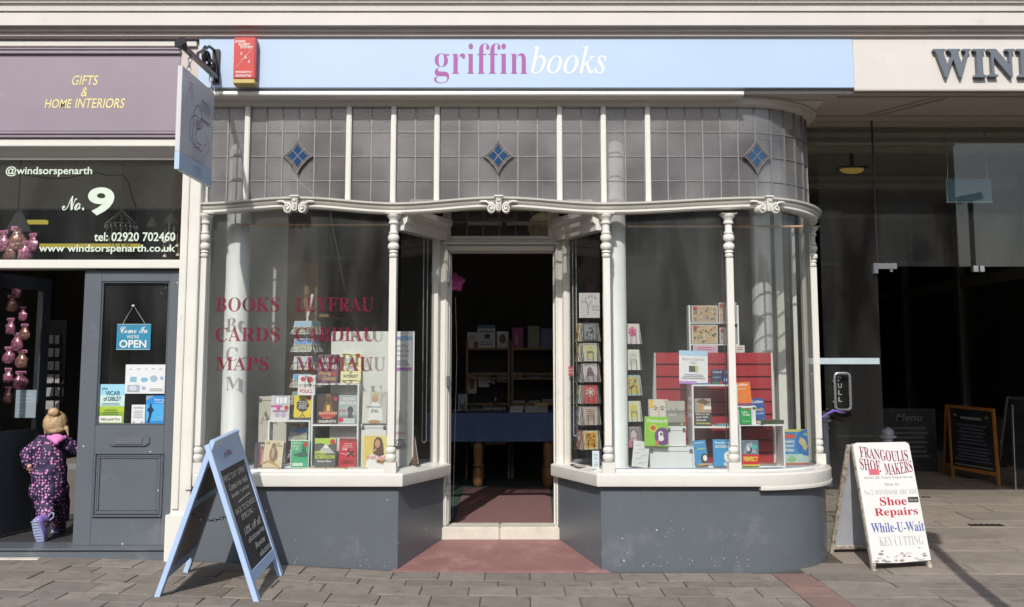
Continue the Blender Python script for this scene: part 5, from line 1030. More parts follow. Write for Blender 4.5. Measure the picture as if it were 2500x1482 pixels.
# card spinner in the splayed window, dark wire
def spinner(lab, px_, Y, rows_, top, cols, w=.115, h=.15):
    cx, cy = X(px_, 950, Y), Y; t = thing('card_spinner', lab, 'card spinner', (cx, cy, BEDZ))
    q = MB(); q.tube([(cx, cy, .655), (cx, cy, Z(top, Y))], .012, 8); q.lathe([(.14, BEDZ), (.13, .665), (.02, .67)], (cx, cy, 0), 16); q.build('pole', BLACKM, t, smooth=True)
    for i, py in enumerate(rows_):
        z = Z(py, Y)
        for k in range(4):
            an = R(90 * k + cols[-1]); dx_, dy_ = math.sin(an), -math.cos(an); T = Matrix.Translation((cx + dx_ * .085, cy + dy_ * .085, z)) @ Matrix.Rotation(an, 4, 'Z') @ Matrix.Rotation(R(-7), 4, 'X')
            c1, c2, c3 = cols[(i * 2 + k) % (len(cols) - 1)]
            q = MB(); q.T = T; q.use(flat(c1)); q.box(-w / 2, w / 2, 0, .004, 0, h); r6 = random.Random(i * 7 + k * 3 + int(px_)); kind = (i * 3 + k * 5 + int(px_)) % 5
            if kind == 0: sp_ = [('e', .5, .6, .30, .24, c2), ('s', [(.5, .36), (.46, .08)], .006, c3)] + [('e', .5 + .2 * math.cos(j), .6 + .17 * math.sin(j), .07, .06, c3) for j in range(6)]
            elif kind == 1: sp_ = [('r', .1, .1, .9, .9, c2)] + [('e', r6.uniform(.2, .8), r6.uniform(.2, .8), .06, .045, c3) for j in range(12)]
            elif kind == 2: sp_ = [('p', [(0, .1), (.2, .4), (.45, .3), (.7, .5), (1, .3), (1, 0), (0, 0)], c2), ('p', [(.25, .3), (.3, .7), (.5, .85), (.68, .66), (.72, .34)], c3), ('s', [(.1, .9), (.5, .95), (.9, .88)], .003, c3)]
            elif kind == 3: sp_ = [('s', [(.2, .2 + .1 * j), (.5, .24 + .1 * j), (.8, .19 + .1 * j)], .005, c2 if j % 2 else c3) for j in range(7)]
            else: sp_ = [('p', [(.3, .2), (.22, .75), (.5, .88), (.78, .75), (.7, .2)], c2), ('r', .3, .45, .7, .55, c3), ('s', [(.3, .12), (.7, .1)], .003, c3)]
            decor(q, w, h, sp_, -.0004, -w / 2, 0); q.build('greeting_card', None, t, fix=False)
            q = MB(); q.T = T; q.tube([(-w / 2, -.004, .06), (-w / 2, -.01, -.004), (w / 2, -.01, -.004), (w / 2, -.004, .06)], .0025, 4); q.tube([(-w / 5, -.01, -.004), (-w / 5, -.01, .07), (w / 5, -.01, .07), (w / 5, -.01, -.004)], .002, 4); q.build('wire_pocket', BLACKM, t)
            for j in range(2): q = MB(); q.T = T @ Matrix.Translation((.004 * j, .012 + .012 * j, -.002)); q.use(flat((.5, .5, .47))); q.box(-w / 2, w / 2, 0, .004, 0, h); q.build('spare_card', None, t)
            q = MB(); q.T = T; q.box(-w / 2 - .004, w / 2 + .004, .04, .046, -.012, h); q.build('backing_plate', BLACKM, t)
    return t
spinner('dark wire card spinner behind the right splayed window', 1436, .50, (833, 882, 932, 984, 1036, 1095), 775,
        [((.10, .11, .11), (.25, .27, .27), (.05, .05, .05)), ((.50, .42, .38), (.25, .16, .13), (.3, .2, .16)), ((.50, .52, .44), (.50, .52, .20), (.25, .2, .2)), ((.62, .54, .34), (.55, .30, .04), (.12, .05, .02)), ((.55, .54, .55), (.38, .34, .38), (.2, .15, .18)), ((.60, .56, .38), (.62, .45, .05), (.5, .08, .03)), ((.5, .1, .1), (.6, .6, .55), (.4, .05, .05)), 8], .105, .135)
spinner('black card spinner with a pink balloon card beside the right column', 1535, .46, (840, 903, 965, 1028, 1090), 790,
        [((.62, .58, .55), (.55, .05, .20), (.6, .3, .4)), ((.60, .60, .48), (.60, .52, .12), (.4, .4, .3)), ((.64, .65, .60), (.36, .42, .34), (.6, .6, .55)), ((.25, .22, .25), (.5, .2, .3), (.6, .5, .5)), ((.30, .42, .45), (.5, .4, .1), (.1, .15, .2)), 20], .11, .15)
paper('card', 'white card with a drawn tree standing on the dark card spinner', 'card', 1414, 1464, 715, 776, .45, (.60, .60, .60), [('s', [(.42, .12), (.44, .35), (.40, .55), (.28, .70)], .006, (.2, .2, .2)), ('s', [(.44, .38), (.52, .55), (.60, .68)], .004, (.2, .2, .2)), ('s', [(.42, .5), (.36, .62), (.20, .62)], .003, (.2, .2, .2)), ('e', .15, .66, .04, .04, (.3, .3, .3)), ('e', .30, .78, .04, .04, (.3, .3, .3)), ('e', .46, .84, .04, .05, (.3, .3, .3)), ('e', .62, .86, .04, .05, (.3, .3, .3)), ('e', .78, .80, .04, .05, (.3, .3, .3)), ('t', 'Canns', 'plain', .62, .42, .95, .52, (.3, .3, .3)), ('t', 'Down', 'plain', .64, .30, .95, .38, (.3, .3, .3))], th=.002, part='print', pages=False)
paper('sticker', 'small red notice stuck inside the splayed glass', 'notice', 1388, 1401, 894, 918, .62, (.45, .08, .08), [('l', .1, .2, .9, .8, 2, (.6, .4, .4))], th=.001, part='print', pages=False)
paper('card', 'small pale blue leaflet standing at the foot of the card spinner', 'leaflet', 1446, 1463, 1094, 1138, .15, (.52, .60, .62), [('t', 'Pick', 'bold', .2, .72, .8, .85, (.2, .35, .4)), ('t', 'me', 'bold', .3, .52, .7, .65, (.2, .35, .4)), ('l', .15, .1, .85, .4, 3, (.3, .35, .4))], th=.002, part='print', rest=zb, pages=False)
paper('notice_card', 'white card with scattered grey lines leaning by the right column', 'notice', 1540, 1582, 1078, 1143, .20, (.60, .62, .62), [('s', [(.15, .8), (.5, .86)], .003, (.3, .3, .3)), ('s', [(.3, .66), (.7, .72)], .003, (.3, .3, .3)), ('s', [(.12, .5), (.4, .55)], .003, (.3, .3, .3)), ('s', [(.5, .42), (.85, .5)], .003, (.3, .3, .3)), ('s', [(.2, .3), (.6, .35)], .003, (.3, .3, .3)), ('s', [(.4, .14), (.8, .2)], .003, (.3, .3, .3))], th=.002, part='print', lean=.15, roll=.12, rest=zb, pages=False)
lidbox('wide white lidded box on the right window bed', 1586, 1693, 1092, 1146, .24, .25, group=None); lidbox('smaller white lidded box stacked on the wide one', 1628, 1676, 1041, 1090, .27, .18)
zbx = Z(1092, .24) + .001
BK('lime green computing book with a purple cartoon planet shape', 1573, 1631, 1018, 1091, .20, (.22, .50, .02), [('t', 'Windows 8', 'bold', .08, .80, .94, .92, Wt), ('e', .36, .62, .17, .13, (.62, .55, .03)), ('e', .36, .62, .12, .09, (.40, .10, .03)), ('e', .76, .34, .34, .30, (.13, .03, .20)), ('e', .68, .42, .11, .10, Wt), ('e', .70, .28, .12, .10, Wt), ('e', .70, .42, .06, .05, (.10, .03, .18)), ('p', [(.42, .03), (.52, .20), (.62, .22), (.56, .03)], (.60, .14, .08)), ('r', 0, 0, 1, .015, (.1, .2, .02))], lean=.12, roll=.03, th=.03)
BK('book with a pale face and two yellow tabs behind the lime one', 1584, 1633, 975, 1040, .34, (.46, .43, .38), [('e', .5, .5, .42, .55, (.60, .55, .50)), ('r', .06, .66, .22, .98, (.72, .42, .02)), ('r', .86, .70, 1.0, .95, (.72, .42, .02)), ('s', [(.22, .66), (.34, .74), (.46, .66)], .006, (.05, .04, .04)), ('s', [(.56, .66), (.68, .74), (.80, .68)], .006, (.05, .04, .04)), ('e', .35, .62, .07, .03, (.06, .05, .05)), ('e', .68, .62, .07, .03, (.06, .05, .05)), ('s', [(.52, .6), (.50, .4), (.56, .36)], .004, (.25, .2, .16)), ('s', [(.4, .22), (.52, .25), (.64, .21)], .006, (.35, .15, .12))], lean=.1)
BK('grey misty skyline book standing on the smaller box', 1628, 1673, 979, 1041, .30, (.27, .27, .24), [('r', 0, .62, 1, 1, (.38, .37, .32)), ('p', [(0, .6), (.2, .64), (.24, .72), (.3, .62), (.5, .66), (.54, .80), (.58, .66), (.8, .62), (1, .66), (1, .5), (0, .5)], (.20, .20, .18)), ('r', 0, .0, 1, .16, (.10, .10, .09)), ('t', 'SEMANT', 'bold', .1, .40, .55, .50, (.5, .5, .48)), ('r', .75, .06, .86, .12, (.6, .5, .05))], lean=.1)
# white cubes of the right window
cx0, cx1 = X(1690, 1000, YR_), X(1801, 1000, YR_)
cu1 = cube('display_cube', 'two tier white display cube in front of the red stand', cx0, cx1, BEDZ, Z(939, YR_), YR_, YR_ + .22, (Z(1041, YR_),), back=False, side=cx0 - .0005)
cu2 = cube('display_cube', 'low white display cube right of the slim post', X(1806, 1100, YR_), X(1917, 1100, YR_), BEDZ, Z(1036, YR_), YR_, YR_ + .22, back=False)
cz1, cz2, cz3 = Z(939, YR_) + .001, Z(1041, YR_) + .001, Z(1036, YR_) + .001
paper('poster', 'back to school offer sign on top of the tall cube', 'sign', 1657, 1728, 852, 934, .26, (.72, .72, .74), [('r', 0, .85, 1, 1, (.36, .55, .78)), ('t', 'Back to School', 'plain', .12, .70, .88, .79, (.22, .22, .25)), ('t', 'Offer', 'plain', .38, .59, .62, .67, (.22, .22, .25)), ('r', .34, .36, .64, .54, (.04, .05, .06)), ('r', .56, .36, .66, .54, (.55, .45, .08)), ('l', .08, .14, .92, .30, 3, (.28, .28, .35)), ('r', 0, .0, .6, .08, (.42, .22, .55))], th=.003, lean=.12, roll=.03, part='print', rest=cz1, pages=False)
BK('small navy dictionary on top of the tall cube', 1738, 1765, 901, 937, .28, (.022, .035, .09), [('t', 'Oxford', 'bold', .1, .76, .9, .92, (.5, .5, .55)), ('r', 0, .0, 1, .18, (.05, .12, .08)), ('l', .1, .4, .8, .55, 1, (.2, .25, .35)), ('e', .82, .12, .12, .09, Rd)], lean=.08, rest=cz1, th=.03)
BK('navy and violet dictionary beside the other one, half behind the post', 1767, 1795, 901, 937, .28, (.04, .03, .14), [('t', 'Oxford', 'bold', .1, .76, .9, .92, (.5, .5, .55)), ('r', 0, .2, 1, .4, (.3, .3, .5))], lean=.08, rest=cz1, th=.03)
BK('university guide with an orange mortarboard picture', 1697, 1737, 972, 1039, .27, (.045, .043, .042), [('r', 0, .48, 1, 1, (.34, .26, .21)), ('p', [(.1, .88), (.5, 1), (.98, .86), (.6, .76)], (.10, .06, .04)), ('p', [(.42, .8), (.54, .82), (.56, .55), (.44, .5)], (.65, .28, .03)), ('r', .56, .60, 1, .72, Wt), ('t', 'How to get', 'bold', .06, .38, .88, .46, Wt), ('t', 'your kids', 'bold', .06, .27, .78, .36, Wt), ('t', 'through', 'bold', .06, .16, .66, .25, Wt), ('t', 'University', 'bold', .06, .04, .92, .14, (.6, .55, .1))], lean=.1, rest=cz2, th=.03)
BK('bright blue revision guide slanting inside the lower tier', 1698, 1731, 1079, 1142, .22, (.03, .25, .52), [('t', 'Cambridge', 'bold', .1, .86, .85, .94, Wt), ('t', 'Reading', 'bold', .3, .60, .9, .70, (.5, .55, .1)), ('e', .75, .25, .3, .22, (.04, .04, .05)), ('e', .78, .28, .16, .12, Wt), ('r', .2, .0, .9, .08, (.5, .3, .05))], lean=.12, roll=-.10, rest=BEDZ + .013, th=.02)
BK('sky blue revision guide with a white badge in the lower tier', 1742, 1792, 1076, 1141, .22, (.04, .27, .55), [('t', 'Ready for', 'bold', .1, .82, .9, .92, Wt), ('t', 'SECONDARY', 'bold', .1, .68, .9, .79, Wt), ('e', .75, .35, .24, .20, Wt), ('t', 'S', 'bold', .66, .26, .84, .44, (.5, .1, .05)), ('e', .7, .08, .22, .1, (.5, .52, .55))], lean=.1, rest=BEDZ + .013, th=.02)
lidbox('small white card box on the low cube', 1801, 1847, 991, 1036, .27, .1, lid=.018)
zq = Z(991, .27) + .001
BK('orange language dictionary on the small white box', 1797, 1836, 929, 986, .28, (.70, .17, .01), [('t', 'Collins', 'bold', .02, .84, .82, .95, Wt), ('l', .1, .66, .7, .76, 1, (.65, .4, .2)), ('l', .1, .30, .8, .42, 1, (.55, .25, .08)), ('r', 0, 0, 1, .10, (.25, .05, .14))], lean=.14, roll=-.05, rest=zq, th=.035)
BK('blue language guide behind the orange dictionary', 1834, 1870, 973, 1030, .36, (.02, .08, .30), [('t', 'Collins', 'bold', .1, .80, .9, .92, Wt), ('t', 'French', 'bold', .05, .46, .9, .60, (.6, .5, .1)), ('t', 'Guide', 'bold', .15, .30, .9, .42, (.3, .45, .7))], lean=.1, roll=-.05, th=.03)
BK('small green welsh dictionary on the low cube', 1807, 1835, 1001, 1040, .235, (.02, .32, .08), [('t', 'Collins', 'bold', .12, .70, .7, .82, Wt), ('t', 'Welsh', 'bold', .2, .52, .85, .66, Wt), ('r', .55, .92, .95, 1, Rd), ('l', .2, .12, .8, .25, 1, (.3, .5, .3))], lean=.05, rest=cz3, th=.02)
def flatb(lab, px0, px1, py, Y, z, hgt, d, col, ang=0, title=None):
    x0, x1 = X(px0, py, Y), X(px1, py, Y); w = x1 - x0; t = thing('flat_book', lab, 'book', ((x0 + x1) / 2, Y + d / 2, z), (0, 0, ang), world=False)
    q = MB(); q.box(-w / 2, w / 2, -d / 2, d / 2, hgt - .002, hgt); q.box(-w / 2, w / 2, -d / 2, d / 2, 0, .002); q.box(-w / 2, w / 2, -d / 2, -d / 2 + .002, .002, hgt - .002); c_ = q.build('cover', flat(col), t)
    q = MB(); q.box(-w / 2 + .002, w / 2 - .001, -d / 2 + .003, d / 2 - .003, .0021, hgt - .0021); q.build('page_block', PAGES, t)
    if title: q = MB(); q.T = Matrix.Rotation(R(-90), 4, 'X') @ Matrix.Translation((0, 0, 0)); q.T = Matrix.Translation((0, 0, hgt + .0006)) @ Matrix.Rotation(R(-90), 4, 'X'); q.use(flat(title)); q.add([(-w * .35, 0, -d * .3), (w * .35, 0, -d * .3), (w * .35, 0, d * .05), (-w * .35, 0, d * .05)], [(0, 1, 2, 3)]); q.build('cover_print', None, c_, fix=False)
flatb('thick dark olive book lying flat on the low cube', 1850, 1912, 1030, .25, cz3, .028, .12, (.06, .07, .04), .25, (.3, .2, .1)); flatb('teal edged paperback lying in the upper tier of the tall cube', 1750, 1786, 1034, .28, cz2, .014, .10, (.12, .26, .30), .1, (.5, .52, .5))
flatb('blue pocket book lying in front of the school offer sign', 1698, 1736, 936, .25, cz1, .010, .03, (.10, .20, .42), .05, (.4, .5, .6))
BK('red and yellow revision book with a big block title', 1812, 1853, 1076, 1139, .23, (.12, .17, .21), [('p', [(.1, .5), (.3, .85), (.6, .9), (.9, .5)], (.32, .36, .40)), ('e', .42, .62, .2, .14, (.05, .06, .07)), ('e', .38, .66, .12, .1, (.55, .56, .56)), ('r', 0, .05, 1, .44, (.55, .015, .02)), ('r', 0, .0, 1, .06, (.6, .5, .05)), ('t', 'PERFECT', 'bold', .08, .18, .92, .36, (.72, .65, .08)), ('e', .76, .74, .16, .10, (.08, .38, .36))], lean=.08, rest=BEDZ + .013, th=.03)
flatb('orange and grey paperback lying inside the low cube', 1860, 1900, 1128,   .26, BEDZ + .013, .012, .10, (.28, .22, .18), -.3, (.5, .18, .04)); flatb('pale green leaflet lying in front of the low cube', 1815, 1862, 1143, .15, BEDZ, .004, .07, (.30, .42, .22), -.2, (.5, .55, .4)); flatb('blue leaflet lying beside the atlas', 1868, 1915, 1143, .16, BEDZ, .004, .07, (.20, .28, .42), .2, (.4, .45, .3))
flatb('grey map lying flat below the dark card spinner', 1405, 1440, 1120, .30, BEDZ, .004, .12, (.42, .42, .44), .2, (.5, .35, .3)); flatb('white leaflet lying at the foot of the right column', 1555, 1590, 1143, .13, BEDZ, .004, .05, (.5, .53, .6), .1, (.55, .2, .25))
BK('large blue school atlas showing a globe in the curved window', 1912, 1976, 1050, 1136, .46, (.05, .24, .52), [('r', 0, .93, .95, 1, (.5, .48, .1)), ('r', 0, .74, .5, .86, (.50, .09, .04)), ('s', [(.02, .88), (.15, .92), (.3, .86), (.5, .9)], .006, (.03, .10, .25)), ('t', 'Student', 'bold', .04, .62, .46, .71, Wt), ('t', 'School', 'bold', .04, .50, .42, .59, Wt), ('t', 'Atlas', 'bold', .04, .37, .42, .47, Wt), ('r', 0, .05, 1, .30, (.40, .55, .50)), ('p', [(.1, .1), (.3, .28), (.5, .16), (.4, .06)], (.25, .45, .2)), ('e', .95, .62, .46, .38, (.03, .16, .42)), ('p', [(.62, .64), (.7, .78), (.86, .72), (.98, .5), (.85, .38), (.76, .52)], (.50, .42, .22)), ('p', [(.8, .84), (.95, .92), (1, .8)], (.3, .4, .15)), ('r', 0, 0, 1, .05, (.50, .12, .04))], lean=.08, yaw=.15, rest=zb, th=.015)
# picture rack on top of the red stand
rk = thing('jigsaw_rack', 'white rack of colourful jigsaw pictures above the red stand', 'rack', (X(1735, 850, .62), .64, Z(861, .56)))
Yk = .60; kx = lambda p: X(p, 800, Yk); kz = lambda p: Z(p, Yk)
q = MB(); q.box(kx(1682), kx(1686), Yk, Yk + .1, Z(868, Yk), kz(745)); q.box(kx(1800), kx(1804), Yk, Yk + .1, Z(868, Yk), kz(745)); q.build('rack_side', WHITE, rk)
for py in (787, 840): q = MB(); q.box(kx(1686), kx(1800), Yk - .02, Yk + .1, kz(py + 3), kz(py)); q.build('shelf', WHITE, rk)
q = MB(); q.box(kx(1686), kx(1800), Yk + .09, Yk + .1, Z(868, Yk), kz(750)); q.build('rack_back', BLACKM, rk)
for k, (a, b_, c2, d2, base, lab) in enumerate(((1689, 1752, 746, 786, (.42, .30, .20), 'jigsaw box with a crowded street scene on the top shelf'), (1689, 1752, 793, 839, (.46, .34, .20), 'jigsaw box with golden houses on the middle shelf'), (1755, 1798, 739, 786, (.40, .28, .22), 'tall jigsaw box half behind the slim post, top shelf'), (1757, 1798, 800, 839, (.34, .30, .30), 'grey edged jigsaw box half behind the slim post, middle shelf'), (1692, 1752, 843, 861, (.56, .34, .44), 'pink price ticket under the jigsaw boxes'), (1796, 1818, 843, 861, (.62, .60, .56), 'small cream ticket right of the slim post'))):
    sp2 = [('r', .03, .03, .97, .97, base)]; r2 = random.Random(k)
    if k < 4:
        for j in range(26): u, v = r2.uniform(.06, .88), r2.uniform(.08, .86); sp2.append(('p', [(u, v), (u + r2.uniform(.05, .1), v), (u + r2.uniform(.03, .1), v + r2.uniform(.06, .13)), (u, v + .08)], r2.choice([(.5, .1, .06), (.10, .12, .28), (.6, .45, .08), (.55, .5, .42), (.08, .06, .05), (.15, .25, .12)])))
        sp2.append(('r', .05, .78, .2, .95, (.45, .04, .04)))
    else: sp2.append(('l', .15, .3, .8, .8, 2, (.4, .15, .25)))
    paper('jigsaw_box' if k < 4 else 'price_ticket', lab, 'box' if k < 4 else 'ticket', a, b_, c2, d2, Yk - .025, (.60, .58, .55), sp2, th=.02 if k < 4 else .002, part='picture', pages=False)

# ================================================================== SHOP INTERIOR through the door
tb = thing('table', 'table draped in dark blue cloth facing the open shop door', 'table', (-.05, 3.8, .165))
Yt = 3.55; tx = lambda p, y=1100, Y=Yt: X(p, y, Y); z_t = Z(1008, Yt)
CLOTH = mat('blue_felt_cloth', (.12, .19, .38), .95, var=.12, scale=14, bump=.3)
x0, x1 = tx(1040), tx(1420); q = MB(); vs = []; nx = 40
q.box(x0, x1, Yt, Yt + .75, z_t - .01, z_t)
for i in range(nx):
    a, b2 = lerp(x0, x1, i / nx), lerp(x0, x1, (i + 1) / nx); f = lambda x: .008 * math.sin(x * 23) + .006 * math.sin(x * 41 + 1); zl_ = Z(1078, Yt)
    q.add([(a, Yt - .002, z_t - .004), (b2, Yt - .002, z_t - .004), (b2, Yt - .012 + f(b2), zl_), (a, Yt - .012 + f(a), zl_)], [(0, 1, 2, 3)])
tag(q.build('tablecloth', CLOTH), 'dark blue felt cloth hanging over the front table', 'tablecloth')
q = MB(); q.box(x0 + .03, x1 - .03, Yt + .03, Yt + .72, z_t - .10, z_t - .012); q.build('tabletop', WOOD, tb)
for lx_ in (1167, 1338):
    for yy in (Yt + .06, Yt + .66):
        q = MB(); xq = X(lx_, 1150, Yt + .06); hh = z_t - .10 - .166
        q.box(xq - .045, xq + .045, yy - .045, yy + .045, .166 + hh - .14, .166 + hh); q.lathe([(.035, 0), (.05, .02), (.055, .06), (.05, .16), (.038, .19), (.055, .21), (.042, .24), (.05, .3), (.052, hh - .22), (.035, hh - .19), (.05, hh - .16), (.04, hh - .139)], (xq, yy, .166), 16); q.build('leg', WOOD, tb, smooth=35)
PL = mat('plate_china', (.62, .60, .56), .3); BISC = mat('biscuits', (.34, .20, .08), .8, var=.3, scale=60, bump=.5)
for px_, lab in ((1139, 'white plate of biscuits at the left end of the blue table'), (1194, 'white plate of biscuits below the purple flowers')):
    c_ = Vector((X(px_, 1010, Yt + .12), Yt + .14, z_t)); t = thing('plate', lab, 'plate', tuple(c_)); q = MB(); q.lathe([(.07, .001), (.08, .004), (.13, .020), (.135, .022), (.13, .024), (.07, .008)], c_, 24); q.build('dish', PL, t, smooth=35)
    q = MB(); r3 = random.Random(px_)
    for i in range(14): a = r3.uniform(0, 6.28); r_ = r3.uniform(0, .075); q.lathe([(.016, 0), (.02, .004), (.018, .010)], c_ + Vector((r_ * math.cos(a), r_ * math.sin(a), .009 + .004 * (i % 4))), 8)
    o = q.build('biscuits', BISC, t); o['kind'] = 'stuff'
vz = thing('flower_vase', 'glass vase of dark purple flowers on the blue table', 'vase', (X(1209, 1000, Yt + .2), Yt + .2, z_t))
q = MB(); c_ = Vector((X(1209, 1000, Yt + .2), Yt + .2, z_t)); q.lathe([(.03, .001), (.012, .02), (.012, .04), (.03, .10), (.038, .15), (.034, .15), (.010, .045)], c_, 16); q.build('glass', CLEAR, vz, smooth=True)
FLW = mat('purple_petals', (.07, .025, .07), .8, var=.4, scale=50, rand=.2)
for i in range(16):
    a = rnd.uniform(0, 6.28); r_ = rnd.uniform(.01, .085); zz_ = rnd.uniform(.17, .28); p_ = c_ + Vector((r_ * math.cos(a), r_ * math.sin(a), zz_))
    q = MB()
    for j in range(12):
        d = Vector((rnd.gauss(0, 1), rnd.gauss(0, 1), rnd.gauss(0, 1))).normalized(); e = d.orthogonal().normalized(); s_ = .022; q.add([p_ + d * .004, p_ + d * s_ + e * s_ * .5, p_ + d * s_ * 1.5, p_ + d * s_ - e * s_ * .5], [(0, 1, 2, 3)])
    q.tube([c_ + Vector((0, 0, .05)), p_], .002, 4); q.build('flower', FLW, vz, fix=False)
for k, (px_, n_, cols, lab) in enumerate(((1262, 2, ((.6, .58, .52), (.55, .54, .5)), 'stack of white paperbacks at the middle of the blue table'), (1298, 2, ((.5, .48, .42), (.45, .44, .4)), 'low stack of cream paperbacks on the blue table'), (1322, 3, ((.48, .46, .4), (.35, .33, .3), (.5, .38, .16)), 'stack with a yellowish book on top beside the door jamb'))):
    for j in range(n_): flatb(lab + (', upper book' if j == n_ - 1 else ', lower book' if j == 0 else ', middle book'), px_ - 16, px_ + 16, 1005, Yt + .03, z_t + .001 + j * .034, .032, .15, cols[j], rnd.uniform(-.08, .08))
q = MB(); q.lathe([(.02, 0), (.024, .03), (.020, .12), (.026, .17), (.012, .175)], (X(1157, 990, Yt + .3), Yt + .3, z_t), 14); tag(q.build('glass_jug', CLEAR, smooth=True), 'slender clear glass standing by the plates', 'glass')
BK('white patterned card propped behind the first plate', 1118, 1140, 965, 1008, Yt + .30, (.40, .42, .45), [('e', .5, .4, .3, .3, (.15, .15, .2)), ('e', .5, .6, .2, .2, (.5, .5, .5))], rest=z_t, th=.01)
# bookcases at the back
Yc = 4.35; cxp = lambda p: X(p, 950, Yc); czp = lambda p: Z(p, Yc)
for k, (a, b2, lab) in enumerate(((1137, 1245, 'left pine bookcase behind the blue table'), (1248, 1362, 'right pine bookcase behind the blue table'))):
    t = thing('bookcase', lab, 'bookcase', (cxp((a + b2) / 2), Yc + .15, .166), group=None); x0, x1 = cxp(a), cxp(b2)
    for x in (x0, x1 - .025): q = MB(); q.box(x, x + .025, Yc, Yc + .3, .166, czp(832)); q.build('upright', PINE, t)
    for py in (849, 911, 922, 985, 1060): q = MB(); q.box(x0 + .0251, x1 - .0251, Yc + .002, Yc + .29, czp(py + 5), czp(py)); q.build('shelf', PINE, t)
    q = MB(); q.box(x0 + .0251, x1 - .0251, Yc + .291, Yc + .30, .166, czp(850)); q.build('back_panel', INB, t)
s1, s2, s3 = czp(849) + .001, czp(911) + .001, czp(985) + .001
Bs = [(1141, 1167, 812, s1, (.55, .53, .52), 'white card with orange corner on the left bookcase top', [('r', .6, 0, 1, .4, (.4, .12, .05)), ('l', .1, .5, .8, .8, 3, (.4, .3, .3))]),
      (1166, 1209, 795, s1, (.48, .50, .54), 'blue headed notice on the left bookcase top', [('r', 0, .85, 1, 1, (.2, .32, .5)), ('r', .4, .4, .7, .6, (.05, .05, .06)), ('l', .1, .1, .9, .35, 3, (.3, .3, .35)), ('l', .1, .65, .9, .8, 1, (.3, .3, .35))]),
      (1213, 1241, 810, s1, (.58, .57, .55), 'white floral book on the left bookcase top', [('e', .5, .55, .3, .3, (.18, .2, .17))]),
      (1251, 1277, 801, s1, (.22, .05, .14), 'magenta book at the near end of the right bookcase top', [('e', .4, .4, .15, .3, (.5, .4, .45))]), (1289, 1317, 797, s1, (.16, .18, .14), 'dark green book in the middle of the right bookcase top', [('e', .5, .5, .3, .2, (.35, .38, .32))]), (1321, 1349, 803, s1, (.10, .11, .22), 'navy book at the far end of the right bookcase top', [('l', .2, .3, .8, .6, 3, (.3, .3, .45))]),
      (1168, 1196, 884, s2, (.56, .55, .5), 'plain white book on the second shelf left', [('l', .2, .7, .8, .85, 1, (.4, .4, .4))]), (1180, 1208, 877, s2, (.45, .45, .44), 'pale book with leaves behind the plain white one', [('e', .7, .4, .2, .3, (.15, .2, .12))]), (1213, 1239, 872, s2, (.42, .46, .38), 'green striped book on the second shelf', [('l', 0, .1, .6, .9, 5, (.12, .22, .06))]), (1141, 1164, 900, s2, (.46, .38, .28), 'small tan card on the second shelf', [('e', .5, .5, .3, .3, (.3, .15, .08))]),
      (1254, 1273, 865, s2, (.42, .40, .33), 'cream patterned book on the second shelf right', [('e', .5, .3, .3, .2, (.15, .2, .08)), ('e', .5, .75, .3, .12, (.1, .1, .1))]), (1281, 1299, 866, s2, (.25, .03, .04), 'red book on the second shelf right', [('e', .5, .5, .25, .2, (.4, .3, .25))]), (1300, 1324, 861, s2, (.16, .26, .42), 'light blue book on the second shelf right', [('l', .2, .5, .8, .8, 3, (.45, .5, .55))]), (1327, 1349, 864, s2, (.22, .14, .10), 'brown book on the second shelf right', [('e', .5, .5, .3, .3, (.35, .25, .18))]),
      (1146, 1177, 953, s3, (.20, .30, .42), 'blue sky book on the third shelf', [('r', 0, 0, 1, .4, (.12, .2, .15))]), (1179, 1202, 951, s3, (.40, .42, .46), 'pale grey book on the third shelf', [('l', .1, .6, .9, .8, 2, (.2, .25, .3))]), (1203, 1236, 950, s3, (.46, .48, .48), 'large pale book behind the purple flowers', [('e', .7, .4, .2, .3, (.2, .22, .2))])]
for i, (a, b2, top, zr_, col, lab, spc) in enumerate(Bs):
    col = tuple(min(.85, v * 2.0) for v in col)
    BK(lab, a, b2, top, 850, Yc + (.06 if 'behind the plain' not in lab else .10), col, spc, th=.02, rest=zr_)
    o = bpy.data.objects[[n_ for n_ in ORG if n_.startswith('book')][-1]] if 0 else None
for k, (a, lab) in enumerate(((1268, 'low stack of cream paperbacks on the third shelf, first'), (1305, 'low stack of cream paperbacks on the third shelf, second'), (1338, 'taller cream paperback block on the third shelf end'))): flatb(lab, a - 14, a + 14, 982, Yc + .03, s3, .045 if k == 2 else .03, .14, (.42, .40, .34))
# mat, balloon
MAT = mat('door_mat_maroon', (.20, .105, .10), .95, var=.2, scale=40, bump=.5, bscale=300)
q = MB(); q.slab([(xL1 + .03, .93), (xR0 + .0, .93), (xR0 + .06, 3.4), (xL1 + .0, 3.4)], .166, .178); tag(q.build('door_mat', MAT), 'long maroon mat running in from the bookshop doorway', 'mat')
FOIL = mat('pink_foil', (.60, .10, .36), .2, metal=.35, var=.05)
bc_ = P(1112, 690, 1.25); q = MB(); outer = []
for i in range(10): a = R(90 + 36 * i); r_ = .125 if i % 2 == 0 else .062; outer.append((r_ * math.cos(a), r_ * math.sin(a)))
Nn = 10; vs = [(bc_.x, 1.25 - .05, bc_.z), (bc_.x, 1.25 + .05, bc_.z)] + [(bc_.x + x, 1.25, bc_.z + z) for x, z in outer] + [(bc_.x + x * .55, 1.25 - .035, bc_.z + z * .55) for x, z in outer] + [(bc_.x + x * .55, 1.25 + .035, bc_.z + z * .55) for x, z in outer]
fs = []
for i in range(10): j = (i + 1) % 10; fs += [(0, 12 + i, 12 + j), (12 + i, 2 + i, 2 + j, 12 + j), (1, 22 + j, 22 + i), (22 + j, 2 + j, 2 + i, 22 + i)]
q.add(vs, fs); bl = tag(q.build('foil_balloon', FOIL, smooth=True), 'pink foil star balloon just inside the doorway', 'balloon')
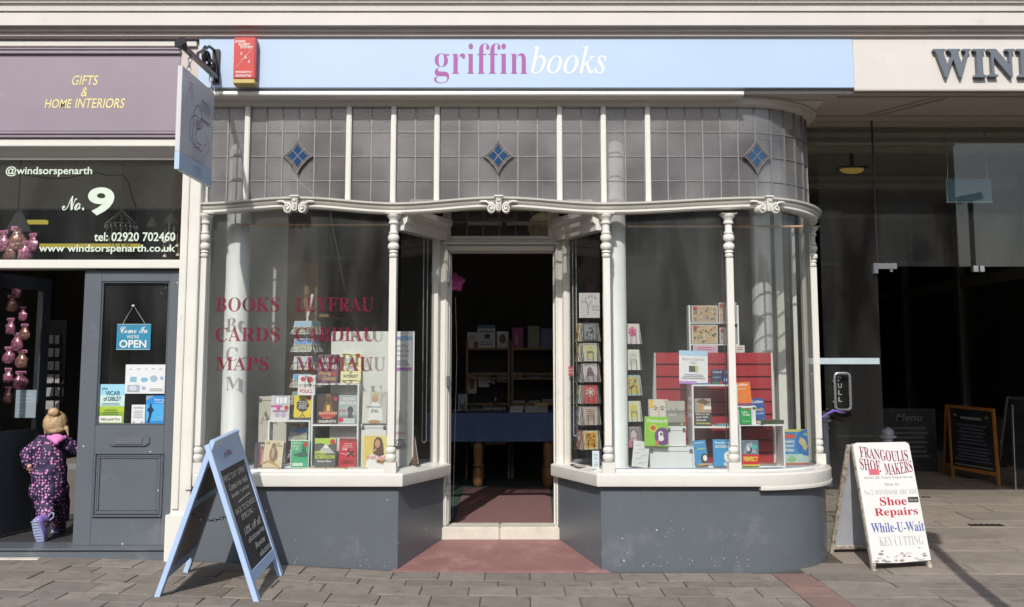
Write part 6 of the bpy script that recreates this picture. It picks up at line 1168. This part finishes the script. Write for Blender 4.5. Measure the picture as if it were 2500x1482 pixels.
for p_ in bl.data.polygons: p_.use_smooth = True
sm = bl.modifiers.new('s', 'SUBSURF'); sm.levels = 1; sm.render_levels = 2
q = MB(); q.tube([(bc_.x, 1.25, bc_.z - .12), (bc_.x + .015, 1.25, bc_.z - .6), (bc_.x - .01, 1.26, .18)], .0015, 4); q.build('string', WIREW, bl)
# small wall lights strip inside the right window (ceiling tubes seen through the fanlight)
q = MB(); a_ = P(1140, 540, 3.2); b_ = P(1225, 549, 3.2); q.box(a_.x, b_.x, 3.2, 3.28, b_.z, a_.z); a2, b2 = P(1236, 540, 3.2), P(1290, 549, 3.2); 
CT = mat('ceiling_tube_housing', (.6, .6, .55), .5)
tag(q.build('ceiling_fitting', CT), 'white strip fitting seen left through the fanlight', 'strip light'); q = MB(); q.box(a2.x, b2.x, 3.2, 3.28, b2.z, a2.z); tag(q.build('ceiling_fitting', CT), 'white strip fitting seen right through the fanlight', 'strip light')
q = MB(); c_ = P(1325, 555, 1.0); q.T = Matrix.Translation(c_) @ Matrix.Rotation(R(90), 4, 'X'); q.lathe([(.0, -.05), (.08, -.04), (.12, 0), (.08, .04), (.0, .05)], n=24); q.T = Matrix.Translation(c_)
lt = tag(q.build('paper_lantern', mat('yellow_paper', (.42, .38, .20), .7), smooth=True), 'pale yellow disc lantern hanging behind the fanlight', 'lantern')
q = MB(); q.tube([(c_.x, c_.y, c_.z + .11), (c_.x, c_.y, 3.32)], .002, 4); q.build('cord', WIREW, lt)

# ================================================================== GIFT SHOP GOODS
def door_paper(lab, name, cat, a, b2, c2, d2, base, spec, y=YL + .0285): return paper(name, lab, cat, a, b2, c2, d2, y, base, spec, th=.0008, part='print', pages=False)
op = door_paper('blue enamel sign hanging on the door glass saying open', 'open_sign', 'sign', 285, 368, 791, 854, (.025, .22, .36), [('t', 'Come In', 'script', .10, .64, .90, .90, Wt), ('t', "WE'RE", 'plain', .30, .44, .66, .57, Wt), ('t', 'OPEN', 'bold', .09, .08, .88, .38, Wt), ('r', 0, .0, 1, .02, (.4, .5, .55)), ('r', 0, .98, 1, 1, (.4, .5, .55))], y=YL + .024)
q = MB(); pk = P(326, 746, YL + .028); q.tube([P(300, 790, YL + .026), pk, P(354, 790, YL + .026)], .0012, 4); q.lathe([(.010, -.008), (.012, 0), (.004, .006)], (pk.x, pk.y - .006, pk.z), 8); o = q.build('hook', WIREW, None); tag(o, 'small suction hook and string above the open sign', 'hook')
door_paper('village play poster with a green field on the door glass', 'poster', 'poster', 238, 304, 938, 1035, (.42, .62, .66), [('r', 0, .72, 1, 1, (.30, .58, .72)), ('r', 0, .45, 1, .72, (.52, .68, .66)), ('r', 0, .30, 1, .44, (.36, .50, .03)), ('r', 0, .0, 1, .30, (.22, .36, .05)), ('r', .08, .04, .92, .2, Wt), ('t', 'the', 'sital', .15, .86, .35, .93, (.04, .12, .14)), ('t', 'VICAR', 'bold', .28, .72, .84, .83, (.04, .12, .14)), ('t', 'of DIBLEY', 'bold', .22, .58, .88, .69, (.04, .12, .14)), ('l', .15, .46, .85, .54, 2, (.2, .3, .3)), ('l', .2, .22, .8, .38, 3, (.12, .2, .05)), ('t', 'PENARTH', 'bold', .16, .08, .84, .15, (.2, .25, .1))])
door_paper('white flyer with small pale blue household pictures', 'poster', 'poster', 306, 405, 890, 961, (.66, .68, .68), [('t', 'L  o  r  n  a', 'bold', .1, .82, .9, .9, (.30, .42, .52)), ('r', .12, .40, .28, .58, (.22, .42, .52)), ('e', .47, .48, .09, .08, (.18, .42, .55)), ('e', .70, .52, .09, .11, (.30, .42, .52)), ('r', .06, .06, .36, .30, (.34, .38, .42)), ('e', .2, .18, .1, .09, (.5, .56, .6)), ('e', .46, .2, .05, .06, (.3, .42, .55)), ('e', .9, .54, .04, .06, (.3, .42, .55)), ('l', .6, .08, .94, .2, 2, (.4, .42, .42))])
door_paper('small white typed notice on the door glass', 'notice', 'notice', 321, 354, 988, 1036, (.66, .66, .66), [('t', 'NOTICE', 'bold', .15, .80, .85, .88, (.12, .12, .12)), ('l', .12, .3, .88, .72, 5, (.35, .35, .37)), ('l', .1, .06, .3, .16, 1, (.2, .2, .2)), ('l', .7, .06, .9, .16, 1, (.2, .2, .2))])
door_paper('bright blue running poster with a dark runner silhouette', 'poster', 'poster', 356, 405, 966, 1035, (.02, .22, .58), [('r', 0, .1, 1, .7, (.06, .36, .68)), ('p', [(0, .8), (0, 1), (.4, 1)], (.22, .32, .45)), ('t', 'New to', 'bold', .42, .82, .9, .9, (.5, .65, .8)), ('t', 'running?', 'bold', .42, .72, .95, .80, (.5, .65, .8)), ('e', .24, .66, .06, .05, (.01, .03, .09)), ('p', [(.2, .62), (.32, .6), (.36, .44), (.30, .36), (.26, .2), (.18, .04), (.10, .06), (.18, .3), (.16, .42)], (.01, .03, .09)), ('p', [(.16, .6), (.06, .48), (.14, .44), (.22, .5)], (.01, .03, .09)), ('p', [(.32, .58), (.42, .50), (.36, .46)], (.01, .03, .09)), ('l', .5, .12, .9, .26, 2, (.2, .45, .7))])
paper('notice', 'pale notice stuck low inside the open door leaf glass', 'notice', 38, 88, 952, 1020, .62, (.22, .28, .32), [('l', .1, .5, .9, .9, 3, (.3, .36, .4)), ('l', .1, .1, .5, .35, 2, (.3, .36, .4))], th=.001, part='print', pages=False)
# hanging gift bags
BAG = [mat('bag_foil_pink', (.34, .09, .19), .22, var=.6, scale=26, metal=.3, bump=.8, bscale=45, dirt=(.55, .45, .42), dscale=55, dcut=.50), mat('bag_foil_copper', (.24, .11, .08), .22, var=.6, scale=26, metal=.3, bump=.8, bscale=45, dirt=(.50, .30, .36), dscale=55, dcut=.50)]; BAGT = mat('bag_pink_card', (.50, .17, .36), .5)
def bag(px_, py_, Y, s, k, lab, grp):
    c_ = P(px_, py_, Y); t = thing('gift_bag', lab, 'gift bag', tuple(c_), (0, 0, rnd.uniform(-.5, .5)), grp, world=False); q = MB(); vs = []; n1, n2 = 8, 7
    for j in range(n2 + 1):
        v = j / n2; r_ = s * interp(v, [(0, .55), (.15, .95), (.6, .9), (.8, .34), (1, .62)])
        for i in range(n1): a = 2 * math.pi * i / n1; jit = rnd.uniform(.86, 1.14); vs.append((r_ * .62 * jit * math.cos(a), r_ * .35 * jit * math.sin(a), (v - .5) * s * 1.5))
    q.add(vs, [(j * n1 + i, j * n1 + (i + 1) % n1, (j + 1) * n1 + (i + 1) % n1, (j + 1) * n1 + i) for j in range(n2) for i in range(n1)] + [tuple(range(n1))[::-1], tuple(n2 * n1 + i for i in range(n1))]); q.build('bag_body', BAG[k % 2], t, fix=True, smooth=60)
    q = MB(); q.box(-s * .42, s * .42, -.004, .004, s * .60, s * .86); q.build('header_card', BAGT, t)
g1, g2 = 'pink gift bags hanging in the top light', 'pink gift bags in the open door leaf'
for i, (x, y, sz) in enumerate(((8, 590, .10), (44, 586, .12), (80, 594, .09), (24, 612, .095), (64, 614, .095))): bag(x, y, .42, sz, i, ('shiny pink gift bag leftmost in the top window cluster', 'largest pink gift bag, straight under the black hanger', 'shiny copper pink gift bag at the window centre side of the cluster', 'low copper gift bag of the cluster at its left', 'low pink gift bag in the cluster, under the largest one')[i], g1)
for i, (x, y, sz) in enumerate(((40, 708, .11), (30, 742, .10), (56, 768, .09), (26, 798, .10), (60, 812, .10), (42, 836, .11), (22, 868, .10), (54, 878, .11), (20, 918, .09), (50, 930, .11), (20, 965, .095))): bag(x, y, 1.25, sz * .85, i + (i // 3), 'gift bag in the open leaf column, ' + ('topmost of all', 'second from the top', 'third from the top', 'just above the middle, outer side', 'just above the middle, doorway side', 'in the very middle', 'just below the middle, outer side', 'just below the middle, doorway side', 'third from the bottom', 'second from the bottom', 'lowest of all')[i], g2)
q = MB(); p0, p1 = P(45, 512, .42), P(45, 566, .42); q.prism([(p1.x - .10, p1.z), (p1.x - .012, p0.z), (p1.x + .012, p0.z), (p1.x + .10, p1.z)], .415, .425); q.tube([(p0.x, .42, p0.z), (p0.x, .42, 3.149)], .004, 5); tag(q.build('bag_hanger', BLACKM), 'black tapering hanger above the pink bag cluster', 'hanger')
# dark card rack by the counter
cr = thing('card_rack', 'dark rack of small silver cards inside the gift shop door', 'card rack', (X(130, 900, 1.9), 1.9, zst - .004))
q = MB(); a_, b_ = P(104, 1010, 1.9), P(160, 795, 1.9); q.box(a_.x, b_.x, 1.93, 1.95, zst - .004, b_.z + .05); q.build('rack_back', BLACKM, cr)
for i in range(6):
    for j in range(2):
        c_ = P(124 + 20 * j - 3, 828 + 32 * i, 1.9); q = MB(); q.box(c_.x - .034 + .01 * j, c_.x + .034 - .02 * j, 1.90, 1.906, c_.z - .04, c_.z + .035); q.build('silver_card', mat('silver_card', (.34, .33, .33), .3, var=.3, scale=40), cr)
        q = MB(); q.box(c_.x - .04, c_.x + .04, 1.89, 1.93, c_.z - .05, c_.z - .044); q.build('shelf', BLACKM, cr)
# low drawers behind the child
q = MB(); a_, b_ = P(160, 1170, 1.6), P(200, 1120, 1.6); q.box(a_.x, b_.x + .2, 1.6, 1.9, zst, b_.z); cb_ = tag(q.build('carton', mat('brown_grey_carton', (.13, .11, .10), .7)), 'dull brown carton on the gift shop floor behind the child', 'carton'); q = MB(); q.box(a_.x + .02, b_.x + .18, 1.598, 1.5995, a_.z + .08, b_.z - .04); q.build('carton_label', flat((.2, .2, .19)), cb_)
# crystal lantern + shades
CRY = mat('crystal_wire', (.35, .37, .34), .2, metal=.5)
cl = thing('crystal_lantern', 'wire and crystal lantern hanging behind the gift shop telephone lettering', 'lantern', tuple(P(295, 570, .7))); c_ = P(295, 570, .7); q = MB()
def ring(c, r, z, rad=.004, n=20): return q.tube([(c.x + r * math.cos(2 * math.pi * i / n), c.y + r * math.sin(2 * math.pi * i / n), c.z + z) for i in range(n + 1)], rad, 5, False)
ring(c_, .12, .07); ring(c_, .10, -.03); ring(c_, .05, -.13)
for i in range(10):
    a = 2 * math.pi * i / 10; e = Vector((math.cos(a), math.sin(a), 0)); q.tube([c_ + Vector((0, 0, .19)), c_ + e * .12 + Vector((0, 0, .07)), c_ + e * .10 + Vector((0, 0, -.03)), c_ + e * .05 + Vector((0, 0, -.13))], .0028, 4)
q.tube([c_ + Vector((0, 0, .19)), (c_.x, c_.y, 3.149)], .003, 4); q.build('wire_frame', CRY, cl, smooth=True)
q = MB()
for i in range(20): a = 2 * math.pi * i / 20; q.lathe([(.001, -.012), (.006, 0), (.001, .012)], (c_.x + .12 * math.cos(a), c_.y + .12 * math.sin(a), c_.z + .05), 5); q.lathe([(.001, -.012), (.006, 0), (.001, .012)], (c_.x + .10 * math.cos(a), c_.y + .10 * math.sin(a), c_.z - .05), 5)
o = q.build('crystal_drop', mat('crystal', (.6, .62, .6), .05), cl); 
SHD = mat('lamp_shade_beige', (.34, .31, .25), .7)
for px_, py_, r_, lab in ((418, 535, .055, 'beige lampshade hanging at the end of the gift shop top window'), (372, 545, .045, 'pale flat lampshade beside the crystal lantern')):
    c_ = P(px_, py_, .9); q = MB(); q.lathe([(r_, -.03), (r_ * .8, 0), (r_ * .35, .03), (.01, .045)], c_, 16); o = tag(q.build('lampshade', SHD, smooth=35), lab, 'lampshade'); q = MB(); q.tube([(c_.x, c_.y, c_.z + .045), (c_.x, c_.y, Z(508, 1.0))], .003, 4); q.build('flex', BLACKM, o)
mb_ = thing('shell_mobile', 'hanging mobile of pale shells at the end of the top window', 'mobile', tuple(P(410, 600, .35)))
for i, (x, y) in enumerate(((402, 590), (402, 625), (413, 608), (424, 582), (432, 600), (434, 622), (412, 570), (398, 612), (405, 704), (395, 716), (405, 690))):
    c_ = P(x, y, .35); q = MB(); q.lathe([(.004, .012), (.013, .004), (.015, -.008), (.004, -.012)], c_, 8); q.tube([c_, c_ + Vector((0, 0, .09))], .001, 4); q.build('shell', mat('shell', (.5, .42, .34), .5), mb_, smooth=True)

# ================================================================== THE CHILD stepping into the gift shop
ch = thing('person', 'small child in navy playsuit with pink hearts and purple boots running into the gift shop', 'child', (X(118, 1330, .45), .45, zst))
def blob(name, m, parent, shapes, vox=.006, smooth=4, disp=0, dscale=.06):
    q = MB()
    for s in shapes:
        if s[0] == 'e':      # ellipsoid centre, radii
            c, r = Vector(s[1]), s[2]; q.T = Matrix.Translation(c) @ (s[3] if len(s) > 3 else Matrix()) @ Matrix.Diagonal((*r, 1)); n = 12
            q.lathe([(max(.02, math.cos(a)), math.sin(a)) for a in [-math.pi / 2 + math.pi * i / n for i in range(n + 1)]], n=18); q.T = Matrix()
        else:                # limb: points with radii, squashed rings
            pts = [Vector(p) for p in s[1]]; rs = s[2]; q.tube(pts, list(rs), 14)
            for p, r in zip(pts, rs): q.T = Matrix.Translation(p) @ Matrix.Diagonal((r, r, r, 1)); q.lathe([(max(.02, math.cos(a)), math.sin(a)) for a in [-math.pi / 2 + math.pi * i / 8 for i in range(9)]], n=14); q.T = Matrix()
    o = q.build(name + '_src', m, None); o.location = (0, 0, 0)
    r = o.modifiers.new('r', 'REMESH'); r.mode = 'VOXEL'; r.voxel_size = vox; r.use_smooth_shade = True
    if smooth: s_ = o.modifiers.new('s', 'SMOOTH'); s_.iterations = smooth; s_.factor = .5
    if disp:
        tx = bpy.data.textures.new(name + '_folds', 'CLOUDS'); tx.noise_scale = dscale; d = o.modifiers.new('d', 'DISPLACE'); d.texture = tx; d.strength = disp; d.mid_level = .5; d.texture_coords = 'LOCAL'
        s_ = o.modifiers.new('s2', 'SMOOTH'); s_.iterations = 2
    bpy.context.view_layer.update(); dg = bpy.context.evaluated_depsgraph_get(); me = bpy.data.meshes.new_from_object(o.evaluated_get(dg)); bpy.data.objects.remove(o)
    org = Vector(ORG.get(parent.name, (0, 0, 0))); me.transform(Matrix.Translation(-org)); me.name = name
    for p in me.polygons: p.use_smooth = True
    me.materials.clear(); me.materials.append(m); o = bpy.data.objects.new(name, me); sc.collection.objects.link(o); o.parent = parent; ORG[o.name] = tuple(org); return o
SKIN = mat('child_skin', (.56, .33, .25), .5, var=.06); HAIR = mat('child_hair', (.44, .30, .17), .6, var=.35, scale=30, bump=.8, bscale=90)
# navy cloth printed with pink hearts
SUIT = bpy.data.materials.new('navy_heart_cloth'); SUIT.use_nodes = True; nt = SUIT.node_tree; N = nt.nodes; Lk = nt.links; bs = N['Principled BSDF']; bs.inputs['Roughness'].default_value = .7
tc = N.new('ShaderNodeTexCoord'); mp = N.new('ShaderNodeMapping'); mp.inputs['Scale'].default_value = (1, .7, 1); Lk.new(tc.outputs['Object'], mp.inputs[0]); nz = N.new('ShaderNodeTexNoise'); nz.inputs['Scale'].default_value = 40
vo = N.new('ShaderNodeTexVoronoi'); vo.inputs['Scale'].default_value = 46; vo.inputs['Randomness'].default_value = .55; Lk.new(mp.outputs[0], vo.inputs['Vector'])
ad = N.new('ShaderNodeMath'); ad.operation = 'MULTIPLY_ADD'; Lk.new(tc.outputs['Object'], nz.inputs['Vector']); Lk.new(nz.outputs['Fac'], ad.inputs[0]); ad.inputs[1].default_value = .22; Lk.new(vo.outputs['Distance'], ad.inputs[2])
sep = N.new('ShaderNodeSeparateColor'); Lk.new(vo.outputs['Color'], sep.inputs[0]); th_ = N.new('ShaderNodeMapRange'); th_.inputs[3].default_value = .34; th_.inputs[4].default_value = .54; Lk.new(sep.outputs[0], th_.inputs[0])
lt_ = N.new('ShaderNodeMath'); lt_.operation = 'LESS_THAN'; Lk.new(ad.outputs[0], lt_.inputs[0]); Lk.new(th_.outputs[0], lt_.inputs[1])
pk_ = N.new('ShaderNodeMix'); pk_.data_type = 'RGBA'; Lk.new(sep.outputs[1], pk_.inputs['Factor']); pk_.inputs['A'].default_value = (.66, .16, .42, 1); pk_.inputs['B'].default_value = (.60, .30, .55, 1)
mx_ = N.new('ShaderNodeMix'); mx_.data_type = 'RGBA'; Lk.new(lt_.outputs[0], mx_.inputs['Factor']); mx_.inputs['A'].default_value = (.022, .016, .055, 1); Lk.new(pk_.outputs['Result'], mx_.inputs['B']); Lk.new(mx_.outputs['Result'], bs.inputs['Base Color'])
PINK = mat('pink_hood_lining', (.62, .20, .48), .7); BOOT = mat('purple_boot', (.24, .17, .46), .3, var=.3, scale=24, dirt=(.55, .12, .25), dscale=26, dcut=.58); SOLE = mat('lilac_sole', (.36, .40, .60), .6, var=.08)
def c(px_, py_, Y): return P(px_, py_, Y)
hd_ = c(137, 1036, .50)
# body: one continuous skin figure, clothed
hip = c(122, 1185, .46); nk = c(135, 1070, .49)
lh, rh = c(72, 1138, .36), c(196, 1108, .62)
def hand(w, d, side):
    d = Vector(d).normalized(); s = d.cross(Vector((0, 0, 1))).normalized() * side; up_ = s.cross(d).normalized(); out = [('l', [w, w + d * .028], [.013, .017])]
    for i, ln_ in enumerate((.026, .031, .029, .022)):
        r0 = w + d * .034 + s * (i - 1.5) * .0095; out.append(('l', [r0, r0 + d * ln_ * .55, r0 + d * ln_ * .9 - up_ * .008 * 1], [.0052, .005, .004]))
    out.append(('l', [w + d * .010 - s * .015, w + d * .026 - s * .027, w + d * .038 - s * .026], [.006, .0055, .0045])); return out
shl, shr = c(95, 1092, .46), c(163, 1088, .50); ell, elr = c(66, 1112, .44), c(182, 1098, .54)
kn_l, kn_r = c(112, 1235, .40), c(140, 1225, .58); an_l, an_r = c(104, 1280, .27), c(136, 1300, .66)
shapes = [('e', hd_, (.078, .088, .098)), ('l', [nk + Vector((0, 0, -.03)), hd_ + Vector((0, 0, -.05))], [.036, .036]), ('l', [nk + Vector((0, 0, -.05)), c(124, 1120, .47), hip], [.065, .085, .08]), ('l', [shl, ell, lh], [.034, .026, .018]), ('l', [shr, elr, rh], [.034, .026, .018]),
    ('l', [hip + Vector((-.04, 0, -.02)), kn_l, an_l], [.062, .044, .03]), ('l', [hip + Vector((.04, 0, -.02)), kn_r, an_r], [.062, .044, .03]),
    ('e', hd_ + Vector((-.08, .0, -.01)), (.010, .016, .022)), ('e', hd_ + Vector((.08, .0, -.01)), (.010, .016, .022)), ('e', hd_ + Vector((.01, .088, -.015)), (.010, .014, .012)), ('e', hd_ + Vector((.008, .055, -.045)), (.045, .035, .04))] + hand(lh, (.03, .35, -.5), 1) + hand(rh, (.1, .6, -.35), -1)
blob('body', SKIN, ch, shapes, .0045, 3)
for s_ in (-1, 1):
    q = MB(); q.T = Matrix.Translation(hd_ + Vector((s_ * .03, .083, .008))) @ Matrix.Diagonal((.009, .005, .007, 1)); q.lathe([(.1, -1), (.8, -.6), (1, 0), (.8, .6), (.1, 1)], n=10); q.build('eye', mat('eye_dark', (.05, .05, .07), .2), ch, smooth=True)
q = MB(); q.tube([hd_ + Vector((-.012, .090, -.045)), hd_ + Vector((.008, .094, -.048)), hd_ + Vector((.028, .090, -.045))], [.002, .004, .002], 6); q.build('mouth', mat('lip', (.45, .15, .13), .4), ch, smooth=True)
# clothing
suit = [('l', [c(128, 1082, .48), c(122, 1120, .46), c(120, 1160, .455), c(121, 1200, .45)], [.088, .112, .125, .118]), ('l', [c(92, 1088, .46), c(66, 1108, .43), c(68, 1130, .38)], [.050, .050, .040]), ('l', [c(165, 1085, .49), c(184, 1097, .53), c(194, 1106, .59)], [.050, .046, .036]),
    ('l', [c(105, 1195, .44), c(112, 1225, .42), c(112, 1256, .35)], [.100, .078, .062]), ('l', [c(138, 1195, .48), c(146, 1225, .54), c(148, 1262, .60)], [.090, .072, .060]), ('l', [c(100, 1078, .47), c(162, 1076, .49)], [.045, .045])]
st_ = blob('playsuit', SUIT, ch, suit, .006, 5, .020, .045)
q = MB()
for w_, ax, r_ in ((c(68, 1133, .37), (lh - ell), .036), (c(195, 1107, .595), (rh - elr), .034)): 
    d = Vector(ax).normalized(); q.tube([w_ - d * .008, w_ + d * .008], [r_, r_ * 1.05], 14)
for w_ in (c(111, 1260, .34), c(148, 1266, .61)): q.tube([w_ + Vector((0, 0, .012)), w_ - Vector((0, 0, .01))], [.058, .062], 16)
q.build('frilled_cuff', SUIT, st_, smooth=True)
blob('hood', PINK, ch, [('l', [c(119, 1068, .40), c(138, 1080, .375), c(158, 1068, .42)], [.016, .022, .016]), ('e', c(138, 1070, .40), (.055, .024, .032))], .005, 3)
hr = [('e', hd_ + Vector((0, -.010, .006)), (.088, .092, .094)), ('e', c(131, 1007, .43), (.042, .036, .036)), ('l', [c(112, 1045, .46), c(109, 1060, .45)], [.016, .004]), ('l', [c(163, 1045, .47), c(167, 1064, .46)], [.016, .004]), ('e', c(136, 1050, .455), (.062, .05, .035))]
# leave the face open: hair sits behind the plane of the ears
hr_o = blob('hair', HAIR, ch, hr, .005, 4, .006, .02)
me = hr_o.data; bm = bmesh.new(); bm.from_mesh(me); org = Vector(ORG[ch.name])
bmesh.ops.delete(bm, geom=[v for v in bm.verts if (v.co + org).y > hd_.y + .045 and (v.co + org).z < hd_.z + .05], context='VERTS'); bm.to_mesh(me); bm.free()
q = MB(); bn = c(131, 1019, .45); q.lathe([(.040, -.005), (.044, 0), (.040, .005)], bn, 18); q.build('hair_band', mat('beige_band', (.42, .30, .20), .7), hr_o, smooth=True)
# boots
def boot(heel, toe, ankle, upn):
    """heel and toe on the sole line, upn = normal pointing out of the foot through the top"""
    heel, toe, ankle = Vector(heel), Vector(toe), Vector(ankle); d = (toe - heel).normalized(); n_ = Vector(upn); n_ = (n_ - d * n_.dot(d)).normalized(); s = d.cross(n_)
    L_ = (toe - heel).length
    b_ = blob('boot', BOOT, ch, [('l', [heel + n_ * .038 + d * .03, heel + n_ * .036 + d * L_ * .5, toe + n_ * .030 - d * .03], [.036, .034, .031]), ('l', [heel + n_ * .04 + d * .035, ankle], [.037, .042]), ('l', [ankle, ankle + (ankle - heel - d * .03).normalized() * .03], [.043, .046])], .005, 3)
    q = MB(); T = Matrix(((d.x, s.x, n_.x, heel.x), (d.y, s.y, n_.y, heel.y), (d.z, s.z, n_.z, heel.z), (0, 0, 0, 1))); q.T = T
    out = [(L_ * .5 + L_ * .52 * math.cos(a), (.038 + .006 * math.cos(a)) * math.sin(a)) for a in [2 * math.pi * i / 20 for i in range(20)]]; q.slab(out, -.008, .010); so_ = q.build('sole', SOLE, b_, bevel=.002)
    q = MB(); q.T = T
    for i in range(9): x = lerp(.015, L_ - .015, i / 8); q.box(x - .003, x + .003, -.028, .028, -.012, -.008)
    q.build('sole_tread', SOLE, b_)
    q = MB(); q.tube([ankle + s * .048 * k_ + Vector((0, 0, z_)) for k_, z_ in ((.8, .02), (1.2, .045), (1.7, .035), (1.6, .01), (1.0, -.01))], .005, 6); q.build('pull_loop', SOLE, b_, smooth=True)
boot(c(84, 1268, .20), c(103, 1331, .26), c(108, 1268, .31), (.25, 1, .35))
boot((an_r.x - .0, an_r.y - .05, zst + .012), (an_r.x + .02, an_r.y + .10, zst + .012), (an_r.x, an_r.y - .01, zst + .11), (0, 0, 1))
